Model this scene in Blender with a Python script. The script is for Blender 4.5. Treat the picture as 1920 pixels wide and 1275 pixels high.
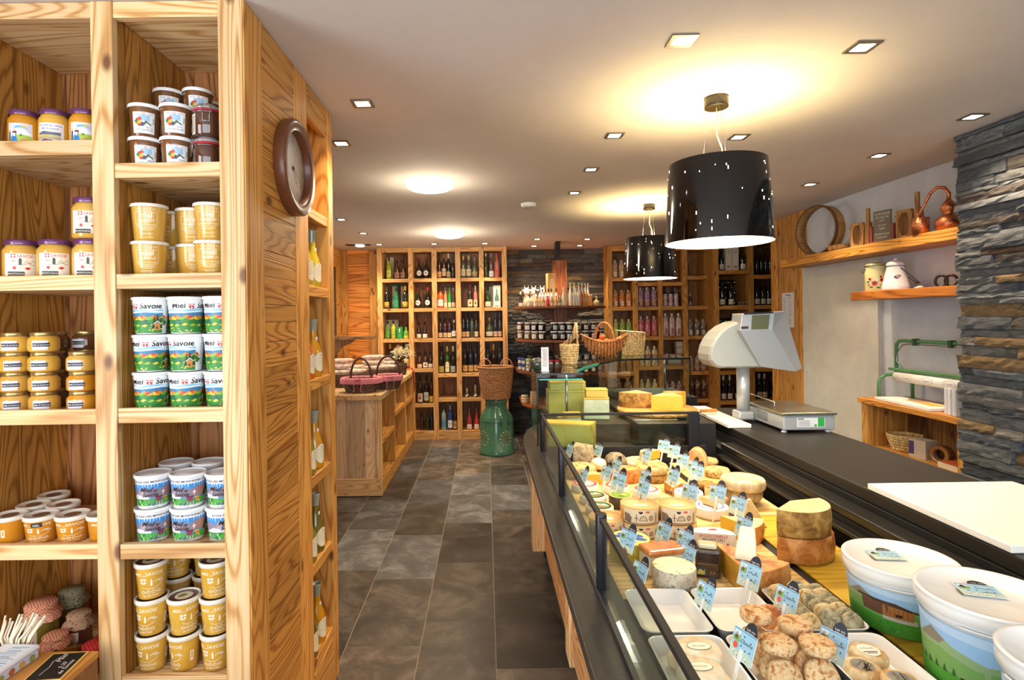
import bpy, bmesh, math, random
from math import sin, cos, pi, radians, sqrt
from mathutils import Vector, Matrix

for _o in list(bpy.data.objects):
    bpy.data.objects.remove(_o, do_unlink=True)
SC = bpy.context.scene
COL = SC.collection
rnd = random.Random(7)

# ------------------------------------------------------------------ camera
F, CX, CY, EYE, ROLL = 1060.0, 911.0, 595.0, 1.6, 0.014
cam_d = bpy.data.cameras.new('camera')
cam = bpy.data.objects.new('camera', cam_d)
COL.objects.link(cam)
cam_d.sensor_width = 36.0
cam_d.lens = F / 1920.0 * 36.0
cam_d.shift_x = (960.0 - CX) / 1920.0
cam_d.shift_y = (CY - 637.5) / 1920.0
cam_d.clip_start = 0.05
_c, _s = cos(ROLL), sin(ROLL)
cam.matrix_world = Matrix(((_c, _s, 0, 0), (0, 0, -1, 0), (-_s, _c, 0, EYE), (0, 0, 0, 1)))
SC.camera = cam

# ------------------------------------------------------------------ world, exposure, daylight
SC.view_settings.view_transform = 'Standard'
SC.view_settings.look = 'None'
SC.view_settings.gamma = 1.0
SC.view_settings.use_curve_mapping = False
SC.view_settings.exposure = 0.42
W = bpy.data.worlds.new('world'); SC.world = W
W.use_nodes = True
W.node_tree.nodes['Background'].inputs[0].default_value = (0.75, 0.86, 1.0, 1)
W.node_tree.nodes['Background'].inputs[1].default_value = 1.2

CEIL = 2.53

def area_light(name, loc, rot, sx, sy, power, color):
    d = bpy.data.lights.new(name, 'AREA'); d.shape = 'RECTANGLE'; d.size = sx; d.size_y = sy
    d.energy = power; d.color = color
    o = bpy.data.objects.new(name, d); COL.objects.link(o)
    o.location = loc; o.rotation_euler = rot
    return o
# daylight entering by the shop-front windows behind the photographer, and by the window in the left wall
area_light('daylight_front', (-0.45, -1.90, 1.45), (radians(90), 0, 0), 2.7, 1.9, 50, (0.90, 0.95, 1.0))
area_light('daylight_front', (1.75, -1.90, 1.45), (radians(90), 0, 0), 1.5, 1.9, 30, (0.90, 0.95, 1.0))
area_light('daylight_left', (-1.90, 0.10, 1.5), (radians(90), 0, radians(-90)), 1.3, 1.6, 36, (0.90, 0.95, 1.0))

def point_light(name, loc, power, color, radius=0.05, parent=None, spot=None, blend=0.6, rot=(0, 0, 0)):
    d = bpy.data.lights.new(name, 'SPOT' if spot else 'POINT')
    d.energy = power; d.color = color; d.shadow_soft_size = radius
    if spot:
        d.spot_size = radians(spot); d.spot_blend = blend
    o = bpy.data.objects.new(name, d); COL.objects.link(o)
    o.location = loc; o.rotation_euler = rot
    if parent: o.parent = parent
    return o

# ------------------------------------------------------------------ picture helpers: a pixel of the photo as a point on a real plane
def ray(px, py):
    dx, dy = px - CX, CY - py
    return (dx * _c + dy * _s) / F, (dy * _c - dx * _s) / F
def onY(px, py, Y):
    u, v = ray(px, py); return Vector((u * Y, Y, EYE + v * Y))
def onZ(px, py, Z):
    u, v = ray(px, py); Y = (Z - EYE) / v; return Vector((u * Y, Y, Z))
def onX(px, py, X):
    u, v = ray(px, py); Y = X / u; return Vector((X, Y, EYE + v * Y))
def xat(px, Y, py=595): return onY(px, py, Y).x
def zat(py, Y, px=911): return onY(px, py, Y).z

# ------------------------------------------------------------------ mesh builder
class MB:
    def __init__(s): s.v = []; s.f = []; s.m = []; s.sm = []
    def add(s, vs, fs, mi=0, smooth=False, M=None):
        b = len(s.v)
        for p in vs:
            p = Vector(p)
            s.v.append(M @ p if M is not None else p)
        for f in fs:
            s.f.append([b + i for i in f]); s.m.append(mi); s.sm.append(smooth)
        return s
    def box(s, x0, y0, z0, x1, y1, z1, mi=0, M=None):
        if x0 > x1: x0, x1 = x1, x0
        if y0 > y1: y0, y1 = y1, y0
        if z0 > z1: z0, z1 = z1, z0
        vs = [(x0,y0,z0),(x1,y0,z0),(x1,y1,z0),(x0,y1,z0),(x0,y0,z1),(x1,y0,z1),(x1,y1,z1),(x0,y1,z1)]
        return s.add(vs, [(0,3,2,1),(4,5,6,7),(0,1,5,4),(1,2,6,5),(2,3,7,6),(3,0,4,7)], mi, False, M)
    def lathe(s, prof, seg=24, mi=0, M=None, smooth=True, mis=None, sx=1, sy=1, jit=None):
        vs = []; n = len(prof)
        for k in range(seg):
            a = 2 * pi * k / seg
            for j, (r, z) in enumerate(prof):
                q = 1 + (jit(a, j) if jit else 0)
                vs.append((r * q * cos(a) * sx, r * q * sin(a) * sy, z))
        for j in range(n - 1):
            fs = []
            for k in range(seg):
                k2 = (k + 1) % seg
                if prof[j][0] < 1e-6: fs.append((k*n+j, k2*n+j+1, k*n+j+1))
                elif prof[j+1][0] < 1e-6: fs.append((k*n+j, k2*n+j, k*n+j+1))
                else: fs.append((k*n+j, k2*n+j, k2*n+j+1, k*n+j+1))
            if j == 0: base = len(s.v); s.add(vs, fs, mis[j] if mis else mi, smooth, M)
            else:
                for f in fs:
                    s.f.append([base + i for i in f]); s.m.append(mis[j] if mis else mi); s.sm.append(smooth)
        return s
    def cyl(s, r, z0, z1, seg=20, mi=0, M=None, r1=None, smooth=True):
        r1 = r if r1 is None else r1
        vs = []
        for k in range(seg):
            a = 2*pi*k/seg
            vs += [(r*cos(a), r*sin(a), z0), (r1*cos(a), r1*sin(a), z1)]
        b = len(s.v)
        s.add(vs, [(2*k, 2*((k+1)%seg), 2*((k+1)%seg)+1, 2*k+1) for k in range(seg)], mi, smooth, M)
        s.f.append([b+2*k for k in reversed(range(seg))]); s.m.append(mi); s.sm.append(False)
        s.f.append([b+2*k+1 for k in range(seg)]); s.m.append(mi); s.sm.append(False)
        return s
    def tube(s, pts, r, seg=8, mi=0, M=None, closed=False, flat=1.0):
        pts = [Vector(p) for p in pts]; n = len(pts)
        rr = r if isinstance(r, (list, tuple)) else [r]*n
        vs = []; up = None
        for i, p in enumerate(pts):
            if closed: t = pts[(i+1)%n] - pts[(i-1)%n]
            else: t = pts[min(i+1, n-1)] - pts[max(i-1, 0)]
            if t.length < 1e-9: t = Vector((0,0,1))
            t.normalize()
            if up is None:
                up = Vector((0,0,1)) if abs(t.z) < .9 else Vector((1,0,0))
            a = t.cross(up)
            if a.length < 1e-4: a = t.cross(Vector((0,1,0)))
            a.normalize(); b = a.cross(t).normalized(); up = b
            for k in range(seg):
                g = 2*pi*k/seg
                vs.append(p + a*cos(g)*rr[i] + b*sin(g)*rr[i]*flat)
        fs = []
        rng = range(n) if closed else range(n-1)
        for i in rng:
            i2 = (i+1) % n
            for k in range(seg):
                k2 = (k+1) % seg
                fs.append((i*seg+k, i*seg+k2, i2*seg+k2, i2*seg+k))
        if not closed:
            fs.append(tuple(reversed(range(seg)))); fs.append(tuple((n-1)*seg+k for k in range(seg)))
        return s.add(vs, fs, mi, True, M)
    def prism(s, poly, z0, z1, mi=0, M=None, smooth=False, top=None):
        n = len(poly)
        vs = [(x, y, z0) for x, y in poly] + [(x, y, z1) for x, y in poly]
        s.add(vs, [(k, (k+1)%n, n+(k+1)%n, n+k) for k in range(n)], mi, smooth, M)
        b = len(s.v) - 2*n
        s.f.append([b+k for k in reversed(range(n))]); s.m.append(mi); s.sm.append(False)
        s.f.append([b+n+k for k in range(n)]); s.m.append(mi if top is None else top); s.sm.append(False)
        return s
    def sphere(s, r, c=(0,0,0), seg=12, rings=8, mi=0, M=None, sc=(1,1,1), jit=0, R=None):
        vs = []; fs = []
        R = R or rnd
        for i in range(rings+1):
            t = pi*i/rings
            for k in range(seg):
                a = 2*pi*k/seg
                q = r*(1+(R.uniform(-jit, jit) if jit and 0 < i < rings else 0))
                vs.append((c[0]+q*sin(t)*cos(a)*sc[0], c[1]+q*sin(t)*sin(a)*sc[1], c[2]+q*cos(t)*sc[2]))
        for i in range(rings):
            for k in range(seg):
                k2 = (k+1)%seg
                fs.append((i*seg+k, (i+1)*seg+k, (i+1)*seg+k2, i*seg+k2))
        return s.add(vs, fs, mi, True, M)

NMESH = [0]
def link(name, mb, mats, parent=None, bevel=0, bseg=2, sub=0, weld=False):
    me = bpy.data.meshes.new(name)
    me.from_pydata([tuple(p) for p in mb.v], [], mb.f)
    if not isinstance(mats, (list, tuple)): mats = [mats]
    for m in mats: me.materials.append(m)
    me.polygons.foreach_set('material_index', mb.m)
    me.polygons.foreach_set('use_smooth', mb.sm)
    if weld:
        bm = bmesh.new(); bm.from_mesh(me); bmesh.ops.remove_doubles(bm, verts=bm.verts, dist=1e-5); bm.to_mesh(me); bm.free()
    me.validate(); me.update()
    o = bpy.data.objects.new(name, me); COL.objects.link(o)
    if bevel:
        b = o.modifiers.new('b', 'BEVEL'); b.width = bevel; b.segments = bseg; b.limit_method = 'ANGLE'; b.angle_limit = radians(40)
    if sub:
        b = o.modifiers.new('s', 'SUBSURF'); b.levels = sub; b.render_levels = sub
    if parent: o.parent = parent
    return o
def thing(name, label, cat, loc=(0,0,0), rz=0, group=None):
    o = bpy.data.objects.new(name, None); COL.objects.link(o)
    o.location = loc; o.rotation_euler = (0, 0, rz); o.empty_display_size = .02
    o['label'] = label; o['category'] = cat
    if group: o['group'] = group
    return o
def tag(o, label, cat, group=None):
    o['label'] = label; o['category'] = cat
    if group: o['group'] = group
    return o
def struct(name, mb, mats, **k):
    o = link(name, mb, mats, **k); o['kind'] = 'structure'; return o
KIDS = {}
def dup(src, loc, rz=0, label=None, group=None, scale=None):
    c = src.copy(); COL.objects.link(c)
    c.location = loc
    e = src.rotation_euler
    c.rotation_euler = (0, 0, rz)
    if scale: c.scale = (scale,)*3 if not isinstance(scale, tuple) else scale
    if label: c['label'] = label
    if group: c['group'] = group
    for ch in src.children: dup_child(ch, c)
    return c
def dup_child(ch, parent):
    d = ch.copy(); COL.objects.link(d); d.parent = parent
    for g in ch.children: dup_child(g, d)
class Kind:
    """first use moves the prototype itself, later uses copy it"""
    def __init__(s, maker): s.maker = maker; s.o = None
    def put(s, loc, rz=0, label='', group=None, cat=None, scale=None, rot=None):
        if s.o is None:
            s.o = s.maker(); o = s.o
            o.location = loc; o.rotation_euler = (0,0,rz); o['label'] = label
            if group: o['group'] = group
            if scale: o.scale = (scale,)*3 if not isinstance(scale, tuple) else scale
        else:
            o = dup(s.o, loc, rz, label, group, scale if scale else (1,1,1))
            if not group and 'group' in o: del o['group']
        if rot: o.rotation_euler = rot
        return o

# ------------------------------------------------------------------ colours and materials
def lin(c):
    return c/12.92 if c <= .04045 else ((c+.055)/1.055)**2.4
def hx(h):
    h = h.lstrip('#'); return tuple(lin(int(h[i:i+2], 16)/255) for i in (0,2,4)) + (1,)
MATS = {}
def newmat(name):
    m = bpy.data.materials.new(name); m.use_nodes = True
    nt = m.node_tree; b = nt.nodes['Principled BSDF']
    return m, nt, b
def plain(h, rough=.5, metal=0, spec=.5, coat=0, emit=0, alpha=1, trans=0):
    k = ('p', h, rough, metal, spec, coat, emit, alpha, trans)
    if k in MATS: return MATS[k]
    m, nt, b = newmat('paint_' + h.strip('#'))
    b.inputs['Base Color'].default_value = hx(h); b.inputs['Roughness'].default_value = rough
    b.inputs['Metallic'].default_value = metal; b.inputs['Specular IOR Level'].default_value = spec
    b.inputs['Coat Weight'].default_value = coat
    if trans: b.inputs['Transmission Weight'].default_value = trans
    if emit:
        b.inputs['Emission Color'].default_value = hx(h); b.inputs['Emission Strength'].default_value = emit
    nz = nt.nodes.new('ShaderNodeTexNoise'); nz.inputs['Scale'].default_value = 60
    mr = nt.nodes.new('ShaderNodeMapRange'); mr.inputs[3].default_value = max(0, rough-.05); mr.inputs[4].default_value = min(1, rough+.05)
    nt.links.new(nz.outputs[0], mr.inputs[0]); nt.links.new(mr.outputs[0], b.inputs['Roughness'])
    MATS[k] = m; return m
def ramp(nt, stops, interp='LINEAR'):
    r = nt.nodes.new('ShaderNodeValToRGB'); r.color_ramp.interpolation = interp
    e = r.color_ramp.elements
    while len(e) < len(stops): e.new(.5)
    for q, (p, c) in zip(e, stops):
        q.position = p; q.color = hx(c) if isinstance(c, str) else (c, c, c, 1)
    return r
def N(nt, t, **kw):
    n = nt.nodes.new('ShaderNode' + t)
    for k, v in kw.items():
        if k.startswith('i_'): n.inputs[k[2:].replace('_', ' ')].default_value = v
        else: setattr(n, k, v)
    return n
def mixc(nt, a, b, fac, mode='MIX'):
    m = nt.nodes.new('ShaderNodeMix'); m.data_type = 'RGBA'; m.blend_type = mode
    for s, v in ((m.inputs[0], fac), (m.inputs[6], a), (m.inputs[7], b)):
        if isinstance(v, (int, float)): s.default_value = v
        elif isinstance(v, tuple): s.default_value = v
        else: nt.links.new(v, s)
    return m.outputs[2]
def mottle(name, cs, scale=20, bump=.3, rough=.7, detail=6, dist=.5, stretch=(1,1,1), bscale=None, spec=.4, coat=0, lo=.3, hi=.7):
    k = ('m', name)
    if k in MATS: return MATS[k]
    m, nt, b = newmat(name)
    tc = N(nt, 'TexCoord'); oi = N(nt, 'ObjectInfo')
    ad = N(nt, 'VectorMath', operation='MULTIPLY_ADD'); mp = N(nt, 'Mapping'); mp.inputs['Scale'].default_value = stretch
    nt.links.new(tc.outputs['Object'], mp.inputs[0])
    cmb = N(nt, 'VectorMath', operation='ADD')
    sc = N(nt, 'VectorMath', operation='SCALE'); sc.inputs[0].default_value = (13, 7, 9)
    nt.links.new(oi.outputs['Random'], sc.inputs['Scale']); nt.links.new(mp.outputs[0], cmb.inputs[0]); nt.links.new(sc.outputs[0], cmb.inputs[1])
    nz = N(nt, 'TexNoise'); nz.inputs['Scale'].default_value = scale; nz.inputs['Detail'].default_value = detail; nz.inputs['Distortion'].default_value = dist
    nz.inputs['Roughness'].default_value = .65
    nt.links.new(cmb.outputs[0], nz.inputs['Vector'])
    n = len(cs); r = ramp(nt, [(lo+(hi-lo)*i/(n-1), c) for i, c in enumerate(cs)])
    nt.links.new(nz.outputs[0], r.inputs[0]); nt.links.new(r.outputs[0], b.inputs['Base Color'])
    b.inputs['Roughness'].default_value = rough; b.inputs['Specular IOR Level'].default_value = spec; b.inputs['Coat Weight'].default_value = coat
    if bump:
        n2 = N(nt, 'TexNoise'); n2.inputs['Scale'].default_value = bscale or scale*2.2; n2.inputs['Detail'].default_value = 5
        nt.links.new(cmb.outputs[0], n2.inputs['Vector'])
        bp = N(nt, 'Bump'); bp.inputs['Strength'].default_value = bump; bp.inputs['Distance'].default_value = .004
        nt.links.new(n2.outputs[0], bp.inputs['Height']); nt.links.new(bp.outputs[0], b.inputs['Normal'])
    MATS[k] = m; return m

def wood(name, light, mid, dark, axis='z', ring=52, knots=True, plank=None, rough=.45, bump=.25, tint=None, contrast=1.0):
    """pine: growth lines along an axis, knots, boards of their own tone"""
    k = ('w', name)
    if k in MATS: return MATS[k]
    m, nt, b = newmat(name); L = nt.links
    tc = N(nt, 'TexCoord'); oi = N(nt, 'ObjectInfo')
    sc = N(nt, 'VectorMath', operation='SCALE'); sc.inputs[0].default_value = (3.1, 5.7, 4.3)
    L.new(oi.outputs['Random'], sc.inputs['Scale'])
    ad = N(nt, 'VectorMath', operation='ADD'); L.new(tc.outputs['Object'], ad.inputs[0]); L.new(sc.outputs[0], ad.inputs[1])
    vec = ad.outputs[0]
    shade = None
    if plank:
        pax, pw = plank
        sx = N(nt, 'SeparateXYZ'); L.new(tc.outputs['Object'], sx.inputs[0])
        dv = N(nt, 'Math', operation='DIVIDE'); dv.inputs[1].default_value = pw; L.new(sx.outputs['XYZ'.index(pax.upper())], dv.inputs[0])
        fl = N(nt, 'Math', operation='FLOOR'); L.new(dv.outputs[0], fl.inputs[0])
        wn = N(nt, 'TexWhiteNoise', noise_dimensions='1D'); L.new(fl.outputs[0], wn.inputs['W'])
        s2 = N(nt, 'VectorMath', operation='SCALE'); s2.inputs[0].default_value = (4, 4, 4); L.new(wn.outputs['Value'], s2.inputs['Scale'])
        a2 = N(nt, 'VectorMath', operation='ADD'); L.new(vec, a2.inputs[0]); L.new(s2.outputs[0], a2.inputs[1]); vec = a2.outputs[0]
        fr = N(nt, 'Math', operation='FRACT'); L.new(dv.outputs[0], fr.inputs[0])
        gap = ramp(nt, [(0, 0.0), (.02, 1.0), (.98, 1.0), (1, 0.0)]); L.new(fr.outputs[0], gap.inputs[0])
        shade = (wn.outputs['Value'], gap.outputs[0])
    mp = N(nt, 'Mapping'); s = [1.0, 1.0, 1.0]; s['xyz'.index(axis)] = .09
    mp.inputs['Scale'].default_value = s; L.new(vec, mp.inputs[0])
    nz = N(nt, 'TexNoise'); nz.inputs['Scale'].default_value = 5.5; nz.inputs['Detail'].default_value = 2; L.new(mp.outputs[0], nz.inputs['Vector'])
    nz.inputs['Distortion'].default_value = .4
    # rings = fract-like bands of a smooth field gives cathedral figure
    mu = N(nt, 'Math', operation='MULTIPLY'); mu.inputs[1].default_value = ring; L.new(nz.outputs[0], mu.inputs[0])
    sn = N(nt, 'Math', operation='SINE'); m3 = N(nt, 'Math', operation='MULTIPLY'); m3.inputs[1].default_value = 3.0
    L.new(mu.outputs[0], m3.inputs[0]); L.new(m3.outputs[0], sn.inputs[0])
    fn = N(nt, 'TexNoise'); fn.inputs['Scale'].default_value = 150; fn.inputs['Detail'].default_value = 3
    mp2 = N(nt, 'Mapping'); s = [1.0, 1.0, 1.0]; s['xyz'.index(axis)] = .03; mp2.inputs['Scale'].default_value = s; L.new(vec, mp2.inputs[0]); L.new(mp2.outputs[0], fn.inputs['Vector'])
    h5 = N(nt, 'Math', operation='MULTIPLY_ADD'); h5.inputs[1].default_value = .5; h5.inputs[2].default_value = .5; L.new(sn.outputs[0], h5.inputs[0])
    pw = N(nt, 'Math', operation='POWER'); pw.inputs[1].default_value = 2.6; L.new(h5.outputs[0], pw.inputs[0])
    ma = N(nt, 'Math', operation='MULTIPLY_ADD'); ma.inputs[1].default_value = .42*contrast; ma.inputs[2].default_value = .12; L.new(pw.outputs[0], ma.inputs[0])
    mf = N(nt, 'Math', operation='MULTIPLY_ADD'); mf.inputs[1].default_value = .52*contrast; L.new(fn.outputs[0], mf.inputs[0]); L.new(ma.outputs[0], mf.inputs[2])
    r = ramp(nt, [(.28, light), (.56, mid), (.86, dark)]); L.new(mf.outputs[0], r.inputs[0])
    col = r.outputs[0]
    # broad tone drift
    bn = N(nt, 'TexNoise'); bn.inputs['Scale'].default_value = 3; L.new(mp.outputs[0], bn.inputs['Vector'])
    br = ramp(nt, [(.3, .78), (.7, 1.12)]); L.new(bn.outputs[0], br.inputs[0])
    col = mixc(nt, col, br.outputs[0], 1.0, 'MULTIPLY')
    orr = N(nt, 'MapRange'); orr.inputs[3].default_value = .86; orr.inputs[4].default_value = 1.08; L.new(oi.outputs['Random'], orr.inputs[0])
    cc = N(nt, 'CombineXYZ'); [L.new(orr.outputs[0], cc.inputs[i]) for i in range(3)]
    col = mixc(nt, col, cc.outputs[0], 1.0, 'MULTIPLY')
    if shade:
        pr = N(nt, 'MapRange'); pr.inputs[3].default_value = .78; pr.inputs[4].default_value = 1.12; L.new(shade[0], pr.inputs[0])
        c2 = N(nt, 'CombineXYZ'); [L.new(pr.outputs[0], c2.inputs[i]) for i in range(3)]
        col = mixc(nt, col, c2.outputs[0], 1.0, 'MULTIPLY')
        gp = N(nt, 'MapRange'); gp.inputs[3].default_value = .35; gp.inputs[4].default_value = 1.0; L.new(shade[1], gp.inputs[0])
        c3 = N(nt, 'CombineXYZ'); [L.new(gp.outputs[0], c3.inputs[i]) for i in range(3)]
        col = mixc(nt, col, c3.outputs[0], 1.0, 'MULTIPLY')
    if knots:
        mk = N(nt, 'Mapping'); s = [1.0, 1.0, 1.0]; s['xyz'.index(axis)] = .55; mk.inputs['Scale'].default_value = s; L.new(vec, mk.inputs[0])
        vo = N(nt, 'TexVoronoi'); vo.inputs['Scale'].default_value = 7.5; L.new(mk.outputs[0], vo.inputs['Vector'])
        kr = ramp(nt, [(.07, 1.0), (.15, 0.0)]); L.new(vo.outputs['Distance'], kr.inputs[0])
        kf = N(nt, 'Math', operation='MULTIPLY'); kf.inputs[1].default_value = .85; L.new(kr.outputs[0], kf.inputs[0])
        col = mixc(nt, col, hx('#5a2a12'), kf.outputs[0])
    L.new(col, b.inputs['Base Color'])
    b.inputs['Roughness'].default_value = rough; b.inputs['Specular IOR Level'].default_value = .35
    bp = N(nt, 'Bump'); bp.inputs['Strength'].default_value = bump; bp.inputs['Distance'].default_value = .002
    bp.invert = True; L.new(mf.outputs[0], bp.inputs['Height']); L.new(bp.outputs[0], b.inputs['Normal'])
    MATS[k] = m; return m

def glass(name, tint='#e8f4ee', refl=1.0, edge=None):
    """clear pane: light passes, a fresnel share is mirrored"""
    k = ('g', name)
    if k in MATS: return MATS[k]
    m, nt, b = newmat(name); L = nt.links; nt.nodes.remove(b)
    out = nt.nodes['Material Output']
    tr = N(nt, 'BsdfTransparent'); tr.inputs[0].default_value = hx(tint)
    gl = N(nt, 'BsdfGlossy'); gl.inputs['Roughness'].default_value = .01; gl.inputs[0].default_value = (1,1,1,1)
    fr = N(nt, 'Fresnel'); fr.inputs[0].default_value = 1.45
    mu = N(nt, 'Math', operation='MULTIPLY'); mu.inputs[1].default_value = refl; L.new(fr.outputs[0], mu.inputs[0])
    mx = N(nt, 'MixShader'); L.new(mu.outputs[0], mx.inputs[0]); L.new(tr.outputs[0], mx.inputs[1]); L.new(gl.outputs[0], mx.inputs[2])
    L.new(mx.outputs[0], out.inputs[0])
    MATS[k] = m; return m
def tinted(h, dens=.55, rough=.05):
    """bottle glass or filled jar: glossy coloured body"""
    return plain(h, rough=rough, spec=.6, coat=.6)
def emis(name, h, st):
    k = ('e', name)
    if k in MATS: return MATS[k]
    m, nt, b = newmat(name)
    b.inputs['Base Color'].default_value = hx(h); b.inputs['Emission Color'].default_value = hx(h); b.inputs['Emission Strength'].default_value = st
    MATS[k] = m; return m

PINE = dict(light='#f1d2a2', mid='#e4b87c', dark='#c08c52')
PZ = wood('pine_upright', axis='z', **PINE)
PX = wood('pine_shelf', axis='x', **PINE)
PY = wood('pine_shelf_deep', axis='y', **PINE)
PINE2 = dict(light='#e4ac5c', mid='#d29444', dark='#ae6e2c')
PINE3 = dict(light='#ebbf84', mid='#dba25e', dark='#b4763a')
PZ3 = wood('far_pine_upright', axis='z', **PINE3); PX3 = wood('far_pine_shelf', axis='x', **PINE3)
PZ2 = wood('warm_pine_upright', axis='z', **PINE2)
PY2 = wood('warm_pine_deep', axis='y', plank=None, **PINE2)
PX2 = wood('warm_pine_wide', axis='x', **PINE2)
BACKM = wood('pine_back_boards', '#b98050', '#a06a3a', '#754620', axis='z', plank=('x', .115), bump=.15)  # browns darkened: shade at the back of the cells is in the colour
SIDEM = wood('pine_inner_side', '#c89044', '#b07a34', '#865822', axis='z', plank=('y', .13), bump=.15)  # inner sides darkened likewise, cell shade put into the colour
PANELM = wood('pine_cladding', '#dfa252', '#cb8a3c', '#9a5e20', axis='y', ring=60, plank=('z', .145), bump=.6)
PANELX = wood('pine_cladding_back', '#eda354', '#dd8a3a', '#b05f1c', axis='x', ring=24, plank=('z', .13), bump=.3)
WALLZ = wood('pine_cladding_upright', '#d9a565', '#c58c4a', '#9a6428', axis='z', plank=('y', .15), bump=.2)
OAK = wood('chopping_wood', '#edc078', '#d9a052', '#a8702e', axis='x', knots=False)
BROWNW = wood('stained_brown_wood', '#a9663a', '#8c4f2a', '#5e3018', axis='z', knots=False)
BROWNX = wood('stained_brown_shelf', '#9a6038', '#7c4628', '#502a16', axis='x', knots=False)
WHITE = plain('#f4f4f2', .35); WHITEM = plain('#efefec', .6); BLACK = plain('#141414', .35); BLACKM = plain('#141312', .6)
STEEL = plain('#b9bcc0', .25, 1.0); COPPER = plain('#d98a5a', .18, 1.0); IRON = plain('#3a322c', .4, .8)
GREY = plain('#a9adb0', .35); RED = plain('#d8232f', .4); DARKINK = plain('#18181c', .5)
CLEAR = glass('clear_glass', '#f2f8f5')
CASEG = glass('display_glass', '#f0f6f3', .42)
EDGEG = plain('#3fb0a4', .1, coat=.5)

# ================================================================== THE ROOM
UF = 1.63          # front face of the near shelving
BK = 7.42          # front face of the bottle shelving
PLASTER = mottle('ceiling_plaster', ['#cfc5bf', '#d3cac4', '#d7cec8'], scale=1.5, bump=.05, rough=.9)
WALLP = mottle('daylight_tinted_wall_plaster', ['#bcc3d0', '#c5cbd7', '#cdd2dc'], scale=5, bump=.5, rough=.85, bscale=14)  # white walls: the cool daylight on them is put into this blue-grey
WALLY = mottle('lamp_tinted_wall_plaster', ['#bfbcb8', '#c8c5bf', '#d0cdc6'], scale=5, bump=.5, rough=.85, bscale=14)  # same plaster with warm lamp light mixed into its colour

# floor: tiles laid in columns, each column with its own offset
m, nt, b = newmat('slate_look_floor_tiles'); L = nt.links
ge = N(nt, 'NewGeometry'); tc = N(nt, 'TexCoord')
r1 = ramp(nt, [(0, '#4d4640'), (.2, '#5d534a'), (.4, '#3a3531'), (.55, '#645a50'), (.7, '#4d4e50'), (.85, '#5f6062'), (1, '#41393b')], 'CONSTANT'); L.new(ge.outputs['Random Per Island'], r1.inputs[0])
sc = N(nt, 'VectorMath', operation='SCALE'); sc.inputs[0].default_value = (9, 5, 3); L.new(ge.outputs['Random Per Island'], sc.inputs['Scale'])
ad = N(nt, 'VectorMath', operation='ADD'); L.new(tc.outputs['Object'], ad.inputs[0]); L.new(sc.outputs[0], ad.inputs[1])
nz = N(nt, 'TexNoise'); nz.inputs['Scale'].default_value = 4.5; nz.inputs['Detail'].default_value = 8; nz.inputs['Roughness'].default_value = .7; nz.inputs['Distortion'].default_value = .6; L.new(ad.outputs[0], nz.inputs['Vector'])
r2 = ramp(nt, [(.34, .5), (.5, .92), (.64, 1.9)]); L.new(nz.outputs[0], r2.inputs[0])
L.new(mixc(nt, r1.outputs[0], r2.outputs[0], 1.0, 'MULTIPLY'), b.inputs['Base Color'])
n3 = N(nt, 'TexNoise'); n3.inputs['Scale'].default_value = 40; n3.inputs['Detail'].default_value = 6; L.new(ad.outputs[0], n3.inputs['Vector'])
rr = N(nt, 'MapRange'); rr.inputs[3].default_value = .28; rr.inputs[4].default_value = .55; L.new(nz.outputs[0], rr.inputs[0]); L.new(rr.outputs[0], b.inputs['Roughness'])
bp = N(nt, 'Bump'); bp.inputs['Strength'].default_value = .25; bp.inputs['Distance'].default_value = .003; L.new(n3.outputs[0], bp.inputs['Height']); L.new(bp.outputs[0], b.inputs['Normal'])
TILEM = m
GROUT = mottle('tile_grout', ['#8a7d6c', '#a09480'], scale=30, bump=.1)
fl = MB()
fl.box(-3.2, -2.0, -.06, 4.4, 8.2, -.0015, 1)
tw, tl, g = .366, .705, .0022
offs = {-1: .65, 0: .169, 1: .456}
for k in range(-9, 13):
    x0 = -.341 + tw*k - 0; off = offs.get(k, (k*.317) % .705)
    n0 = int((-2.0-off)/tl)-1
    for j in range(n0, 13):
        y0 = off + j*tl
        a0, a1, b0, b1 = max(x0, -3.2)+g, min(x0+tw, 4.4)-g, max(y0, -2.0)+g, min(y0+tl, 8.2)-g
        if a1 > a0 and b1 > b0: fl.add([(a0,b0,0),(a1,b0,0),(a1,b1,0),(a0,b1,0)], [(0,1,2,3)], 0)
# shift so that grout lines fall at x=-.341 and x=.025
struct('floor', fl, [TILEM, GROUT])
ce = MB(); ce.box(-3.2, -2.0, CEIL, 4.4, 8.2, CEIL+.1)
struct('ceiling', ce, PLASTER)
w = MB(); w.box(-2.12, 1.2, 0, -2.0, 4.9, CEIL); w.box(-2.12, 4.9, 0, -2.0, 7.75, .55)
w.box(-2.12, 7.45, .55, -2.0, 7.75, CEIL); w.box(-2.12, 4.9, 2.28, -2.0, 7.45, CEIL); 
w.box(-2.12, -2.0, 0, -2.0, -.6, CEIL); w.box(-2.12, -.6, 0, -2.0, .8, .7); w.box(-2.12, -.6, 2.3, -2.0, .8, CEIL); w.box(-2.12, .8, 0, -2.0, 1.2, CEIL)
struct('wall_left', w, PANELX)
w = MB(); w.box(-2.12, 7.66, 0, -1.40, 7.76, CEIL); struct('wall_back_left', w, PANELX)
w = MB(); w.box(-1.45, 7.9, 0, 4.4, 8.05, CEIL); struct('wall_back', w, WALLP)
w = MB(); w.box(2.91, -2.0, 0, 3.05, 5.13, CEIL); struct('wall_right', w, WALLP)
w = MB(); w.box(2.87, 4.14, 0, 2.909, 5.12, 2.003); struct('wall_right_step', w, WALLY)
w = MB()
w.box(2.905, 5.13, 0, 3.06, 5.70, CEIL); w.box(3.06, 5.60, 0, 4.3, 5.70, CEIL)
struct('wall_right_wood', w, WALLZ)
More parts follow.
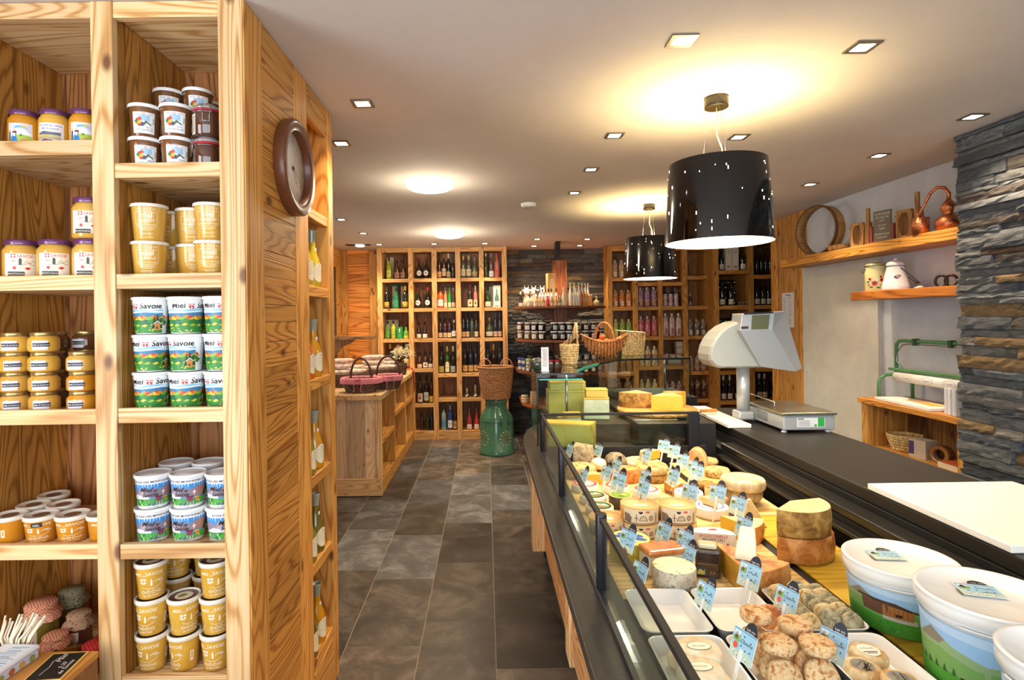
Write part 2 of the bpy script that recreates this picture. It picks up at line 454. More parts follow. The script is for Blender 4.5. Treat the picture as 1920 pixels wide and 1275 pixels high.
t = MB(); t.box(2.885, 5.10, 0, 2.908, 5.20, CEIL-.002); t.box(2.885, 5.60, 0, 2.904, 5.71, CEIL-.002); struct('trim_1', t, PZ2, bevel=.003)
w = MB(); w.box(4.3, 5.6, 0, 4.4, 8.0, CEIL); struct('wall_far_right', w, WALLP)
# wall behind the photographer with window openings
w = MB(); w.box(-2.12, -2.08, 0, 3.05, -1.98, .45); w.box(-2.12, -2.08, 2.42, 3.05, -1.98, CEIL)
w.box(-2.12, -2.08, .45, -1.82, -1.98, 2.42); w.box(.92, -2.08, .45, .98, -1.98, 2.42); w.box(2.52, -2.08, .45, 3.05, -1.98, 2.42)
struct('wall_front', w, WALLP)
# wooden uprights framing the back-left cladding
for i, (x0, x1) in enumerate(((-1.99, -1.86), (-1.56, -1.415))):
    t = MB(); t.box(x0, 7.61, 0, x1, 7.655, CEIL-.002); struct('trim_%d' % (i+2), t, PZ2, bevel=.003)
t = MB(); t.box(-1.98, 4.8, 2.29, -1.95, 7.6, CEIL-.003); t.box(-1.98, 7.45, .5, -1.95, 7.6, 2.29); struct('trim_4', t, PY2)
# window in the left wall
wi = MB(); wi.box(-2.03, 4.9, .55, -1.97, 4.97, 2.28); wi.box(-2.03, 7.38, .55, -1.97, 7.45, 2.28); wi.box(-2.03, 4.97, .55, -1.97, 7.38, .62); wi.box(-2.03, 4.97, 2.21, -1.97, 7.38, 2.28); wi.box(-2.02, 6.1, .62, -1.98, 6.16, 2.21)
W1 = struct('window_1', wi, plain('#4a3a30', .5))
pn = MB(); pn.box(-2.005, 4.97, .62, -1.995, 6.1, 2.21); pn.box(-2.005, 6.16, .62, -1.995, 7.38, 2.21); link('window_pane', pn, CLEAR, W1)
# shop-front window frames behind the photographer
wi = MB()
for a, c in ((-1.82, .92), (.98, 2.52)):
    wi.box(a, -2.05, .45, a+.06, -2.0, 2.42); wi.box(c-.06, -2.05, .45, c, -2.0, 2.42); wi.box(a, -2.05, .45, c, -2.0, .51); wi.box(a, -2.05, 2.36, c, -2.0, 2.42)
W2 = struct('window_2', wi, plain('#4a3a30', .5))

# ---- slate ledger walls: every stone its own uneven block
def slate_mat(name, stops, scale=14):
    m, nt, b = newmat(name); L = nt.links
    ge = N(nt, 'NewGeometry'); tc = N(nt, 'TexCoord')
    r1 = ramp(nt, stops, 'CONSTANT'); L.new(ge.outputs['Random Per Island'], r1.inputs[0])
    sc = N(nt, 'VectorMath', operation='SCALE'); sc.inputs[0].default_value = (9, 5, 3); L.new(ge.outputs['Random Per Island'], sc.inputs['Scale'])
    ad = N(nt, 'VectorMath', operation='ADD'); L.new(tc.outputs['Object'], ad.inputs[0]); L.new(sc.outputs[0], ad.inputs[1])
    mp = N(nt, 'Mapping'); mp.inputs['Scale'].default_value = (1, 1, 3.2); L.new(ad.outputs[0], mp.inputs[0])
    nz = N(nt, 'TexNoise'); nz.inputs['Scale'].default_value = scale; nz.inputs['Detail'].default_value = 9; nz.inputs['Roughness'].default_value = .7; nz.inputs['Distortion'].default_value = 1.2; L.new(mp.outputs[0], nz.inputs['Vector'])
    r2 = ramp(nt, [(.3, .55), (.5, 1.0), (.7, 1.55)]); L.new(nz.outputs[0], r2.inputs[0])
    L.new(mixc(nt, r1.outputs[0], r2.outputs[0], 1.0, 'MULTIPLY'), b.inputs['Base Color'])
    b.inputs['Roughness'].default_value = .62
    bp = N(nt, 'Bump'); bp.inputs['Strength'].default_value = .9; bp.inputs['Distance'].default_value = .012; L.new(nz.outputs[0], bp.inputs['Height']); L.new(bp.outputs[0], b.inputs['Normal'])
    return m
SLATE = slate_mat('grey_slate', [(0, '#555b62'), (.16, '#666b70'), (.3, '#42484f'), (.45, '#606366'), (.6, '#4d5259'), (.72, '#6c6b68'), (.84, '#4a4542'), (.93, '#7a6444'), (.97, '#5a4438')])
SLATEB = slate_mat('dark_slate', [(0, '#5a5c58'), (.16, '#6e6d66'), (.3, '#474a4a'), (.45, '#66645c'), (.6, '#54565a'), (.72, '#767062'), (.82, '#4a4540'), (.9, '#806a48'), (.95, '#5e4a3c')])
def slate_wall(length, z0, z1, T, seed, hmin=.028, hmax=.075, mb=None):
    """stones along local x (0..length), outward local -y; T maps to the world"""
    R = random.Random(seed); mb = mb or MB(); z = z0
    while z < z1-.004:
        h = min(R.uniform(hmin, hmax), z1-z)
        if z1-z-h < .02: h = z1-z
        x = -R.uniform(0, .15)
        while x < length:
            l = R.uniform(.14, .55); a, c = max(x, 0), min(x+l, length)
            if c-a > .01:
                d = R.uniform(.008, .042); nx, nz = max(2, int((c-a)/.035)), 3
                g = .0012; vs = []; fs = []
                tilt = R.uniform(-.008, .008)
                for j in range(nz+1):
                    for i in range(nx+1):
                        dd = d + R.uniform(-.006, .005) + tilt*(j/nz-.5)
                        if i in (0, nx) or j in (0, nz): dd -= R.uniform(.001, .007)
                        vs.append((a+g+(c-a-2*g)*i/nx, -max(dd, .002), z+g+(h-2*g)*j/nz + (R.uniform(-.002, .002) if 0 < j < nz else 0)))
                for j in range(nz):
                    for i in range(nx):
                        q = j*(nx+1)+i; fs.append((q, q+1, q+nx+2, q+nx+1))
                nb = len(vs)
                vs += [(a+g, .01, z+g), (c-g, .01, z+g), (c-g, .01, z+h-g), (a+g, .01, z+h-g)]
                fs.append(tuple([nb, nb+1] + [i for i in reversed(range(nx+1))]))
                top = [nz*(nx+1)+i for i in range(nx+1)]
                fs.append(tuple(top + [nb+2, nb+3]))
                fs.append(tuple([nb+3, nb] + [j*(nx+1) for j in range(nz+1)]))
                fs.append(tuple([nb+1, nb+2] + [j*(nx+1)+nx for j in reversed(range(nz+1))]))
                mb.add(vs, fs, 0, False, T)
            x += l
        z += h
    return mb
# right slate pillar: face X=2.52 runs along Y from .6 to 3.03 ; local x -> world -Y
T = Matrix(((0, 1, 0, 2.55), (-1, 0, 0, 3.03), (0, 0, 1, 0), (0, 0, 0, 1)))
sm = slate_wall(2.9, 0.0, CEIL-.003, T, 5, .024, .066)
sm.box(2.545, .1, 0, 2.90, 3.0, CEIL-.004, 1)
struct('wall_slate_right', sm, [SLATE, plain('#4c4c4a', .9)])
T = Matrix(((1, 0, 0, .20), (0, 1, 0, 7.86), (0, 0, 1, 0), (0, 0, 0, 1)))
sm = slate_wall(1.55, 0.0, CEIL-.003, T, 9, .03, .07)
struct('wall_slate_back', sm, SLATEB)

# ================================================================== CEILING LIGHTS
BRUSH = plain('#8d8676', .3, .9)
def mk_down():
    t = thing('recessed_downlight', '', 'ceiling light')
    f = MB()
    s, q, d = .047, .031, .006
    for a in ((-s,-s,s,-q),(-s,q,s,s),(-s,-q,-q,q),(q,-q,s,q)): f.box(a[0], a[1], -d, a[2], a[3], 0)
    link('frame', f, BRUSH, t, bevel=.001)
    g = MB(); g.box(-q, -q, -.003, q, q, 0); link('diffuser', g, emis('downlight_glow', '#fff3d8', 14), t)
    return t
DOWN = Kind(mk_down)
LAMPS = [(1278,75,'large square recessed downlight near the top, left of the two nearest'),(1617,87,'large square recessed downlight near the top, right of the two nearest'),
 (1824,218,'square recessed downlight beside the grey slate pillar'),(1648,291,'square recessed downlight next along from the slate pillar towards the back'),
 (1385,256,'square recessed downlight right of the cords of the big pendant'),(1152,253,'square recessed downlight left of the big black pendant canopy'),
 (1108,317,'square recessed downlight, middle of the row of three left of the big pendant shade'),(1077,361,'square recessed downlight, farthest of the row of three left of the big pendant shade'),
 (1519,345,'square recessed downlight above the wooden sieve on the high shelf'),(680,193,'square recessed downlight nearest the wall clock'),
 (640,268,'square recessed downlight partly hidden by the end of the side shelving'),(640,411,'square recessed downlight at the left edge beyond the side shelving'),
 (681,437,'small square recessed downlight left of the far round ceiling lamp'),(711,458,'small square recessed downlight over the left end of the bottle shelving'),
 (814,457,'small square recessed downlight over the third column of the bottle shelving'),(909,456,'small square recessed downlight over the fifth column of the bottle shelving'),
 (1007,448,'small square recessed downlight left of the black ceiling bracket, nearer one'),(1001,461,'small square recessed downlight left of the black ceiling bracket, close to the slate'),
 (1101,448,'small square recessed downlight right of the black ceiling bracket, nearer one'),(1087,460,'small square recessed downlight right of the black ceiling bracket, close to the slate')]
WARM = (1.0, .76, .50)
for i, (px, py, lb) in enumerate(LAMPS):
    p = onZ(px, py, CEIL); o = DOWN.put(p, 0, lb, 'square ceiling downlights', scale=(.95, .95, 1))
    near = p.y < 4.5
    point_light('downlight_beam', (0, 0, -.02), 17 if near else 27, WARM, .03, o, spot=105, blend=.8)
# double spot set close to the left wall
p = onZ(672, 459, CEIL)
t = thing('twin_downlight', 'wide rectangular downlight with a round bulb near the left wall', 'ceiling light', p)
f = MB(); f.box(-.15, -.06, -.006, .15, .06, 0); link('frame', f, BLACKM, t)
f = MB(); f.cyl(.055, -.02, -.006, 20, 0, Matrix.Translation((.02, 0, 0))); link('bulb', f, emis('downlight_glow', '#fff3d8', 14), t)
point_light('downlight_beam', (.02, 0, -.05), 14, WARM, .04, t, spot=120)
# round ceiling lamps
def mk_round():
    t = thing('round_ceiling_lamp', '', 'ceiling lamp')
    a = MB(); a.lathe([(.13, 0), (.13, -.02), (0, -.02)], 32); link('base', a, WHITE, t)
    a = MB(); a.lathe([(0, -.062), (.08, -.06), (.13, -.05), (.158, -.036), (.16, -.026), (.135, -.022), (0, -.022)][::-1], 40); link('lamp_shade', a, emis('round_lamp_glow', '#fffbe6', 5), t)
    return t
RL = Kind(mk_round)
for px, py, lb in ((806, 350, 'larger looking round white ceiling lamp, nearer of the two'), (842, 441, 'round white ceiling lamp near the bottle shelving, farther of the two')):
    p = onZ(px, py, CEIL-.03); p.z = CEIL
    o = RL.put(p, 0, lb, 'round ceiling lamps')
    point_light('lamp_light', (0, 0, -.09), 13, (1, .86, .62), .12, o)
p = onZ(991, 382, CEIL)
t = thing('smoke_detector', 'small flat white smoke detector on the ceiling', 'smoke detector', p)
a = MB(); a.lathe([(0, -.03), (.05, -.03), (.062, -.018), (.065, 0)][::-1], 28); link('housing', a, WHITE, t)
a = MB(); a.lathe([(.03, -.031), (.034, -.034), (.038, -.031)], 24); link('vent_ring', a, GREY, t)

# pendants
BLG = plain('#060606', .05, coat=.7)
def mk_pendant():
    t = thing('pendant_lamp', '', 'pendant lamp')
    H = 2.53-1.905
    z0, z1 = -H, -(2.53-2.245)
    def rad(z): return .2215 + (.199-.2215)*(z-z0)/(z1-z0)
    s = MB(); seg = 64; rows = 34
    R = random.Random(3)
    # outer shell with small slots cut through
    hs = []
    for _ in range(36): hs.append((R.uniform(0, 2*pi), R.uniform(z0+.015, z1-.03)))
    pr = [(rad(z0+(z1-z0)*i/12), z0+(z1-z0)*i/12) for i in range(13)]
    s.lathe(pr, 72, 0)
    s.lathe([(r-.004, z) for r, z in reversed(pr)], 72, 1)
    s.lathe([(pr[0][0]-.004, z0), (pr[0][0], z0)], 72, 0); s.lathe([(pr[-1][0], z1), (pr[-1][0]-.004, z1)], 72, 0)
    sh = link('lamp_shade', s, [BLG, plain('#f6f1e4', .6)], t)
    pe = MB()
    for a, z in hs:
        r = rad(z)+.0004; w, h = R.choice(((.0014, .004), (.001, .0025), (.0014, .0065)))
        M = Matrix.Rotation(a, 4, 'Z') @ Matrix.Translation((r, 0, z))
        pe.box(-.0005, -w, -h, .0006, w, h, 0, M)
    link('light_slot', pe, emis('slot_glow', '#fff4d6', 6), sh)['kind'] = 'stuff'
    d = MB(); d.lathe([(0, z0+.012), (rad(z0)-.008, z0+.012), (rad(z0)-.008, z0+.02), (0, z0+.02)], 64); link('diffuser', d, emis('pendant_glow', '#fff6dc', 5.5), sh)
    c = MB(); c.cyl(.05, -.045, 0, 32); link('canopy', c, plain('#2c2416', .25, .3), t, bevel=.002)
    for k in range(3):
        a = 2*pi*k/3+.5; w = MB(); w.tube([(.035*cos(a), .035*sin(a), -.045), (.06*cos(a), .06*sin(a), z1+.0)], .0008, 6); 
        w.tube([(.06*cos(a), .06*sin(a), z1), (.199*cos(a), .199*sin(a), z1-.01)], .0015, 6)
        link('suspension_wire', w, STEEL, t)
    w = MB(); w.tube([(0, 0, -.045), (.003, 0, -.1), (0, 0, -.16), (.022, 0, -.22), (.026, 0, -.26), (.01, 0, -.33), (0, 0, -.40)], .0028, 8); link('cable', w, plain('#d9cfae', .4), t)
    b = MB(); b.sphere(.035, (0, 0, -.44)); b.cyl(.018, -.41, -.38); link('bulb', b, emis('bulb_glow', '#fff0cc', 12), t)
    return t
PEND = Kind(mk_pendant)
PENDS = []
for px, py, lb in ((1343, 180, 'big black drum pendant lamp with light slots, nearest over the counter'), (1217, 380, 'black drum pendant lamp farther back, half behind the nearer one')):
    p = onZ(px, py+3, CEIL); o = PEND.put(p, 0, lb, 'black pendant lamps')
    point_light('lamp_light', (0, 0, -.40), 26, (1, .76, .34), .05, o)
    point_light('lamp_light', (0, 0, -.66), 30, (1, .86, .60), .12, o, spot=150)

# ================================================================== SHELVING
def cell_unit(name, label, cat, Y0, Y1, posts, cols, z0, z1, rail, th=.045, plinth=.10, mats=None, back=BACKM, side=None, group=None, inset=.004, lip=0):
    """open wooden shelving facing -Y. posts: (x0,x1) uprights; cols: shelf-top heights between neighbours"""
    pz, px_, bk = mats or (PZ, PX, back)
    t = thing(name, label, cat, (0,0,0), 0, group)
    for x0, x1 in posts:
        a = MB(); a.box(x0, Y0, z0, x1, Y0+(.026 if lip else .08), z1); link('upright', a, pz, t, bevel=.0025)
        a = MB(); a.box(max(x0, x1-(.022 if lip else .045)), Y0+(.0262 if lip else .0802), z0, x1-.0002, Y1-.02, z1); link('partition', a, SIDEM if lip else pz, t)
    for i, zs in enumerate(cols):
        x0, x1 = posts[i][1]+.0005, posts[i+1][0]-.0005
        xr = posts[i+1][1]-(.0225 if lip else .0455)
        for z in zs:
            a = MB(); a.box(x0, Y0+inset, z-th, x1, Y1-.02, z)
            if lip: a = MB(); a.box(x0, Y0+inset, z-th, x1, Y0+.024, z+lip); a.box(x0, Y0+.0265, z-th, xr, Y1-.0205, z); a.box(x0, Y0+.0238, z-th, x1, Y0+.0266, z)
            link('shelf', a, px_, t, bevel=.0025)
        a = MB(); a.box(x0, Y0+inset, rail, x1, Y0+.03, z1); a.box(x0, Y0+.03, rail+.01, x1, Y1-.02, rail+.03); link('top_rail', a, px_, t, bevel=.002)
        if plinth:
            a = MB(); a.box(x0, Y0+inset, z0, x1, Y1-.02, z0+plinth); link('plinth', a, px_, t, bevel=.002)
    a = MB(); a.box(posts[0][0], Y1-.02, z0, posts[-1][1], Y1, z1); link('back_panel', a, bk, t)
    return t
ZC = CEIL-.002
# ---- near unit, front faces the camera
NP = [(-1.575, -1.51), (xat(176, UF), xat(217, UF)), (xat(415, UF), -.722+.03)]
def zu(py, px): return onY(px, py, UF).z
ZR = [zu(y, 315)-.012 for y in (303.5, 512, 765, 1021, 1270)]
ZL = [zu(y, 88)-.012 for y in (262, 516, 769, 1023, 1275)]
NU = cell_unit('display_shelving', 'tall pine shelving in the left foreground holding honey tubs and jars', 'shelving', UF, 2.05, NP, [ZL, ZR], 0, ZC, zu(31, 250), th=.031, mats=(PZ, PX, BACKM), lip=.012)
# ---- its flank facing the aisle: stiles, cladding, a tall niche of bottles
FX = -.687
t = thing('flank_panelling', 'pine panelled flank of the near shelving with a wall clock', 'panelling')
for y0, y1 in ((1.632, 1.762), (2.0585, 2.205)):
    a = MB(); a.box(FX-.06 if y0 > 2.051 else FX-.0045, y0, 0, FX, y1, ZC); link('stile', a, PZ2, t, bevel=.003)
a = MB()
R = random.Random(2)
z = .12
while z < 2.40:
    h = min(R.choice((.12, .14, .17)), 2.42-z)
    if 2.42-z-h < .05: h = 2.42-z
    a.box(FX-.0045, 1.762, z+.001, FX-.0015, 2.058, z+h-.001); z += h
link('cladding', a, PANELM, t, bevel=.002)
a = MB(); a.box(FX-.0045, 1.762, 2.42, FX-.0005, 2.058, ZC); link('rail', a, PY2, t, bevel=.001)
a = MB(); a.box(FX-.0045, 1.762, 0, FX-.0005, 2.058, .12); link('rail', a, PY2, t, bevel=.001)
NY0, NY1 = 2.206, 2.492
ZN = [2.046, 1.735, 1.361, .977, .628, .249]
t = thing('side_shelving', 'narrow pine shelving on the flank holding glass bottles of juice', 'shelving')
a = MB(); a.box(FX-.36, NY1, 0, FX, 2.565, ZC); link('upright', a, PZ2, t, bevel=.003)
a = MB(); a.box(FX-.36, NY0-.0, 0, FX-.062, NY0+.012, ZC); link('upright', a, PZ2, t)
a = MB(); a.box(FX-.38, NY0, 0, FX-.36, 2.565, ZC); link('back_panel', a, wood('niche_back', '#b98450', '#a0703c', '#7b4c22', axis='z', plank=('y', .12)), t)
for z in ZN:
    a = MB(); a.box(FX-.36, NY0+.0125, z-.042, FX-.004, NY1-.0005, z); link('shelf', a, PY2, t, bevel=.003)
a = MB(); a.box(FX-.03, NY0+.0125, 2.40, FX-.002, NY1-.0005, ZC); link('top_rail', a, PY2, t, bevel=.003)
a = MB(); a.box(FX-.03, NY0+.0125, 0, FX-.002, NY1-.0005, .205); link('plinth', a, PY2, t, bevel=.003)

# ---- bottle shelving on the far wall
def zb(py, px=830): return onY(px, py, BK).z
BP = [(xat(a, BK, 560), xat(c, BK, 560)) for a, c in ((707.5,717),(766,775),(810,819.5),(854.5,864),(898.7,907.7),(942,951))]
LV = {1: zb(521.5), 2: zb(577.5), 3: zb(634.5)}
BZ = [[LV[1], LV[2], LV[3], zb(691), zb(757)], [LV[1], LV[2], LV[3], zb(691), zb(757)], [LV[1], LV[2], LV[3], zb(701), zb(747)], [LV[1], LV[2], LV[3], zb(700), zb(747)], [LV[1], LV[2], LV[3], zb(700), zb(747)]]
BU = cell_unit('bottle_shelving', 'pine wall shelving full of bottles left of the slate wall', 'shelving', BK, 7.78, BP, BZ, 0, ZC, zb(472), th=.046, plinth=.115, mats=(PZ3, PX3, BACKM))
# ---- sweets shelving right of the slate
SY = 7.49
def zs_(py, px=1230): return onY(px, py, SY).z
SP = [(xat(a, SY, 575), xat(c, SY, 575)) for a, c in ((1140,1149),(1187,1196.5),(1235,1243),(1281,1290),(1327,1336))][:4]+[(2.9405, 2.9445)]
SZ = [[zs_(519), zs_(574.5), zs_(630.5), zs_(697), zs_(752)], [zs_(529), zs_(574.5), zs_(630.5), zs_(687), zs_(749)], [zs_(529), zs_(574.5), zs_(630.5), zs_(686), zs_(749)], [zs_(518), zs_(574.5), zs_(630.5), zs_(697), zs_(749)]]
SU = cell_unit('sweets_shelving', 'pine wall shelving of sweet and pasta bags right of the slate wall', 'shelving', SY, 7.88, SP, SZ, 0, ZC, zs_(470), th=.05, plinth=.12, mats=(PZ2, PX2, BACKM))
# ---- wine shelving on its right
WY = 7.25
def zw(py, px=1400): return onY(px, py, WY).z
WP = [(xat(a, WY, 560), xat(c, WY, 560)) for a, c in ((1341.5,1348.5),(1405,1414),(1472,1482))]
WZ = [[zw(506), zw(572.5), zw(637), zw(695), zw(751)], [zw(515.5), zw(572.5), zw(637), zw(690), zw(749)]]
WU = cell_unit('wine_shelving', 'pine wall shelving of wine bottles at the far right', 'shelving', WY, 7.88, WP, WZ, 0, ZC, zw(455), th=.05, plinth=.12, mats=(PZ2, PX2, BACKM))

# ---- low cabinet in the middle left
CX1 = -.957
t = thing('produce_cabinet', 'low pine cabinet with cubbyholes carrying baskets of cured sausages', 'cabinet')
CM = wood('pale_vertical_boards', '#e8cba2', '#d6b082', '#ac8456', axis='z', plank=('x', .085), bump=.3, ring=44, contrast=.65)
a = MB(); a.box(-1.995, 5.10, .16, CX1-.045, 5.13, .868); link('front_panel', a, CM, t)
a = MB(); a.box(-1.995, 5.09, .005, CX1, 5.13, .16); link('plinth', a, PX, t, bevel=.003)
cy = [(5.09, 5.15), (5.83, 5.89), (6.62, 6.68), (7.35, 7.41)]
a = MB(); a.box(CX1-.044, 5.095, .16, CX1, 5.15, .868); link('corner_post', a, PZ, t, bevel=.003)
for y0, y1 in cy[1:]:
    a = MB(); a.box(CX1-.5, y0, .13, CX1-.002, y1, .868); link('divider', a, PZ2, t, bevel=.003)
for i, z in enumerate((.50, .62, .60)):
    a = MB(); a.box(CX1-.5, cy[i][1]+.001, z-.045, CX1-.004, cy[i+1][0]-.001, z); link('shelf', a, PY2, t, bevel=.003)
a = MB(); a.box(CX1-.5, 5.131, .005, CX1-.003, 7.41, .129); link('base', a, PY2, t, bevel=.003)
a = MB(); a.box(CX1-.52, 5.131, .13, CX1-.501, 7.41, .868); link('back_panel', a, wood('cabinet_back', '#c98d45', '#b27a38', '#855020', axis='z', plank=('y', .12)), t)
a = MB(); a.box(-1.995, 5.07, .869, CX1+.012, 7.415, .917); link('top', a, PY, t, bevel=.004)
CABT = .917
# bracket shelf over it
t = thing('bracket_shelf', 'small wooden shelf on a carved bracket above the sausage baskets', 'shelf')
zz = onY(660, 630, 7.1).z
a = MB(); a.box(-1.945, 7.0, zz-.045, -1.405, 7.25, zz); link('board', a, wood('grey_brown_board', '#a5794f', '#8c6340', '#5e3e24', axis='x'), t, bevel=.003)
a = MB(); pr = [(-1.945, zz-.046), (-1.64, zz-.046), (-1.72, zz-.10), (-1.80, zz-.13), (-1.86, zz-.20), (-1.945, zz-.27)]
a.prism([(x, z) for x, z in pr], 7.08, 7.14, 0, Matrix(((1,0,0,0),(0,0,1,0),(0,1,0,0),(0,0,0,1)))); link('bracket', a, wood('grey_brown_bracket', '#a5794f', '#8c6340', '#5e3e24', axis='z'), t)

# ---- half-round stand in front of the back slate wall
SX, SYC = .935, 7.05
t = thing('corner_stand', 'brown wooden post with half round shelves before the slate wall', 'display stand')
a = MB(); a.box(SX-.085, SYC, 0, SX+.085, SYC+.15, 2.30); link('post', a, BROWNW, t, bevel=.004)
a = MB()
a.prism([(SYC-.06, CEIL), (SYC+.12, CEIL), (SYC+.12, 2.18), (SYC+.02, 2.18), (SYC+.0, 2.34)][::-1], SX-.055, SX+.0, 0, Matrix(((0,0,1,0),(1,0,0,0),(0,1,0,0),(0,0,0,1))))
link('ceiling_bracket', a, plain('#171210', .5), t)
STZ = [1.722, 1.322, .935, .525]
def half_disc(r, n=28, yb=None):
    yb = SYC+.62 if yb is None else yb
    pts = [(SX+r, yb)] + [(SX+r*cos(-pi*k/n), SYC+.05+r*sin(-pi*k/n)) for k in range(n+1)] + [(SX-r, yb)]
    return pts[::-1][::-1]
for i, z in enumerate(STZ):
    r = (.56, .555, .555, .5)[i]
    a = MB(); a.prism(half_disc(r), z-.03, z, 0); link('shelf', a, BROWNX if i < 3 else wood('orange_shelf', '#c8763a', '#b0602a', '#7a3c16', axis='x', knots=False), t, bevel=.006)
    a = MB()
    if i < 3:
        pr = [(SX-.42, z-.031), (SX+.42, z-.031), (SX+.40, z-.07), (SX+.25, z-.085), (SX+.16, z-.16), (SX-.16, z-.16), (SX-.25, z-.085), (SX-.40, z-.07)]
        a.prism(pr, SYC+.151, SYC+.20, 0, Matrix(((1,0,0,0),(0,0,1,0),(0,1,0,0),(0,0,0,1))))
        link('bracket', a, BROWNX, t)
    a = MB(); 
    for sx in (-.44, .40):
        a.box(SX+sx, SYC-.05, z-.055, SX+sx+.04, SYC+.3, z-.0305)
    link('cleat', a, BROWNX, t)

# ================================================================== CHEESE COUNTER
STONE = mottle('dark_counter_stone', ['#2a2521', '#332d29', '#241f1c'], scale=60, bump=.1, rough=.38, spec=.5)
BPROF = plain('#23242a', .32, .3); BFLAT = mottle('black_laminate', ['#1c1917', '#23201d', '#1e1b19'], scale=200, bump=.15, rough=.42)
DK = .84
CT = thing('cheese_counter', 'long cheese counter with stone ledge, low glass screen and pale wood front', 'counter')
lp = [(.20, -.9), (.198, 2.6), (.20, 3.1), (.212, 3.32), (.24, 3.48), (.29, 3.62), (.37, 3.76), (.50, 3.88), (.68, 3.96), (1.198, 4.0), (1.198, 3.865), (.60, 3.865), (.355, 3.6), (.315, 3.3), (.30, 3.0), (.30, -.9)]
a = MB(); a.prism(lp[::-1], .868, .90); link('stone_ledge', a, STONE, CT, bevel=.003)
a = MB(); a.box(.27, -.9, .9003, .298, 2.925, .912); link('glass_channel', a, BPROF, CT, bevel=.001)
FRW = wood('counter_front_wood', '#eec08a', '#dba468', '#b0753c', axis='y')
a = MB(); a.box(.335, -.9, .20, .355, 3.46, .80); link('front_board', a, FRW, CT, bevel=.002)
a = MB(); a.box(.285, -.9, .80, .335, 3.40, .867); link('front_batten', a, FRW, CT, bevel=.003)
cv = [(.262, 3.44), (.28, 3.52), (.34, 3.66), (.42, 3.78), (.55, 3.86), (1.198, 3.9), (1.198, 3.7), (.5, 3.7), (.34, 3.44)]
a = MB(); a.prism(cv[::-1], .22, .867); link('end_panel', a, FRW, CT)
for (x0, y0, z0) in ((.325, 2.33, .15), (.325, 1.05, .15), (.325, -.2, .15)):
    a = MB(); a.box(x0, y0, z0, x0+.075, y0+.12, .80); link('pilaster', a, PZ, CT, bevel=.003)
a = MB(); a.box(.257, 3.33, .215, .334, 3.439, .867); link('pilaster', a, PZ, CT, bevel=.003)
for y in (3.75, 2.25, .9):
    a = MB(); a.box(.365, y, 0, .44, y+.06, .2); link('foot', a, BLACKM, CT)
# black body, sloping inner front, deck
a = MB()
a.box(.36, -.9, .10, 1.198, 2.90, .80); a.box(.30, -.9, .80, .345, 2.90, .868)
a.box(.345, -.9, .80, 1.13, 2.90, .838); link('body', a, BLACKM, CT)
a = MB(); a.box(.44, 2.95, .10, 1.198, 3.69, .86); link('rear_body', a, BLACKM, CT)
# low glass screen with posts and rail
ys = [2.905, 2.17, 1.43, .69, -.05, -.8]
for k in range(len(ys)-1):
    y1, y0 = ys[k]-.016, ys[k+1]+.016
    a = MB(); a.box(.2815, y0, .9125, .2865, y1, 1.083); link('glass_pane', a, CASEG, CT)
    a = MB(); a.box(.277, y0, 1.083, .291, y1, 1.094); link('top_rail', a, BLACKM, CT, bevel=.001)
for y in ys:
    a = MB(); a.cyl(.0145, .9125, 1.10, 20, 0, Matrix.Translation((.284, y, 0))); link('post', a, BPROF, CT, bevel=.001)
# cross screen
a = MB(); a.box(.302, 2.908, .928, 1.03, 2.914, 1.088); link('glass_pane', a, CASEG, CT)
a = MB(); a.box(.299, 2.902, 1.088, 1.03, 2.920, 1.100); link('top_rail', a, BLACKM, CT, bevel=.001)
a = MB(); a.box(.30, 2.899, .84, 1.12, 2.923, .927); link('cross_beam', a, BLACKM, CT, bevel=.002)
a = MB(); a.box(1.031, 2.89, .84, 1.085, 2.93, 1.10); link('end_post', a, BPROF, CT, bevel=.003)
# steps behind the screen
a = MB(); a.box(.32, 2.93, .861, .79, 3.13, .90); a.box(.36, 3.131, .861, .79, 3.80, 1.0); link('rear_deck', a, mottle('dark_display_base', ['#332e27', '#3e382f'], scale=8, bump=.1), CT, bevel=.002)
a = MB(); a.box(.79, 2.96, .861, 1.198, 3.86, 1.03); link('rear_worktop', a, BFLAT, CT, bevel=.004)
# tall glass case
a = MB(); a.box(.275, 3.06, .9005, .52, 3.066, 1.284); link('glass_pane', a, CASEG, CT)
a = MB(); a.box(.275, 3.067, .9005, .281, 3.50, 1.284); link('glass_pane', a, CASEG, CT)
a = MB(); a.box(.284, 3.056, 1.255, .518, 3.0595, 1.262); link('glass_edge', a, EDGEG, CT)
a = MB(); a.box(.266, 3.05, 1.285, .522, 3.68, 1.293); link('glass_shelf', a, glass('shelf_glass', '#e2f0ec', .9), CT)
a = MB(); a.box(.266, 3.045, 1.2845, .522, 3.0495, 1.2935); link('shelf_edge', a, plain('#0f1714', .2), CT)
a = MB(); a.box(.268, 3.052, .9005, .274, 3.062, 1.284); link('corner_bar', a, plain('#0f1714', .2), CT)
a = MB(); a.cyl(.007, .9005, 1.284, 14, 0, Matrix.Translation((.465, 3.30, 0))); link('support_rod', a, STEEL, CT)
cur = [(.515, 3.18), (.56, 3.30), (.63, 3.46), (.716, 3.62), (.80, 3.76), (.89, 3.88), (1.0, 3.94), (1.15, 3.96), (1.43, 3.965)]
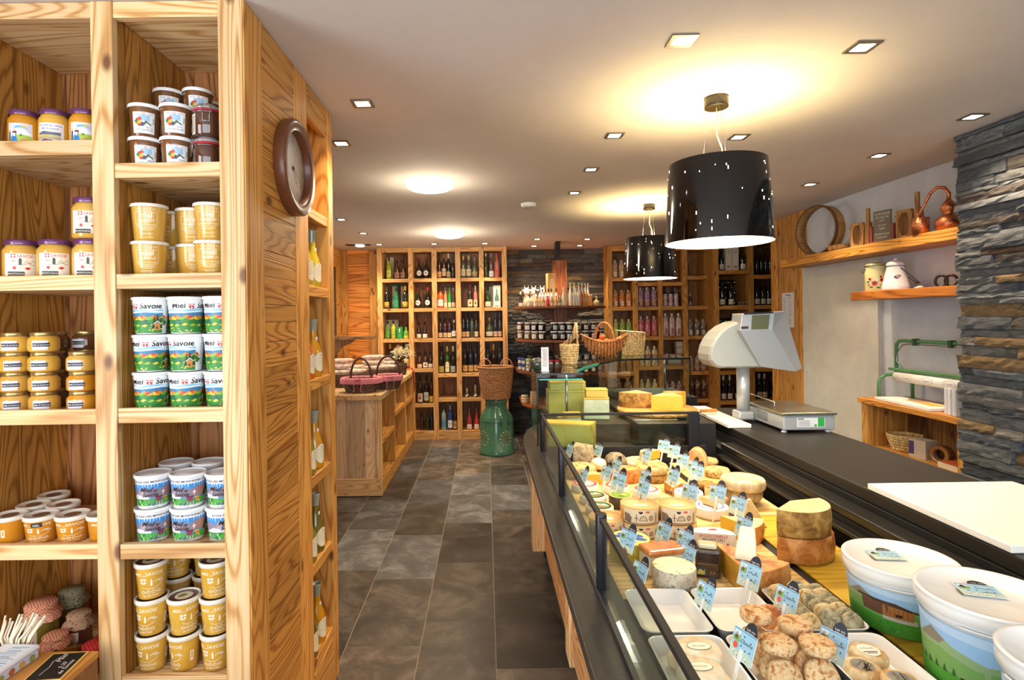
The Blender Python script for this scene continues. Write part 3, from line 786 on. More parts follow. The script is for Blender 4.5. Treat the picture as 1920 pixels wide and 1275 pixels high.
def ribbon(pts, z0, z1, th):
    a = MB(); vs = []; n = len(pts)
    for i, p in enumerate(pts):
        t_ = Vector(pts[min(i+1, n-1)]) - Vector(pts[max(i-1, 0)]); t_.normalize(); q = Vector((-t_.y, t_.x))*th/2
        p = Vector(p)
        vs += [(p.x+q.x, p.y+q.y, z0), (p.x-q.x, p.y-q.y, z0), (p.x-q.x, p.y-q.y, z1), (p.x+q.x, p.y+q.y, z1)]
    fs = [(0,1,2,3), (4*n-1, 4*n-2, 4*n-3, 4*n-4)]
    for i in range(n-1):
        for k in range(4): fs.append((4*i+k, 4*i+(k+1)%4, 4*i+4+(k+1)%4, 4*i+4+k))
    a.add(vs, fs); return a
link('curved_glass', ribbon(cur[3:], 1.03, 1.285, .006), CASEG, CT)
link('curved_edge', ribbon(cur[3:], 1.2855, 1.298, .011), plain('#0c100e', .2), CT)
link('curved_edge', ribbon(cur[:4], 1.2855, 1.298, .011), EDGEG, CT)
a = MB(); a.prism([(.53, 3.19), (.73, 3.62), (.90, 3.88), (1.0, 3.95), (1.15, 3.97), (1.43, 3.975), (1.43, 4.45), (.53, 4.45)], 1.286, 1.294); link('glass_shelf', a, glass('shelf_glass', '#e2f0ec', .9), CT)
for x, y in ((1.425, 3.955), (.732, 3.612)):
    a = MB(); a.box(x-.003, y-.003, 1.03, x+.003, y+.003, 1.285); link('glass_seam', a, plain('#0c100e', .2), CT)
a = MB(); a.box(.55, 3.90, .0, 1.45, 4.42, 1.03); link('far_body', a, BLACKM, CT)
for x, y in ((.6, 4.38), (1.38, 4.38)):
    a = MB(); a.cyl(.008, 1.03, 1.285, 12, 0, Matrix.Translation((x, y, 0))); link('support_rod', a, STEEL, CT)
# serving side: worktop, profiles, service cabinet
WT = 1.0
SV = thing('service_worktop', 'black worktop of the serving side behind the cheese display', 'worktop')
a = MB(); a.box(1.285, -.9, .955, 1.735, 3.62, WT); link('top', a, BFLAT, SV, bevel=.006)
a = MB(); a.box(1.205, -.9, .905, 1.278, 2.93, .935); link('front_profile', a, plain('#2e2b28', .35, .5), SV, bevel=.006)
a = MB(); a.box(1.165, -.9, .872, 1.2045, 2.89, .886); link('front_profile', a, plain('#24211e', .35, .5), SV, bevel=.004)
a = MB(); a.box(1.205, -.9, .12, 1.28, 3.58, .904); a.box(1.279, -.9, .904, 1.30, 3.58, .954); a.box(1.30, -.9, .0, 1.72, 3.58, .954); link('body', a, BLACKM, SV)
for y in (2.5, 1.95, 1.37, .8):
    a = MB(); a.sphere(.007, (1.282, y, .945), 10, 6, sc=(.5, 1.6, .6)); link('chrome_clip', a, STEEL, SV)
def board(label, x0, y0, x1, y1):
    a = MB(); a.box(x0, y0, WT+.0005, x1, y1, WT+.0205)
    tag(link('cutting_board', a, mottle('white_board', ['#efece0', '#f4f2e8'], scale=9, bump=.05, rough=.4), bevel=.003), label, 'cutting board', 'white cutting boards')
board('thick white cutting board in the right foreground on the black worktop', 1.284, 1.39, 1.775, 1.915)
board('white cutting board at the far end of the worktop beside the scale column', 1.262, 2.965, 1.385, 3.58)

# ================================================================== PRINTED LABELS (flat shapes wrapped on the thing they are printed on)
_TXT = {}
def text_geo(s, size=1.0, shear=0, off=0.0, align='CENTER'):
    k = (s, shear, off, align)
    if k not in _TXT:
        c = bpy.data.curves.new('lettering', 'FONT'); c.body = s; c.size = 1; c.align_x = align; c.resolution_u = 2; c.shear = shear; c.offset = off
        o = bpy.data.objects.new('lettering', c); me = o.to_mesh()
        _TXT[k] = ([(v.co.x, v.co.y) for v in me.vertices], [list(p.vertices) for p in me.polygons])
        o.to_mesh_clear(); bpy.data.objects.remove(o); bpy.data.curves.remove(c)
    v, f = _TXT[k]
    return [(x*size, y*size) for x, y in v], f
class Decal:
    def __init__(s): s.items = []; s.mats = []; s.n = 0
    def mi(s, m):
        if isinstance(m, str): m = plain(m, .42)
        if m not in s.mats: s.mats.append(m)
        return s.mats.index(m)
    def poly(s, pts, m, layer=None):
        s.n += 1; s.items.append((list(pts), [list(range(len(pts)))], s.mi(m), s.n if layer is None else layer)); return s
    def rect(s, x0, y0, x1, y1, m, layer=None): return s.poly([(x0,y0),(x1,y0),(x1,y1),(x0,y1)], m, layer)
    def ell(s, cx, cy, rx, ry, m, n=18, layer=None, a0=0, a1=2*pi):
        full = abs(a1-a0-2*pi) < 1e-6
        return s.poly([(cx+rx*cos(a0+(a1-a0)*k/(n if full else n-1)), cy+ry*sin(a0+(a1-a0)*k/(n if full else n-1))) for k in range(n)], m, layer)
    def text(s, t, x, y, size, m, shear=0, off=0, align='CENTER', rot=0, layer=None, sx=1):
        v, f = text_geo(t, size, shear, off, align); s.n += 1
        c, q = cos(rot), sin(rot)
        s.items.append(([(x+(a*c*sx-b*q), y+(a*q*sx+b*c)) for a, b in v], f, s.mi(m), s.n if layer is None else layer)); return s
    def line(s, pts, w, m, layer=None):
        s.n += 1; L_ = s.n if layer is None else layer
        for (x0, y0), (x1, y1) in zip(pts, pts[1:]):
            d = Vector((x1-x0, y1-y0)); 
            if d.length < 1e-9: continue
            d.normalize(); n_ = Vector((-d.y, d.x))*w/2
            s.items.append(([(x0+n_.x, y0+n_.y), (x0-n_.x, y0-n_.y), (x1-n_.x, y1-n_.y), (x1+n_.x, y1+n_.y)], [[0,1,2,3]], s.mi(m), L_))
        return s
    def build(s, name, surf, parent=None, step=.005, eps=.00022, base=.0003):
        mb = MB(); eps = min(eps, .0010/max(q[3] for q in s.items))
        bm = bmesh.new(); lay = bm.faces.layers.int.new('lay')
        for v, f, mi, L_ in s.items:
            vs = [bm.verts.new((x, y, 0)) for x, y in v]
            for q in f:
                try: fc = bm.faces.new([vs[i] for i in q])
                except ValueError: continue
                fc.material_index = mi; fc[lay] = L_
        bmesh.ops.triangulate(bm, faces=bm.faces[:])
        if step:
            xs = [v.co.x for v in bm.verts]; x0, x1 = min(xs), max(xs)
            k = math.floor(x0/step)+1
            while k*step < x1:
                bmesh.ops.bisect_plane(bm, geom=bm.verts[:]+bm.edges[:]+bm.faces[:], plane_co=(k*step, 0, 0), plane_no=(1,0,0), dist=1e-7)
                k += 1
        for fc in bm.faces:
            off = base + eps*fc[lay]
            p = [surf(v.co.x, v.co.y, off) for v in fc.verts]
            if fc.normal.z < 0: p = p[::-1]
            mb.add(p, [tuple(range(len(p)))], fc.material_index)
        bm.free()
        o = link(name, mb, s.mats, parent); return o
def cylsurf(rf, rref):
    def g(x, y, off):
        th = x/rref; r = rf(y)+off
        return Vector((r*sin(th), -r*cos(th), y))
    return g
def topsurf(z, R0=None, sx=1, sy=1):
    return lambda x, y, off: Vector((x*sx, y*sy, z+off))
def planeY(y0):       # facing -Y
    return lambda x, y, off: Vector((x, y0-off, y))
def planeX(x0, sgn=-1):  # facing -X (sgn -1): label x runs towards -Y
    return lambda x, y, off: Vector((x0+sgn*off, sgn*x, y))

BOARD = mottle('card_board', ['#d8b07a', '#e2bd88'], scale=20, bump=.1)
def tub(t, r0, r1, h, body, lidm, lidr=None, lidh=.012, lip=.004, recess=.003, wall=None, lidtop=None):
    """tapering cup with a snapped-on lid"""
    lidr = lidr or r1+.003
    a = MB(); a.lathe([(0, .002), (r0*.9, .002), (r0*.95, 0), (r0, .002), (r1, h-.006), (r1, h-.004), (0, h-.004)], 36); link('cup', a, body, t)
    a = MB(); a.lathe([(lidr-.001, h-lidh), (lidr, h-lidh+.001), (lidr, h-.002), (lidr-.0015, h), (lidr-.005, h), (lidr-.007, h-recess), (0, h-recess)], 36); link('lid', a, lidm, t)
def rline(r0, r1, h): return lambda z: r0+(r1-r0)*z/h
LIDW = plain('#eef0ef', .3); LIDC = plain('#e9e2d2', .22, coat=.3)
HONEY = mottle('amber_honey', ['#c27e1c', '#d18d24', '#dc9b30'], scale=9, bump=0, rough=.16, coat=.6)
HONEY2 = mottle('pale_honey', ['#cf9c34', '#dbab42', '#e2b650'], scale=9, bump=0, rough=.18, coat=.6)
CARAMEL = mottle('milk_caramel', ['#6b4322', '#744a27', '#7d522c'], scale=9, bump=0, rough=.14, coat=.6)
GOLDC = mottle('creamed_honey', ['#c9963c', '#d4a448', '#dcb058'], scale=9, bump=0, rough=.14, coat=.7)

def d_caramel(r0, r1, h):
    d = Decal()
    d.rect(-.030, .010, .030, .072, '#e9ecec').text('CONFITURE DE LAIT', 0, .018, .0066, '#2c2f3a', off=.006, sx=.85)
    d.rect(-.014, .046, .016, .063, '#9cc4dc').poly([(-.016,.034),(-.008,.046),(0,.041),(.006,.048),(.013,.042),(.022,.036),(.016,.032),(-.01,.030)], '#5a6a5c')
    for x, y, r, c in ((-.016,.048,.006,'#b63a2a'),(-.010,.052,.005,'#c94a30'),(-.010,.042,.006,'#e0b33c'),(-.017,.038,.005,'#d9a23a'),(-.004,.037,.004,'#4a3a6a'),(-.020,.044,.005,'#3f7a44'),(-.012,.034,.004,'#c43a3a')): d.ell(x, y, r, r, c, 10)
    d.poly([(0,.032),(.008,.040),(.018,.034),(.022,.030)], '#f6f6f2').ell(0, .066, .0035, .0045, '#cc2f38', 10).rect(-.0008,.062,.0008,.070,'#ffffff').rect(-.003,.0655,.003,.0668,'#ffffff')
    d.text('Specialite', -.016, .0655, .0042, '#5a6066').text('de Savoie', .016, .0655, .0042, '#5a6066')
    for i in range(6): d.rect(.0245, .040+.0028*i, .028, .0415+.0028*i, '#3a3d44')
    d.line([(.004,.028),(.010,.030),(.008,.026),(.016,.028),(.022,.027)], .0007, '#4a4a4a')
    return d
def mk_caramel():
    t = thing('caramel_tub', '', 'food tub'); r0, r1, h = .038, .0435, .098
    tub(t, r0, r1, h, CARAMEL, LIDW, lidr=.0465, lidh=.011)
    d_caramel(r0, r1, h).build('label', cylsurf(rline(r0, r1, h), .041), t)
    return t
def mk_creamed():
    t = thing('creamed_honey_tub', '', 'food tub'); r0, r1, h = .041, .049, .111
    tub(t, r0, r1, h, GOLDC, LIDC, lidr=.0522, lidh=.010)
    d = Decal(); c = '#fdf0d0'
    d.text('miel', 0, .068, .022, c, off=.01).text('CREMEUX', 0, .056, .0105, c, shear=.3, off=.004).text('Haute-Savoie', 0, .045, .0095, c, shear=.3)
    for y, w in ((.0405, .022), (.037, .018), (.0335, .022), (.030, .014), (.022, .02), (.0185, .016)): d.rect(-w, y, w, y+.0009, c)
    d.line([(-.028,.084),(-.028,.046),(-.022,.041),(.024,.041),(.030,.046),(.030,.084),(-.028,.084)], .0009, c)
    d.line([(.010,.026),(.010,.014),(.020,.010),(-.018,.010)], .0009, c)
    for k in range(-4, 5): d.rect(k*.006, .090, k*.006+.0016, .095, c)
    d.build('label', cylsurf(rline(r0, r1, h), .045), t); return t
def mountains(d, w0, w1, dark=False):
    d.rect(w0, .004, w1, .052, '#37863a')
    x = w0
    R = random.Random(4)
    d.poly([(w0,.070),(w0+.02,.076),(w0+.05,.070),(w0+.09,.077),(w0+.13,.071),(w1,.075),(w1,.060),(w0,.058)], '#8fc4e0')
    d.poly([(w0,.060),(w0+.03,.066),(w0+.06,.061),(w0+.10,.067),(w0+.14,.061),(w1,.065),(w1,.048),(w0,.048)], '#3f7fa8')
    d.poly([(w0,.066),(w0+.03,.070),(w0+.07,.066),(w0+.12,.071),(w1,.068),(w1,.064),(w0+.12,.066),(w0+.06,.062),(w0,.062)], '#e8f3f6')
    for k in range(5):
        a = w0+(w1-w0)*k/5
        d.poly([(a,.044),(a+.012,.056),(a+.022,.050),(a+.036,.058),(a+.046,.046)], ('#c8502c', '#d88a30')[k%2])
        d.poly([(a+.010,.043),(a+.028,.054),(a+.044,.042)], ('#e3c23c', '#7db33c')[k%2])
    for k in range(7):
        a = w0+(w1-w0)*k/7
        y = R.uniform(-.004, .004)
        d.poly([(a,.036+y),(a+.018,.048+y),(a+.04,.036),(a+.03,.026)], ('#2f7a3a', '#1f6a4a', '#3f8a34')[k%3])
        d.poly([(a+.006,.028+y),(a+.018,.034+y),(a+.026,.030+y),(a+.016,.025+y)], ('#dcc83a', '#9fb83a')[k%2])
    for k in range(30):
        a = R.uniform(w0+.002, w1-.004); y = R.uniform(.006, .024); d.ell(a, y, .0035, .0016, R.choice(('#e8dc4a', '#8fce4a', '#2c8a3a', '#f0e67a')), 7, layer=40)
def shield(d, x, y, s, c='#d8232f', w='#ffffff'):
    d.poly([(x-s,y+s),(x+s,y+s),(x+s,y-s*.2),(x+s*.5,y-s*.9),(x,y-s*1.15),(x-s*.5,y-s*.9),(x-s,y-s*.2)], c)
    d.rect(x-s*.18, y-s*1.05, x+s*.18, y+s, w).rect(x-s*.98, y+s*.02, x+s*.98, y+s*.36, w)
def firs(d, x, y, n=3, s=1):
    for k in range(n):
        cx = x+k*.009*s; h = (.034, .040, .030)[k%3]*s
        for j in range(4):
            w = (.008-.0017*j)*s; yy = y+h*j*.22
            d.poly([(cx-w, yy), (cx+w, yy), (cx, yy+h*.42)], ('#2c3a22', '#3a4a2a')[j%2])
def mk_savoie():
    t = thing('honey_pail', '', 'honey pail'); r0, r1, h = .0405, .0495, .111
    tub(t, r0, r1, h, plain('#f3f4f3', .25, coat=.4), LIDW, lidr=.0522, lidh=.009, recess=.004)
    a = MB(); 
    for z in (.095, .090): a.lathe([(rline(r0,r1,h)(z)+.0012, z-.0012), (rline(r0,r1,h)(z)+.0018, z), (rline(r0,r1,h)(z)+.0012, z+.0012)], 36)
    link('rim_ridge', a, LIDW, t)
    d = Decal(); mountains(d, -.085, .075)
    k = '#1a1a24'
    d.text('Miel', -.039, .077, .0225, k, shear=.12, off=.022).text('Savoie', .040, .077, .0225, k, shear=.12, off=.022)
    shield(d, -.004, .083, .0085); d.text('de', -.004, .081, .008, k, off=.02)
    firs(d, .049, .018); d.poly([(.050,.012),(.066,.012),(.066,.030),(.058,.036),(.050,.030)], '#c8924a').poly([(.047,.029),(.058,.038),(.069,.029),(.069,.032),(.058,.041),(.047,.032)], '#eef2f4').rect(.054,.016,.060,.024,'#7a4a22')
    for i in range(11): d.rect(.090, .020+i*.006, .090+(.010 if i%5 == 0 else .006), .0212+i*.006, k)
    d.build('label', cylsurf(rline(r0, r1, h), .0455), t); return t
def mk_montagne():
    t = thing('mountain_honey_tub', '', 'honey tub'); r0, r1, h = .041, .049, .100
    tub(t, r0, r1, h, plain('#f1f2f2', .25, coat=.4), LIDW, lidr=.0522, lidh=.010, recess=.005)
    a = MB(); a.lathe([(0, h-.0046), (.030, h-.0046), (.034, h-.0042), (.038, h-.0046)][::-1], 32); link('lid_print', a, plain('#5d4038', .35), t)
    d = Decal()
    d.rect(-.10, .010, .10, .074, '#3d8fd0')
    d.poly([(-.10,.035),(-.10,.052),(-.08,.062),(-.066,.052),(-.052,.066),(-.045,.060),(-.038,.070),(-.026,.054),(-.018,.066),(-.008,.056),(.006,.061),(.03,.068),(.05,.056),(.07,.066),(.10,.050),(.10,.030)], '#8d8290')
    d.poly([(.0,.040),(.02,.060),(.034,.066),(.05,.052),(.06,.036)], '#b07a68').poly([(-.062,.040),(-.052,.066),(-.044,.050),(-.036,.042)], '#a89aa4').poly([(-.034,.044),(-.026,.056),(-.018,.066),(-.012,.050),(-.008,.042)], '#7a6a78')
    d.poly([(-.10,.03),(-.07,.044),(-.03,.036),(-.03,.026),(-.10,.02)], '#d9d6e0').poly([(.036,.030),(.046,.050),(.052,.060),(.060,.046),(.070,.060),(.08,.044),(.10,.056),(.10,.026)], '#22402c')
    d.rect(-.10,.010,.10,.030,'#4fa04a').rect(-.012,.022,.004,.034,'#8a3a5a').rect(-.014,.033,.006,.037,'#6a2a4a').rect(.010,.020,.024,.032,'#e3c030').rect(.014,.024,.024,.028,'#c04a2a')
    R = random.Random(8)
    for k in range(44): d.ell(R.uniform(-.096,.096), R.uniform(.012,.026), .0018, .0045, R.choice(('#7fcf5a','#2f7a34','#c9e07a','#5a4aa0','#e0b8d0')), 7, layer=60)
    d.text('Miel', -.040, .052, .0185, '#14141a', shear=.4, off=.012, rot=-.05, layer=62).text('de', -.014, .051, .010, '#14141a', shear=.4, off=.01, layer=62).text('Savoie', -.028, .037, .0165, '#14141a', shear=.4, off=.012, layer=62)
    d.rect(-.0012+.008,.040,.0012+.008,.054,'#ffffff',62).rect(.003,.0465,.013,.0488,'#ffffff',62)
    d.text('ECOLE DES MONTAGNES DE SAVOIE', 0, .0785, .0086, '#20242c', off=.012)
    d.text('Poids net 1000 g', -.02, .0035, .0045, '#20242c')
    d.build('label', cylsurf(rline(r0, r1, h), .045), t); return t
def d_nature(big=True):
    d = Decal(); c = '#f5ead2'
    d.text('MIEL', -.036, .072, .013, c, off=.008, shear=.15).text('de', -.017, .070, .007, c, off=.004).text('SAVOIE', .010, .073, .0145, c, off=.01, shear=.15)
    x, y, s = -.020, .056, .0085
    for a, b in ((-1,0),(0.12,0)):
        d.rect(x+a*s, y+.002, x+(a+.88)*s, y+s, c)
        d.poly([(x+a*s, y-.001), (x+(a+.88)*s, y-.001), (x+(a+.88)*s, y-s*(1.15 if a < 0 else .5)), (x+a*s, y-s*(.5 if a < 0 else 1.15))], c)
    d.poly([(.000,.042),(.000,.056),(.0025,.064),(.005,.056),(.005,.042)], c)
    for k in range(5): d.line([(.008+k*.004,.050+.003*k),(.018+k*.004,.058-.001*k),(.026+k*.002,.050)], .0011, c)
    d.line([(-.022,.038),(-.010,.034),(.010,.034),(.024,.040),(.030,.046)], .0014, c)
    for k in range(4): d.line([(-.026+k*.014,.024),(-.020+k*.014,.029),(-.014+k*.014,.024),(-.020+k*.014,.020),(-.026+k*.014,.024)], .0016, c)
    d.text('de NATURE', 0, .010, .0085, c, off=.004)
    for x0 in (.055,): d.rect(x0, .030, x0+.010, .060, c).rect(x0+.003, .036, x0+.007, .056, '#c9a050')
    return d
def mk_nature():
    t = thing('savoie_honey_cup', '', 'honey cup'); r0, r1, h = .036, .0445, .107
    tub(t, r0, r1, h, HONEY2, LIDC, lidr=.0475, lidh=.013, recess=.004)
    d_nature().build('label', cylsurf(rline(r0, r1, h), .041), t)
    d = Decal(); d.ell(0, 0, .028, .028, '#b23a2c', 20).ell(0, 0, .025, .025, '#e6dac0', 20).ell(-.004,.004,.013,.010,'#8a9a5a',12).text('Miel', .0, -.004, .012, '#6a2a22')
    d.build('lid_print', topsurf(h-.004), t, step=0); return t
def mk_small_nature():
    t = thing('honey_cup', '', 'honey cup'); r0, r1, h = .037, .0435, .080
    tub(t, r0, r1, h, HONEY, LIDC, lidr=.0465, lidh=.013, recess=.0035)
    f = lambda x, y, off: cylsurf(rline(r0, r1, h), .041)(x, y*.74, off)
    d_nature().build('label', f, t)
    d = Decal(); d.ell(0, 0, .022, .022, '#7c5a44', 18); d.build('lid_print', topsurf(h-.0035), t, step=0)
    return t

def jar_profile(r, h, neck=.82, sh=.80):
    return [(0, .001), (r*.9, 0), (r, .006), (r, h*sh*.86), (r*.97, h*sh*.94), (r*neck, h*sh), (r*neck, h*(sh+.06)), (0, h*(sh+.06))]
LILAC = plain('#6b3a68', .25, .3, coat=.5); GOLDL = plain('#b9a06a', .3, .8)
def glassjar(t, r, h, fill, lid, neck=.84, sh=.82, lidh=.016):
    a = MB(); a.lathe(jar_profile(r, h, neck, sh), 32); link('jar', a, fill, t)
    rn = r*neck+.003
    a = MB(); a.lathe([(rn, h-lidh), (rn+.0008, h-lidh+.002), (rn+.0008, h-.003), (rn-.002, h), (0, h)], 32); link('lid', a, lid, t)
def mk_girl():
    t = thing('mountain_honey_jar', '', 'honey jar'); r, h = .041, .116; glassjar(t, r, h, HONEY, LILAC, .86)
    d = Decal(); d.rect(-.032, .006, .030, .072, '#f0efe8').rect(-.030,.008,.028,.070,'#cfd2e6').poly([(-.030,.050),(-.010,.064),(.004,.056),(.028,.044),(.028,.034),(-.03,.034)], '#e9e8ee')
    d.poly([(-.010,.064),(.010,.066),(.020,.056),(.004,.060),(-.016,.056)], '#5fb0e0').poly([(-.004,.066),(.012,.066),(.018,.058),(.004,.062)], '#d8c24a')
    d.poly([(-.030,.030),(0,.040),(.028,.036),(.028,.008),(-.030,.008)], '#a9c04a').ell(.010,.022,.009,.005,'#c98f4a',12).poly([(.000,.034),(.006,.034),(.003,.042)], '#1f6a3a')
    d.poly([(-.024,.014),(-.004,.014),(-.009,.036),(-.019,.036)], '#1f78c8').poly([(-.019,.036),(-.009,.036),(-.007,.046),(-.012,.050),(-.018,.048)], '#5a2a3a').ell(-.014,.051,.0035,.004,'#ecc4a4',10).poly([(-.018,.042),(-.010,.042),(-.011,.033),(-.017,.033)], '#f2f2f2')
    d.poly([(-.030,.014),(-.025,.014),(-.024,.046),(-.029,.046)], '#3a4a7a').ell(-.027,.050,.0035,.004,'#ecc4a4',10).rect(-.024,.008,-.005,.013,'#d04a5a')
    d.build('label', cylsurf(lambda z: r, r), t); return t
def mk_lavender():
    t = thing('lavender_honey_jar', '', 'honey jar'); r, h = .041, .116; glassjar(t, r, h, HONEY2, LILAC, .86)
    d = Decal(); d.rect(-.034, .004, .032, .072, '#e6e4ec').text('RUCHER DE L EPINE', -.002, .062, .0064, '#4a4460', off=.006).text('Miel de Lavande', -.002, .053, .0068, '#4a4460', off=.006)
    d.rect(-.034,.008,.024,.048,'#d8d0b0').poly([(-.034,.040),(-.02,.047),(0,.044),(.024,.045),(.024,.036),(-.034,.036)], '#5a6484').rect(-.034,.030,.024,.037,'#c2bc84').ell(-.012,.032,.008,.004,'#c9b040',10).rect(-.034,.024,.024,.030,'#b0a486')
    d.poly([(-.034,.006),(-.034,.018),(-.016,.024),(.004,.022),(.016,.012),(.018,.006)], '#6a3a62').poly([(-.02,.006),(-.006,.022),(.006,.006)], '#8a5a84')
    d.build('label', cylsurf(lambda z: r, r), t); return t
def mk_tower():
    t = thing('savoie_honey_jar', '', 'honey jar'); r, h = .047, .122; glassjar(t, r, h, GOLDC, LILAC, .84)
    d = Decal(); d.rect(-.040, .014, .040, .080, '#f2e8d2').text('SAVOIE', .012, .068, .0125, '#c8323a', off=.006, shear=.2)
    for x, y in ((-.022,.074),(-.0145,.074),(-.022,.067),(-.0145,.067)): d.rect(x, y, x+.0045, y+.0045, '#c8323a')
    d.rect(-.003,.046,.004,.060,'#4c4a3a').poly([(-.004,.060),(.0005,.067),(.005,.060)], '#3a3a30')
    d.line([(-.014,.044),(-.006,.047),(.006,.045),(.020,.052),(.030,.045),(.036,.048)], .0009, '#5a5644').line([(.008,.050),(.016,.058),(.024,.050),(.032,.060),(.038,.052)], .0009, '#8a8470')
    d.poly([(-.018,.034),(-.010,.032),(-.009,.040),(-.016,.042)], '#c8323a').poly([(.010,.036),(.018,.040),(.026,.036),(.018,.031)], '#c8323a').rect(-.006,.034,.006,.039,'#e2d4b4')
    d.text('Miel', -.016, .055, .007, '#d0504a', shear=.4).rect(-.030, .014, .010, .026, '#1c1f1c').text('MONTAGNE', -.010, .0175, .0068, '#e8e0c8', off=.006)
    d.build('label', cylsurf(lambda z: r, r), t); return t
def mk_squat(fill):
    def f():
        t = thing('small_honey_jar', '', 'honey jar'); r, h = .040, .0586
        a = MB(); a.lathe([(0, .0005), (r*.86, 0), (r*.98, .004), (r, .010), (r, .034), (r*.96, .040), (r*.80, .046), (r*.80, .049), (0, .049)], 32); link('jar', a, fill, t)
        a = MB(); a.lathe([(r*.80, .0465), (r*.83, .0475), (r*.83, .0565), (r*.80, .0585), (0, .0585)], 32); link('lid', a, GOLDL, t)
        d = Decal(); d.rect(-.034, .006, .006, .034, '#dcdce4').rect(-.032, .016, .010, .027, '#1a1c28').text('MIEL D ACACIA', -.011, .0192, .0056, '#e6e6ee', off=.006)
        d.build('label', cylsurf(lambda z: r, r), t); return t
    return f
def mk_clip():
    t = thing('clip_top_jar', '', 'preserving jar'); r, h = .041, .098
    a = MB(); a.lathe([(0, .001), (r*.88, 0), (r, .006), (r, .064), (r*.94, .072), (r*.9, .0745), (0, .0745)], 32); link('jar', a, mottle('dark_caramel', ['#4b2c1c', '#553424'], scale=9, bump=0, rough=.08, coat=1.0), t)
    a = MB(); a.lathe([(r*.9, .075), (r*.97, .076), (r*.97, .080), (r*.9, .081)], 32); link('rubber_ring', a, plain('#b5232e', .45), t)
    a = MB(); a.lathe([(r*.93, .0812), (r*.97, .083), (r*.95, .089), (r*.72, .093), (r*.7, .097), (0, .0975)], 32); link('glass_lid', a, plain('#8d8684', .06, coat=1.0), t)
    w = MB(); y = -r-.003
    w.tube([(-.010, y+.004, .090), (-.013, y, .084), (-.008, y-.001, .078), (-.014, y-.002, .068), (-.009, y-.001, .062), (-.009, y-.002, .040), (.009, y-.002, .040), (.009, y-.001, .062), (.014, y-.002, .068), (.008, y-.001, .078), (.013, y, .084), (.010, y+.004, .090)], .0011, 6)
    w.tube([((r+.0015)*cos(a), (r+.0015)*sin(a), .070) for a in [2*pi*k/40 for k in range(40)]], .0009, 5, closed=True); link('wire_clasp', w, STEEL, t)
    d = Decal(); d.rect(-.012, 0, .012, .060, '#d8d2c0')
    for i in range(7): d.rect(-.010+.003*i, .004, -.0092+.003*i, .056, '#8a8272')
    d.build('paper_seal', lambda x, y_, off: Vector(((r+off+.0002)*sin(x/r-1.1), -(r+off+.0002)*cos(x/r-1.1), .004+y_)), t); return t

ORD = ['first', 'second', 'third', 'fourth', 'fifth', 'sixth', 'seventh', 'eighth']
TIER = {1: 'bottom', 2: 'middle', 3: 'top'}
CELLR = (NP[1][1]+.001, NP[2][1]-.0235); CELLL = (NP[0][1]+.001, NP[1][1]-.0235)
Q = []
def stack(kind, r, pxc, py, Yc, z, h, n, desc, group, rots=None, nm=None):
    Q.append([onY(pxc, py, Yc).x, Yc, r, kind, z, h, n, desc, group, rots, nm])
def flush(cell):
    for _ in range(300):
        for i, a in enumerate(Q):
            for b in Q[i+1:]:
                d = Vector((b[0]-a[0], b[1]-a[1])); m = a[2]+b[2]+.0012
                if d.length < m:
                    q = d.normalized()*(m-d.length)/2; wa, wb_ = (.4, 1.6) if a[1] < b[1]-.04 else (1, 1)
                    a[0] -= q.x*wa; a[1] -= q.y*wa; b[0] += q.x*wb_; b[1] += q.y*wb_
        for a in Q:
            a[0] = min(max(a[0], cell[0]+a[2]), cell[1]-a[2]); a[1] = min(max(a[1], UF+.0275+a[2]), 2.028-a[2])
    for x, y, r, kind, z, h, n, desc, group, rots, nm in Q:
        for k in range(n):
            tier = ['', 'lower', 'upper'][k+1] if n == 2 else ([''] if n == 1 else ['bottom', 'middle', 'top'] if n == 3 else ['bottom', 'second lowest', 'second highest', 'top'])[k]
            kd = kind[k] if isinstance(kind, list) else kind
            kd.put((x, y, z+k*h), (rots[k] if rots else rnd.uniform(-.3, .3)), desc.replace('%', tier), group)
    Q.clear()

# R1 milk-caramel tubs and clip-top jars ------------------------------------------------
CA, CR, SA, MO, NA, SN = Kind(mk_caramel), Kind(mk_creamed), Kind(mk_savoie), Kind(mk_montagne), Kind(mk_nature), Kind(mk_small_nature)
g = 'milk caramel tubs'
e = .0006
z = ZR[0]+e; h = .0984
D = 'brown caramel tub with white lid, % of the '
stack(CA, .0468, 262, 280, 1.70, z, h, 2, D+'front left pair', g, [.55, .45])
stack(CA, .0468, 326, 280, 1.70, z, h, 2, D+'front centre pair', g, [.5, .35])
stack(CA, .0468, 296, 280, 1.835, z, h, 3, D+'rear left stack', g, [.5, .5, .5])
stack(CA, .0468, 358, 280, 1.835, z, h, 3, D+'rear centre stack', g, [.5, .5, .5])
stack(CA, .0468, 399, 280, 1.95, z, h, 3, D+'dark rear right stack', g, [.3, .3, .3])
CL = Kind(mk_clip)
stack(CL, .043, 390, 280, 1.70, z, .0985, 2, 'clip-top jar of dark caramel with red rubber ring, % of two by the upright', 'clip top jars', [-.9, .35])
flush(CELLR)
g = 'creamed honey tubs'; z = ZR[1]+e; h = .1116; D = 'amber creamed honey tub, % of the '
stack(CR, .0527, 271, 480, 1.70, z, h, 2, D+'front left pair', g, [.35, .3])
stack(CR, .0527, 310, 480, 1.83, z, h, 2, D+'pair behind the front left pair', g, [-.2, -.3])
stack(CR, .0527, 352, 480, 1.80, z, h, 2, D+'pair in the middle of the shelf', g, [.6, .3])
stack(CR, .0527, 398, 480, 1.71, z, h, 2, D+'right pair cut by the upright', g, [.3, .2])
flush(CELLR)
g = 'white honey pails'; z = ZR[2]+e; D = 'white honey pail with mountain print, % of the '
stack(SA, .0527, 266, 700, 1.70, z, h, 3, D+'left stack', g, [.5, .3, -.35])
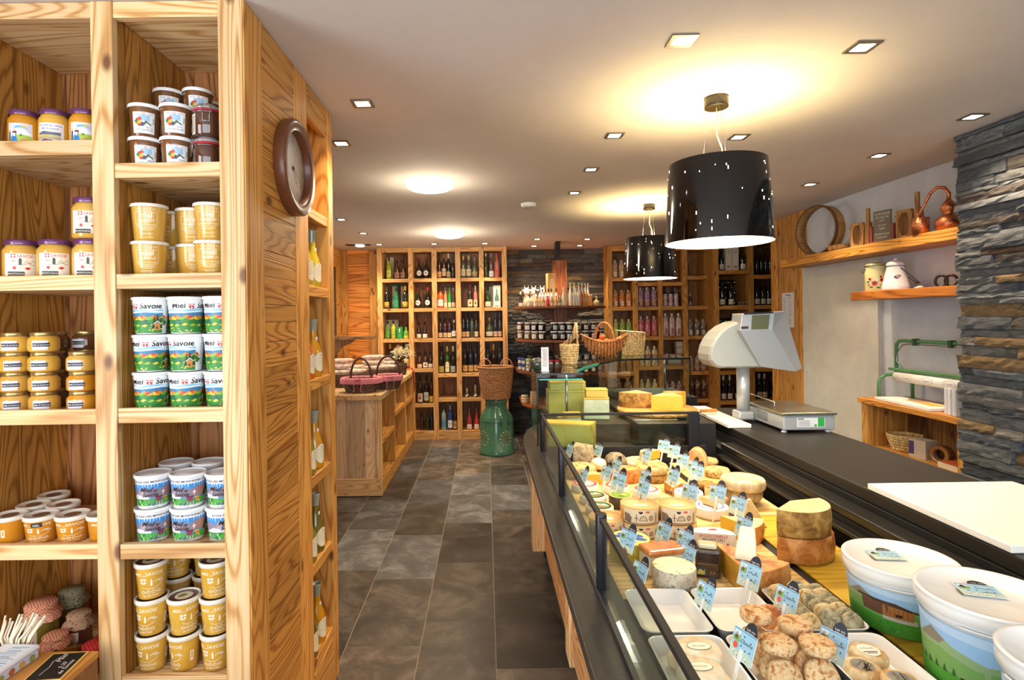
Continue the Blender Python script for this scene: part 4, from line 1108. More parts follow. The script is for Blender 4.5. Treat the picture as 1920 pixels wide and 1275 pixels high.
stack(SA, .0527, 334, 700, 1.70, z, h, 3, D+'centre stack', g, [.45, -.6, .9])
stack(SA, .0527, 402, 700, 1.71, z, h, 3, D+'right stack by the upright', g, [-.5, .45, .5])
stack(SA, .0527, 356, 700, 1.83, z, h, 3, D+'shaded rear stack, right', g, [.6, .6, .6])
stack(SA, .0527, 296, 700, 1.83, z, h, 3, D+'shaded rear stack, left', g, [.5, .5, .3])
flush(CELLR)
g = 'blue mountain honey tubs'; z = ZR[3]+e; h = .1006; D = 'white tub with blue mountain print, % of the '
for px, nm, r_ in ((274, 'left', [1.05, .95]), (335, 'centre', [.6, .65]), (398, 'right', [1.3, .75])): stack(MO, .0527, px, 950, 1.70, z, h, 2, D+'front '+nm+' pair', g, r_)
stack(MO, .0527, 312, 950, 1.84, z, h, 2, D+'rear left pair', g, [.2, .1]); stack(MO, .0527, 370, 950, 1.84, z, h, 2, D+'rear right pair', g, [.2, .1])
flush(CELLR)
g = 'printed amber honey cups'; z = ZR[4]+e; h = .1076; D = 'amber honey cup with white print, % of the '
stack(NA, .0477, 277, 1150, 1.70, z, h, 3, D+'front left stack', g, [.1, .0, .45])
stack(NA, .0477, 341, 1150, 1.70, z, h, 2, D+'low centre pair', g, [-.5, .9])
stack(NA, .0477, 402, 1150, 1.70, z, h, 3, D+'front right stack', g, [.1, .6, .55])
stack(NA, .0477, 320, 1150, 1.845, z, h, 3, D+'shaded rear left stack', g, [.3, .5, .3])
stack(NA, .0477, 372, 1150, 1.85, z, h, 3, D+'shaded rear right stack', g, [.3, .5, .5])
flush(CELLR)
GI, LA, TO = Kind(mk_girl), Kind(mk_lavender), Kind(mk_tower)
z = ZL[0]+e; y_ = 1.70
stack(GI, .0415, 46, 230, y_, z, 0, 1, 'honey jar with a blue skirted figure on its label, left end of the top shelf', 'picture label jars', [.4])
stack(LA, .0415, 103, 230, y_, z, 0, 1, 'pale honey jar with a lavender field label and purple lid', None, [.4])
stack(GI, .0415, 160, 230, y_, z, 0, 1, 'honey jar with a blue skirted figure on its label, beside the upright', 'picture label jars', [.4])
flush(CELLL)
g = 'honey jars with a tower on the label'; z = ZL[1]+e; D = 'honey jar with red lettered label, '
stack(TO, .0475, 38, 480, y_, z, 0, 1, D+'leftmost on the second shelf', g, [.6]); stack(TO, .0475, 102, 480, y_, z, 0, 1, D+'second from the left on the second shelf', g, [.55])
stack(TO, .0475, 168, 480, y_, z, .1226, 2, D+'% of the pair beside the upright', g, [.45, .4]); stack(TO, .0475, 82, 480, 1.83, z, 0, 1, D+'half hidden behind the two left ones', g, [.3])
flush(CELLL)
g = 'small stacked honey jars'; z = ZL[2]+e; h = .0590
K = [Kind(mk_squat(HONEY2)), Kind(mk_squat(GOLDC)), Kind(mk_squat(HONEY)), Kind(mk_squat(mottle('dark_honey', ['#5a3820', '#6a4428'], scale=9, bump=0, rough=.1, coat=.8)))]
for px, Y, nm, ks, r in ((28, 1.70, 'far left front stack', [1, 1, 0, 0], .8), (83, 1.70, 'second front stack', [1, 1, 0, 0], .75), (154, 1.70, 'three high stack beside the upright', [2, 2, 1], .55), (112, 1.80, 'left dark rear stack', [3]*4, .2), (156, 1.83, 'right dark rear stack', [3]*4, .2)):
    stack([K[q] for q in ks], .0405, px, 700, Y, z, h, len(ks), 'squat honey jar, % of the '+nm, g, [r+rnd.uniform(-.15, .15) for _ in ks])
flush(CELLL)
g = 'small honey cups with white lids'; z = ZL[3]+e
for px, Y, lb, r in ((31, 1.70, 'front row, far left', -1.2), (80, 1.70, 'front row, with a black price sticker', .4), (131, 1.70, 'front row, third from the left', .5), (180, 1.70, 'front row, against the upright', .9), (68, 1.80, 'second row, left', 0), (116, 1.80, 'second row, right', 0), (102, 1.90, 'alone at the back', 0)):
    stack(SN, .0467, px, 990, Y, z, 0, 1, 'short amber honey cup with white lid, '+lb, g, [r])
flush(CELLL)
o = [o for o in COL.objects if 'black price sticker' in o.get('label', '')][0]
d = Decal(); d.rect(-.014, .052, .012, .064, '#17171a').text('MIEL', -.001, .0545, .008, '#e8e8e8'); d.build('price_sticker', cylsurf(lambda q: .0432, .0432), o, eps=.0003, base=.0022)

# bottom left: cloth-topped jars, wooden block with tin and slate
def cloth(name, c1, c2, sc, dots=False):
    m, nt, b = newmat(name); L = nt.links
    tc = N(nt, 'TexCoord'); ck = N(nt, 'TexChecker'); ck.inputs['Scale'].default_value = sc; L.new(tc.outputs['Object'], ck.inputs[0])
    if dots:
        vo = N(nt, 'TexVoronoi'); vo.inputs['Scale'].default_value = sc; L.new(tc.outputs['Object'], vo.inputs[0])
        r = ramp(nt, [(.22, c2), (.30, c1)]); L.new(vo.outputs['Distance'], r.inputs[0]); L.new(r.outputs[0], b.inputs['Base Color'])
    else:
        ck.inputs[1].default_value = hx(c1); ck.inputs[2].default_value = hx(c2); L.new(ck.outputs[0], b.inputs['Base Color'])
    b.inputs['Roughness'].default_value = .85; return m
GING = cloth('orange_gingham', '#c9623c', '#eab894', 190); FLOR = cloth('grey_floral_cloth', '#8a8464', '#2e2c20', 95, True); FLO2 = cloth('brown_floral_cloth', '#b28a6a', '#4a2a20', 95, True); REDC = cloth('red_check', '#d12028', '#e85048', 160)
def cloth_jar(name, label, px, py, Y, zt, r, clm, fill, hh, lab=True):
    p = onY(px, py, Y); zb_ = ZL[4]
    t = thing('cloth_topped_jar', label, 'jar', (p.x, Y, zb_+.0006))
    a = MB(); a.lathe(jar_profile(r, hh, .86, .84), 28); link('jar', a, fill, t)
    a = MB(); R = random.Random(int(px))
    def jt(a_, j): return (.10*sin(4*a_+px)+.05*sin(9*a_)) * (1 if j == 0 else .35 if j == 1 else 0)
    a.lathe([(r*1.22, hh*.70), (r*1.10, hh*.82), (r*.90, hh*.86), (r*.92, hh*.90), (r*.95, hh*.99), (r*.85, hh*1.03), (0, hh*1.045)], 48, jit=jt); link('cloth_cover', a, clm, t)
    if lab:
        d = Decal(); d.rect(-.02, hh*.1, .02, hh*.62, '#ecd9c0')
        for k in range(14): d.ell(-.016+.0025*k, hh*.58-.001*(k%2), .0009, .0009, '#b03a3a', 6)
        d.line([(-.012,hh*.3),(-.004,hh*.4),(.002,hh*.25),(.012,hh*.35)], .0012, '#3a3a6a'); d.build('label', cylsurf(lambda q: r, r), t)
    return t
cloth_jar('a', 'jar with orange gingham cloth cover and printed label, tallest in the lower left corner', 78, 1200, 1.80, 0, .047, GING, plain('#8a7a30', .1, coat=.6), .150)
cloth_jar('b', 'lower jar with orange gingham cloth cover beside the tall one', 104, 1200, 1.716, 0, .036, GING, plain('#7a4a20', .1, coat=.6), .094)
cloth_jar('c', 'jar with grey floral cloth cover at the back of the bottom shelf', 136, 1200, 1.905, 0, .040, FLOR, plain('#6a5a30', .1, coat=.6), .140, lab=False)
cloth_jar('d', 'jar with brown floral cloth cover next to the upright', 149, 1200, 1.795, 0, .036, FLO2, plain('#6a3a2a', .1, coat=.6), .118)
p = onY(172, 1200, 1.70)
t = thing('red_lid_jar', 'jar with red checked lid in front of the upright', 'jar', (p.x+.012, 1.697, ZL[4]+.0006))
a = MB(); a.lathe(jar_profile(.034, .075, .9, .86), 28); link('jar', a, plain('#7a2a20', .1, coat=.6), t)
a = MB(); a.lathe([(.033, .064), (.034, .066), (.034, .076), (.032, .078), (0, .0785)], 28); link('lid', a, REDC, t)
p = onY(128, 1200, 1.70)
t = thing('gold_lid_jar', 'jar lying low with a gold metal lid behind the small blackboard', 'jar', (p.x+.01, 1.694, ZL[4]+.0006))
a = MB(); a.lathe(jar_profile(.032, .065, .95, .86), 28); link('jar', a, plain('#6a4a20', .1, coat=.6), t)
a = MB(); a.lathe([(.031, .055), (.0325, .057), (.0325, .064), (.031, .066), (0, .0662)], 28); link('lid', a, plain('#9a7a2c', .25, .8), t)
BZT = .69
BXR = -1.088
t = thing('wooden_block', 'solid wooden crate with rough sides standing before the left shelving', 'crate')
a = MB(); a.box(-1.52, 1.15, 0, BXR, 1.567, BZT-.018); link('side', a, mottle('rough_box_side', ['#7c5230', '#94683e', '#a87a4a'], scale=30, bump=.4, stretch=(1, 1, .3)), t, bevel=.002)
a = MB(); a.box(-1.522, 1.148, BZT-.0178, BXR+.001, 1.569, BZT); link('top', a, mottle('smooth_box_top', ['#c98a42', '#d89a50'], scale=6, bump=.05, rough=.4), t, bevel=.002)
# painted tin
c = onZ(25, 1255, BZT)
t = thing('painted_tin', 'pale blue and white decorated tin on the wooden crate', 'tin', (onZ(34, 1258, BZT).x-.045, 1.46, BZT+.0005), radians(-4))
a = MB(); a.box(-.05, -.085, 0, .05, .085, .024); link('base', a, plain('#c3cbe2', .3), t, bevel=.006, bseg=3)
a = MB(); a.box(-.0515, -.0865, .0245, .0515, .0865, .036); link('lid', a, plain('#dfe4ea', .3), t, bevel=.005, bseg=3)
d = Decal(); d.rect(-.044,-.078,.044,.078,'#e9edf0')
R = random.Random(5)
for k in range(16): d.line([(R.uniform(-.04,.0), -.07+.009*k), (R.uniform(-.01,.02), -.066+.009*k+R.uniform(-.004,.004)), (R.uniform(.02,.042), -.068+.009*k)], .0028, ('#8fb2d2', '#6c97c2', '#b9cfdf')[k%3])
d.build('lid_print', topsurf(.036), t, step=0)
d = Decal(); [d.ell(-.06+.03*k, .013, .009, .009, ('#c9a24a', '#8a9a5a', '#b0603a')[k%3], 10) for k in range(5)]
d.build('side_print', lambda x, y, off: Vector((.05+off, x, y)), t, step=0)
# small blackboard
t = thing('small_blackboard', 'small blackboard with chalk writing lying on the wooden crate', 'blackboard', (onZ(106, 1252, BZT).x, onZ(106, 1252, BZT).y, BZT+.0006), radians(6))
a = MB(); a.box(-.047, -.062, 0, .047, .062, .004); link('frame', a, plain('#e0b860', .4), t, bevel=.001)
a = MB(); a.box(-.042, -.057, .004, .042, .057, .0044); link('slate', a, plain('#16120f', .6), t)
d = Decal(); w_ = '#e8e4dc'
d.text('Miel', .0, .034, .022, w_, shear=.3, rot=pi/2, align='CENTER').text('5,20', .020, .0, .016, w_, shear=.3, rot=pi/2).text('de Savoie', .034, -.01, .016, w_, shear=.3, rot=pi/2).line([(-.018,-.04),(-.014,-.005),(-.02,.02),(-.010,.045)], .0014, w_)
d.build('chalk_writing', topsurf(.0044), t, step=0)
# tied bag of pale pasta at the left edge
t = thing('straw_bundle', 'cellophane bag of pale dried pasta leaning at the lower left edge', 'food bag', (onZ(14, 1240, BZT).x-.005, 1.562, BZT+.0006), .0)
a = MB(); R = random.Random(6)
for k in range(30):
    x, y = R.uniform(-.045, .045), R.uniform(-.015, .012)
    a.tube([(x*.6, y, .003), (x, y+R.uniform(-.004, .004), .045), (x*1.35+.02, y+.01, .085+R.uniform(-.01, .02))], .0028, 6)
o = link('pasta', a, plain('#ecdcc0', .5), t); o['kind'] = 'stuff'
a = MB(); a.box(-.045, -.024, .004, .035, -.019, .022); link('label', a, plain('#efe0dc', .4), t)

# ---- wall clock on the flank
c = onX(545, 316, FX)
t = thing('wall_clock', 'oval looking round wall clock with brown wooden rim on the panelled flank', 'clock', (FX-.003, c.y, c.z), radians(90))
# local -Y faces the aisle after the turn (world +X)
RC = .168
M_ = Matrix.Rotation(radians(90), 4, 'X')
a = MB(); a.lathe([(RC-.003, 0), (RC, .004), (RC, .036), (RC-.003, .040), (RC-.037, .037), (RC-.040, .034), (RC-.043, .010)][::1], 64, 0, M_); link('rim', a, mottle('brown_lacquer', ['#5e3420', '#6c3e26', '#74462c'], scale=5, bump=0, rough=.35, coat=.2), t)
a = MB(); a.lathe([(0, .010), (RC-.043, .010), (RC-.042, .002)][::-1], 48, 0, M_); link('dial', a, plain('#e4dcd2', .5), t)
d = Decal()
for k in range(12):
    an = pi/2-2*pi*(k+1)/12; d.text(str(k+1), .096*cos(an), .096*sin(an)-.007, .02, '#5c5650', off=.002)
    d.line([(.112*cos(an), .112*sin(an)), (.120*cos(an), .120*sin(an))], .002, '#5c5650')
d.build('numerals', planeY(-.0104), t, step=0)
for nm, an, ln, w in (('hour_hand', radians(-55), .06, .004), ('minute_hand', radians(-25), .09, .003), ('second_hand', radians(68), .085, .001)):
    d = Decal(); d.line([(-.015*cos(an), -.015*sin(an)), (ln*cos(an), ln*sin(an))], w, '#4a4540'); d.build(nm, planeY(-.0125-.001*len(nm)/10), t, step=0)
a = MB(); a.cyl(.006, .010, .016, 16, 0, M_); link('hand_cap', a, plain('#4a4540', .4), t)

# ---- juice bottles in the flank niche
def mk_juice(fill, labc='#efe8cc'):
    def f():
        t = thing('juice_bottle', '', 'juice bottle')
        pr = [(0, .001), (.036, 0), (.038, .01), (.038, .07), (.034, .11), (.022, .145), (.0165, .170), (.016, .190)]
        a = MB(); a.lathe(pr, 24); link('bottle', a, fill, t)
        a = MB(); a.lathe([(.016, .190), (.018, .215), (.0215, .236), (.022, .240), (.020, .2405), (.0165, .215), (.014, .192), (0, .192)], 24); link('neck', a, plain('#9aa090', .08, coat=1.0), t)
        d = Decal(); d.ell(0, .062, .033, .040, labc, 28)
        for i in range(4): d.rect(-.014, .050+.009*i, .014, .0508+.009*i, '#8a8468')
        d.text('Jus', 0, .088, .010, '#7a7458', shear=.3); d.build('label', cylsurf(lambda z_: .0382, .0382), t)
        d = Decal(); d.rect(-.006, .152, .006, .166, '#f2f0e6'); d.build('price_sticker', lambda x, y, off: Vector(((.0205+off)*sin(x/.0205), -(.0205+off)*cos(x/.0205), y)), t)
        return t
    return f
JU = {k: Kind(mk_juice(plain(c, .08, coat=.9))) for k, c in dict(yellow='#c9b018', orange='#d8641a', olive='#8a8420', gold='#c98e14', dark='#6e6420').items()}
rows = [('yellow', 'yellow'), ('orange', 'gold'), ('olive', 'gold'), ('olive', 'dark'), ('dark', 'gold')]
for i, (a_, b_) in enumerate(rows):
    z = ZN[i+1]+.0006
    for j, (cc, yy) in enumerate(((a_, 2.275), (b_, 2.385))):
        JU[cc].put((FX-.045, yy, z), radians(78 if j == 0 else 70), f'{cc} juice bottle with oval label, {("nearer", "farther")[j]} on the {ORD[i]} niche shelf down', 'juice bottles in the flank niche')

# ================================================================== BOTTLES
def mk_bottle(shape, gl, cap, lab, h, r, style='plain'):
    def f():
        t = thing({'liq': 'liqueur_bottle', 'mini': 'miniature_bottle', 'flask': 'round_flask', 'flute': 'slim_bottle'}.get(shape, 'wine_bottle'), '', 'bottle')
        if shape == 'burg': pr = [(0, .002), (r*.9, 0), (r, .004), (r, h*.40), (r*.86, h*.52), (r*.50, h*.66), (r*.36, h*.76), (r*.34, h*.80)]
        elif shape == 'liq': pr = [(0, .002), (r*.92, 0), (r, .004), (r, h*.56), (r*.9, h*.63), (r*.42, h*.72), (r*.38, h*.84)]
        elif shape == 'flask': pr = [(0, .002), (r*.6, 0), (r*.9, h*.12), (r, h*.30), (r*.9, h*.48), (r*.4, h*.62), (r*.26, h*.70), (r*.26, h*.84)]
        elif shape == 'flute': pr = [(0, .002), (r*.95, 0), (r, .004), (r, h*.50), (r*.7, h*.66), (r*.36, h*.82), (r*.34, h*.86)]
        else: pr = [(0, .002), (r*.93, 0), (r, .004), (r, h*.58), (r*.93, h*.64), (r*.5, h*.71), (r*.38, h*.76), (r*.37, h*.80)]
        a = MB(); a.lathe(pr, 14); link('bottle', a, plain(gl, .06, coat=.8), t)
        zc = pr[-1][1]; rc = pr[-1][0]
        a = MB(); a.lathe([(rc, zc-.0), (rc*1.12, zc+.001), (rc*1.12, h-.002), (rc, h), (0, h)], 12); link('capsule', a, plain(cap, .3), t)
        if lab:
            d = Decal(); m_ = '#4a3a2a'
            if style == 'round': d.ell(0, h*.27, r*.85, r*.85, lab, 18).ell(0, h*.27, r*.3, r*.18, m_, 10)
            elif style == 'low': d.rect(-r*1.1, h*.05, r*1.1, h*.27, lab).rect(-r*.6, h*.14, r*.6, h*.15, m_).rect(-r*.5, h*.10, r*.5, h*.108, m_)
            elif style == 'pic': d.rect(-r*1.1, h*.06, r*1.1, h*.36, lab).ell(0, h*.20, r*.45, h*.06, '#7a5a30', 10).ell(r*.1, h*.24, r*.25, h*.03, '#a8483a', 8).rect(-r*.7, h*.30, r*.7, h*.315, m_)
            elif style == 'band': d.rect(-r*1.1, h*.09, r*1.1, h*.30, lab).rect(-r*1.1, h*.13, r*1.1, h*.155, m_).rect(-r*.6, h*.22, r*.6, h*.24, m_)
            elif style == 'arch': d.poly([(-r*.85,h*.06),(r*.85,h*.06),(r*.85,h*.34),(r*.5,h*.42),(0,h*.44),(-r*.5,h*.42),(-r*.85,h*.34)], lab).rect(-r*.5,h*.2,r*.5,h*.215,m_)
            elif style == 'neck': d.rect(-r*1.1, h*.05, r*1.1, h*.25, lab).rect(-r*.6, h*.14, r*.6, h*.152, m_)
            else: d.rect(-r*1.1, h*.10, r*1.1, h*.40, lab).rect(-r*.6, h*.26, r*.6, h*.275, m_).rect(-r*.5, h*.20, r*.5, h*.21, m_)
            d.build('label', cylsurf(lambda z: r, r), t, step=.012)
            if style == 'neck':
                d = Decal(); d.ell(0, h*.60, r*.45, r*.45, '#cfd2d6', 12); d.build('neck_label', lambda x, y, off: Vector((x, -r*.62-off, y)), t, step=0)
        return t
    return f
BOT = {}
def bottle(px, py, Y, z, hpx, shape, gl, cap, lab, style, label, group, wpx=None, X=None):
    s = Y/F
    h = round(hpx*s, 2); r = {'liq': .034, 'mini': .017, 'flask': .05, 'flute': .030, 'burg': .041}.get(shape, .035)
    if wpx: r = wpx*s/2
    k = (shape, gl, cap, lab, h, round(r, 3), style)
    if k not in BOT: BOT[k] = Kind(mk_bottle(shape, gl, cap, lab, h, r, style))
    return BOT[k].put((onY(px, py, Y).x if X is None else X, Y, z+.0006), rnd.uniform(-.12, .12), label, group)
def carton(px, py, Y, z, wpx, hpx, col, label, group=None, dep=.07, deco=None, cat='box', name='gift_box'):
    s = Y/F; w, h = wpx*s, hpx*s
    t = thing(name, label, cat, (onY(px, py, Y).x, Y, z+.0006), 0, group)
    a = MB(); a.box(-w/2, -dep/2, 0, w/2, dep/2, h); link('carton', a, plain(col, .5), t, bevel=.001)
    d = Decal()
    if deco == 'bottle':
        d.poly([(-w*.3,h*.04),(w*.3,h*.04),(w*.3,h*.42),(w*.1,h*.64),(w*.08,h*.84),(-w*.08,h*.84),(-w*.1,h*.64),(-w*.3,h*.42)], '#5f8a70').rect(-w*.3,h*.08,w*.3,h*.28,'#e8e8e0')
    elif deco == 'dot': d.ell(0, h*.78, w*.16, w*.16, '#d8ecd8', 12).ell(0, h*.6, w*.12, w*.12, '#d8ecd8', 12).rect(-w*.25, h*.1, w*.25, h*.45, '#3fa85a')
    elif deco == 'ring': d.ell(0, h*.76, w*.2, w*.2, '#a8643a', 14).ell(0, h*.76, w*.13, w*.13, col, 14).rect(-w*.3, h*.1, w*.3, h*.2, '#c9a080')
    else: d.rect(-w*.4, h*.1, w*.4, h*.92, '#c8c0ac').rect(-w*.38, h*.12, w*.38, h*.2, '#8a7a5a').rect(-w*.38, h*.75, w*.38, h*.9, '#c9b890')
    d.build('printed_front', planeY(-dep/2), t, step=0); return t
COLN = ['first', 'second', 'third', 'fourth', 'fifth']; ROWN = ['top', 'second', 'third', 'fourth', 'fifth', 'bottom']
GRP = 'bottles in the far wall shelving'
CO = {'#141210': 'dark', '#3a1a10': 'brown', '#9aa820': 'yellow green', '#4a2c1c': 'brown', '#5f5e50': 'clear', '#2c4a18': 'green', '#6a4a4a': 'clear', '#c07a70': 'rose', '#e05a1c': 'orange', '#d89a70': 'amber', '#2a9a3a': 'bright green', '#5a7a3a': 'green', '#b8c030': 'yellow', '#7ab040': 'light green', '#3f4a30': 'olive', '#2a1a18': 'dark brown', '#9ab0b0': 'frosted', '#2a4a8a': 'blue', '#a83a30': 'rosy red', '#1e3a1a': 'dark green', '#3a1420': 'dark red', '#c9762a': 'amber', '#162030': 'blue black', '#1f7a50': 'green'}
CELLS = {
 (0,0): [(730,41,'liq','#9aa820','#2a2a1a','#d9dc50','plain'),(745,36,'liq','#4a2c1c','#1a1210','#b98a6a','pic'),(756,36,'liq','#4a2c1c','#1a1210','#b98a6a','pic')],
 (1,0): [(786.5,38,'burg','#141210','#5a1c18','#f0ece4','round'),(800,38,'burg','#141210','#5a1c18','#f0ece4','round')],
 (2,0): [(824.5,46,'bord','#3a1a10','#2a1a10','#e8a860','low',8.2),(833.3,46,'bord','#3a1a10','#8a6a4a','#f0d0b0','plain',8.2),(842,46,'bord','#141210','#cfc8c0','#c9a878','low',8.2),(849.5,44,'flute','#141210','#3a3a3a',None,'',7.2)],
 (3,0): [(868,43,'bord','#5f5e50','#c9a878','#d8cca0','plain'),(878,43,'bord','#5f5e50','#c9a878','#d8cca0','plain'),(890,40,'burg','#5f5e50','#8a7a60','#b8a880','band')],
 (4,0): [(911.5,49,'flute','#2c4a18','#c8c8c0',None,''),(922,47,'bord','#6a4a4a','#8a8a92','#f2f0ec','low'),(932.5,47,'bord','#c07a70','#c83a48','#d86a58','plain')],
 (0,1): [(725.4,43,'bord','#141210','#5a5a50','#e0b84a','band'),(743,40,'liq','#1f7a50','#2a3a30','#2a9a70','plain'),(760,43,'bord','#141210','#d8b83a','#e8c84a','band')],
 (1,1): [(784,38,'burg','#141210','#6a2a28','#f0e0dc','round'),(802,40,'burg','#141210','#b83040','#f0ece8','round')],
 (2,1): [(826,40,'bord','#e05a1c','#3a2a20','#dfe2e0','plain',11),(835.5,38,'liq','#d89a70','#6a6a6a','#f0e0c0','low',6.5),(843,38,'liq','#2a9a3a','#5a8a6a','#e8e8b8','low',6.5),(850,38,'liq','#4a2c1c','#8a8a9a','#e8c8c0','low',6.5)],
 (3,1): [(881.4,42,'bord','#2a1a18','#8a2a28','#e8d8a8','pic'),(891.5,41,'bord','#c07a70','#c9b8a0','#e8d8a8','pic',8)],
 (4,1): [(915,40,'burg','#1e3a1a','#1a2a18','#e8e2c8','low')],
 (0,2): [(726,34,'liq','#5a7a3a','#1e2018','#5aa83a','plain',9),(737,34,'liq','#b8c030','#2a2a1a','#b8c850','plain',9),(760.5,21,'liq','#7ab040','#a8c84a','#d8dc60','low',10)],
 (1,2): [(784.7,31,'liq','#2a1a18','#141210','#e8dcc8','low',9),(796,31,'liq','#2a1a18','#141210','#f0f0e8','low',9)],
 (2,2): [(825,38,'liq','#2a1a18','#141414','#d8c0a0','low',8),(834,38,'liq','#3a1420','#1a1a20','#d8b88a','low',8),(842,38,'liq','#3a1420','#1a1a20','#e0d0a0','low',8),(850,34,'liq','#141210','#e8dcd8','#e8e8e0','plain',8)],
 (3,2): [(868,47,'bord','#162030','#141414','#c9a880','neck',7.5),(875.5,47,'bord','#162030','#141414','#c9a880','neck',7.5),(884,46,'bord','#3f4a30','#141414','#4a4430','low',8),(892,47,'bord','#162030','#3a4a5a','#d8ccb0','neck',7.5)],
 (4,2): [(917,37,'flask','#3f4a30','#b88a6a','#e0dcc8','band'),(928,46,'bord','#162030','#4a5a7a','#c9a890','neck',8),(936.5,46,'bord','#162030','#4a5a7a','#c9a890','neck',7.5)],
 (0,3): [(730,46,'bord','#141210','#c8a83a','#d8c8a0','low'),(745,45,'bord','#141210','#c9a070','#d8c8a0','low'),(760.7,47,'bord','#141210','#6ab08a','#e8dca0','plain')],
 (1,3): [(785,29,'liq','#4a2c1c','#141210','#e8c8a0','low',9.5),(796,31,'liq','#3a1a10','#1a1010','#f0ece0','pic',9.5),(805.5,31,'liq','#3a1a10','#1a1010','#e8e4d0','low',8)],
 (2,3): [(826,51,'bord','#141210','#1a1a18','#b8a860','low',10),(837,51,'bord','#2c4a18','#c8d060','#e8e4b8','arch',9.5),(848,51,'bord','#141210','#d8d090','#a8b0b0','low',9.5)],
 (3,3): [(870.5,55,'bord','#141210','#22303a','#c9a060','neck',10),(881,55,'bord','#162030','#22303a','#c9a060','neck',10),(890.5,55,'bord','#162030','#22303a','#c9a060','neck',8.5)],
 (4,3): [(913,54,'bord','#162030','#2a2a2a','#b89860','neck',9.5),(924,52,'bord','#2a1a18','#d8a860','#e0d8c0','low',9.5),(935.5,55,'bord','#162030','#3a3a3a','#c9a060','neck',9.5)],
 (1,4): [(785.4,52,'bord','#141210','#1a1512','#d8c0b0','pic',10),(797.4,52,'bord','#141210','#1a1512','#b8c0b8','plain',10),(806,50,'bord','#3a1a10','#2a1a12','#e8c050','low',7.5)],
 (1,5): [(787.5,33,'bord','#3a1420','#3a1420',None,'',8),(798,33,'bord','#1e3a1a','#3a4a3a',None,'',9),(806.5,33,'bord','#162030','#2a3a5a',None,'',7.5)],
 (2,5): [(829,46,'bord','#9ab0b0','#4a5a5a','#5a9ac0','plain',9.5),(841,47,'bord','#2a4a8a','#8aa8c8','#e0e8f0','plain',9.5),(850,46,'bord','#3a1a10','#8a4a3a','#e0c080','pic',7)],
 (3,5): [(877,40,'burg','#a83a30','#8a5a50','#f0d8cc','low',10),(890.5,40,'burg','#a83a30','#8a5a50','#f0d8cc','low',10)],
}
for (c, r_), L_ in CELLS.items():
    z = .115 if r_ == 5 else BZ[c][r_]
    sh = {'liq': .034, 'flask': .05, 'flute': .030, 'burg': .041}
    rs = [(q[7]*7.5/F/2 if len(q) > 7 else sh.get(q[2], .035))+.001 for q in L_]; xs = [onY(q[0], 560, 7.5).x for q in L_]
    for _ in range(60):
        for i in range(len(xs)-1):
            m_ = rs[i]+rs[i+1]-(xs[i+1]-xs[i])
            if m_ > 0: xs[i] -= m_/2; xs[i+1] += m_/2
        xs = [min(max(x, BP[c][1]+r), BP[c+1][0]-r) for x, r in zip(xs, rs)]
    for i, q in enumerate(L_):
        pos = {1: ['alone'], 2: ['left', 'right'], 3: ['left', 'middle', 'right'], 4: ['far left', 'second', 'third', 'far right']}[len(L_)][i]
        bottle(q[0], 560, 7.50, z, min(q[1], 47) if r_ == 0 else q[1], q[2], q[3], q[4], q[5], q[6], f'{CO[q[3]]} {"bottle" if len(L_) > 1 else "bottle standing"}, {pos} in the {ROWN[r_]} cell, {COLN[c]} column of the bottle shelving', GRP, q[7] if len(q) > 7 else None, X=xs[i])
YB = 7.66
carton(733, 560, YB, BZ[0][0], 12, 42, '#d8cdb8', 'pale gift box behind the yellow green bottle in the top left cell', dep=.06)
carton(741, 560, YB, BZ[0][1], 11, 45, '#1f8a5a', 'tall green tube shaped gift box behind the green liqueur bottle', dep=.06)
carton(757, 560, YB, BZ[0][1], 11, 44, '#6a6450', 'grey gift box behind the yellow capped bottle', dep=.06)
carton(918, 560, YB, BZ[4][1], 15, 39, '#b8b0a0', 'grey gift box behind the green wine bottle, fifth column', dep=.06)
carton(931.5, 560, 7.52, BZ[4][1], 13.5, 41, '#eeeae0', 'white box printed with a green bottle in the fifth column', deco='bottle')
carton(729.5, 560, YB, BZ[0][2], 11, 35, '#c9c2b4', 'pale framed box behind the left green bottle, third cell', dep=.06)
carton(740.5, 560, YB, BZ[0][2], 12, 35, '#bdb5a5', 'pale framed box behind the yellow bottle, third cell', dep=.06)
carton(749, 560, 7.50, BZ[0][2], 11.5, 22, '#1f8a3a', 'small bright green box between two bottles, third cell', deco='dot')
for px, h_, nm in ((874, 17, 'left'), (890, 23, 'right')):
    t = thing('snow_globe_bottle', f'small round glass ornament, {nm} of the pair in the fourth column', 'ornament', (onY(px, 640, 7.5).x, 7.5, BZ[3][4]+.0006), 0, 'glass ornaments')
    h = h_*.0071; r = .035
    a = MB(); a.sphere(r, (0, 0, r), 14, 8); link('globe', a, plain('#4a4a38', .05, coat=1), t)
    a = MB(); a.lathe([(.012, 2*r-.006), (.014, h*.8), (.010, h), (0, h)], 12); link('stopper', a, plain('#b8a888', .3), t)
    a = MB(); a.sphere(.013, (-.006, -r*.8, .02), 8, 6); a.sphere(.009, (.010, -r*.85, .035), 8, 6); link('white_figure', a, WHITE, t)

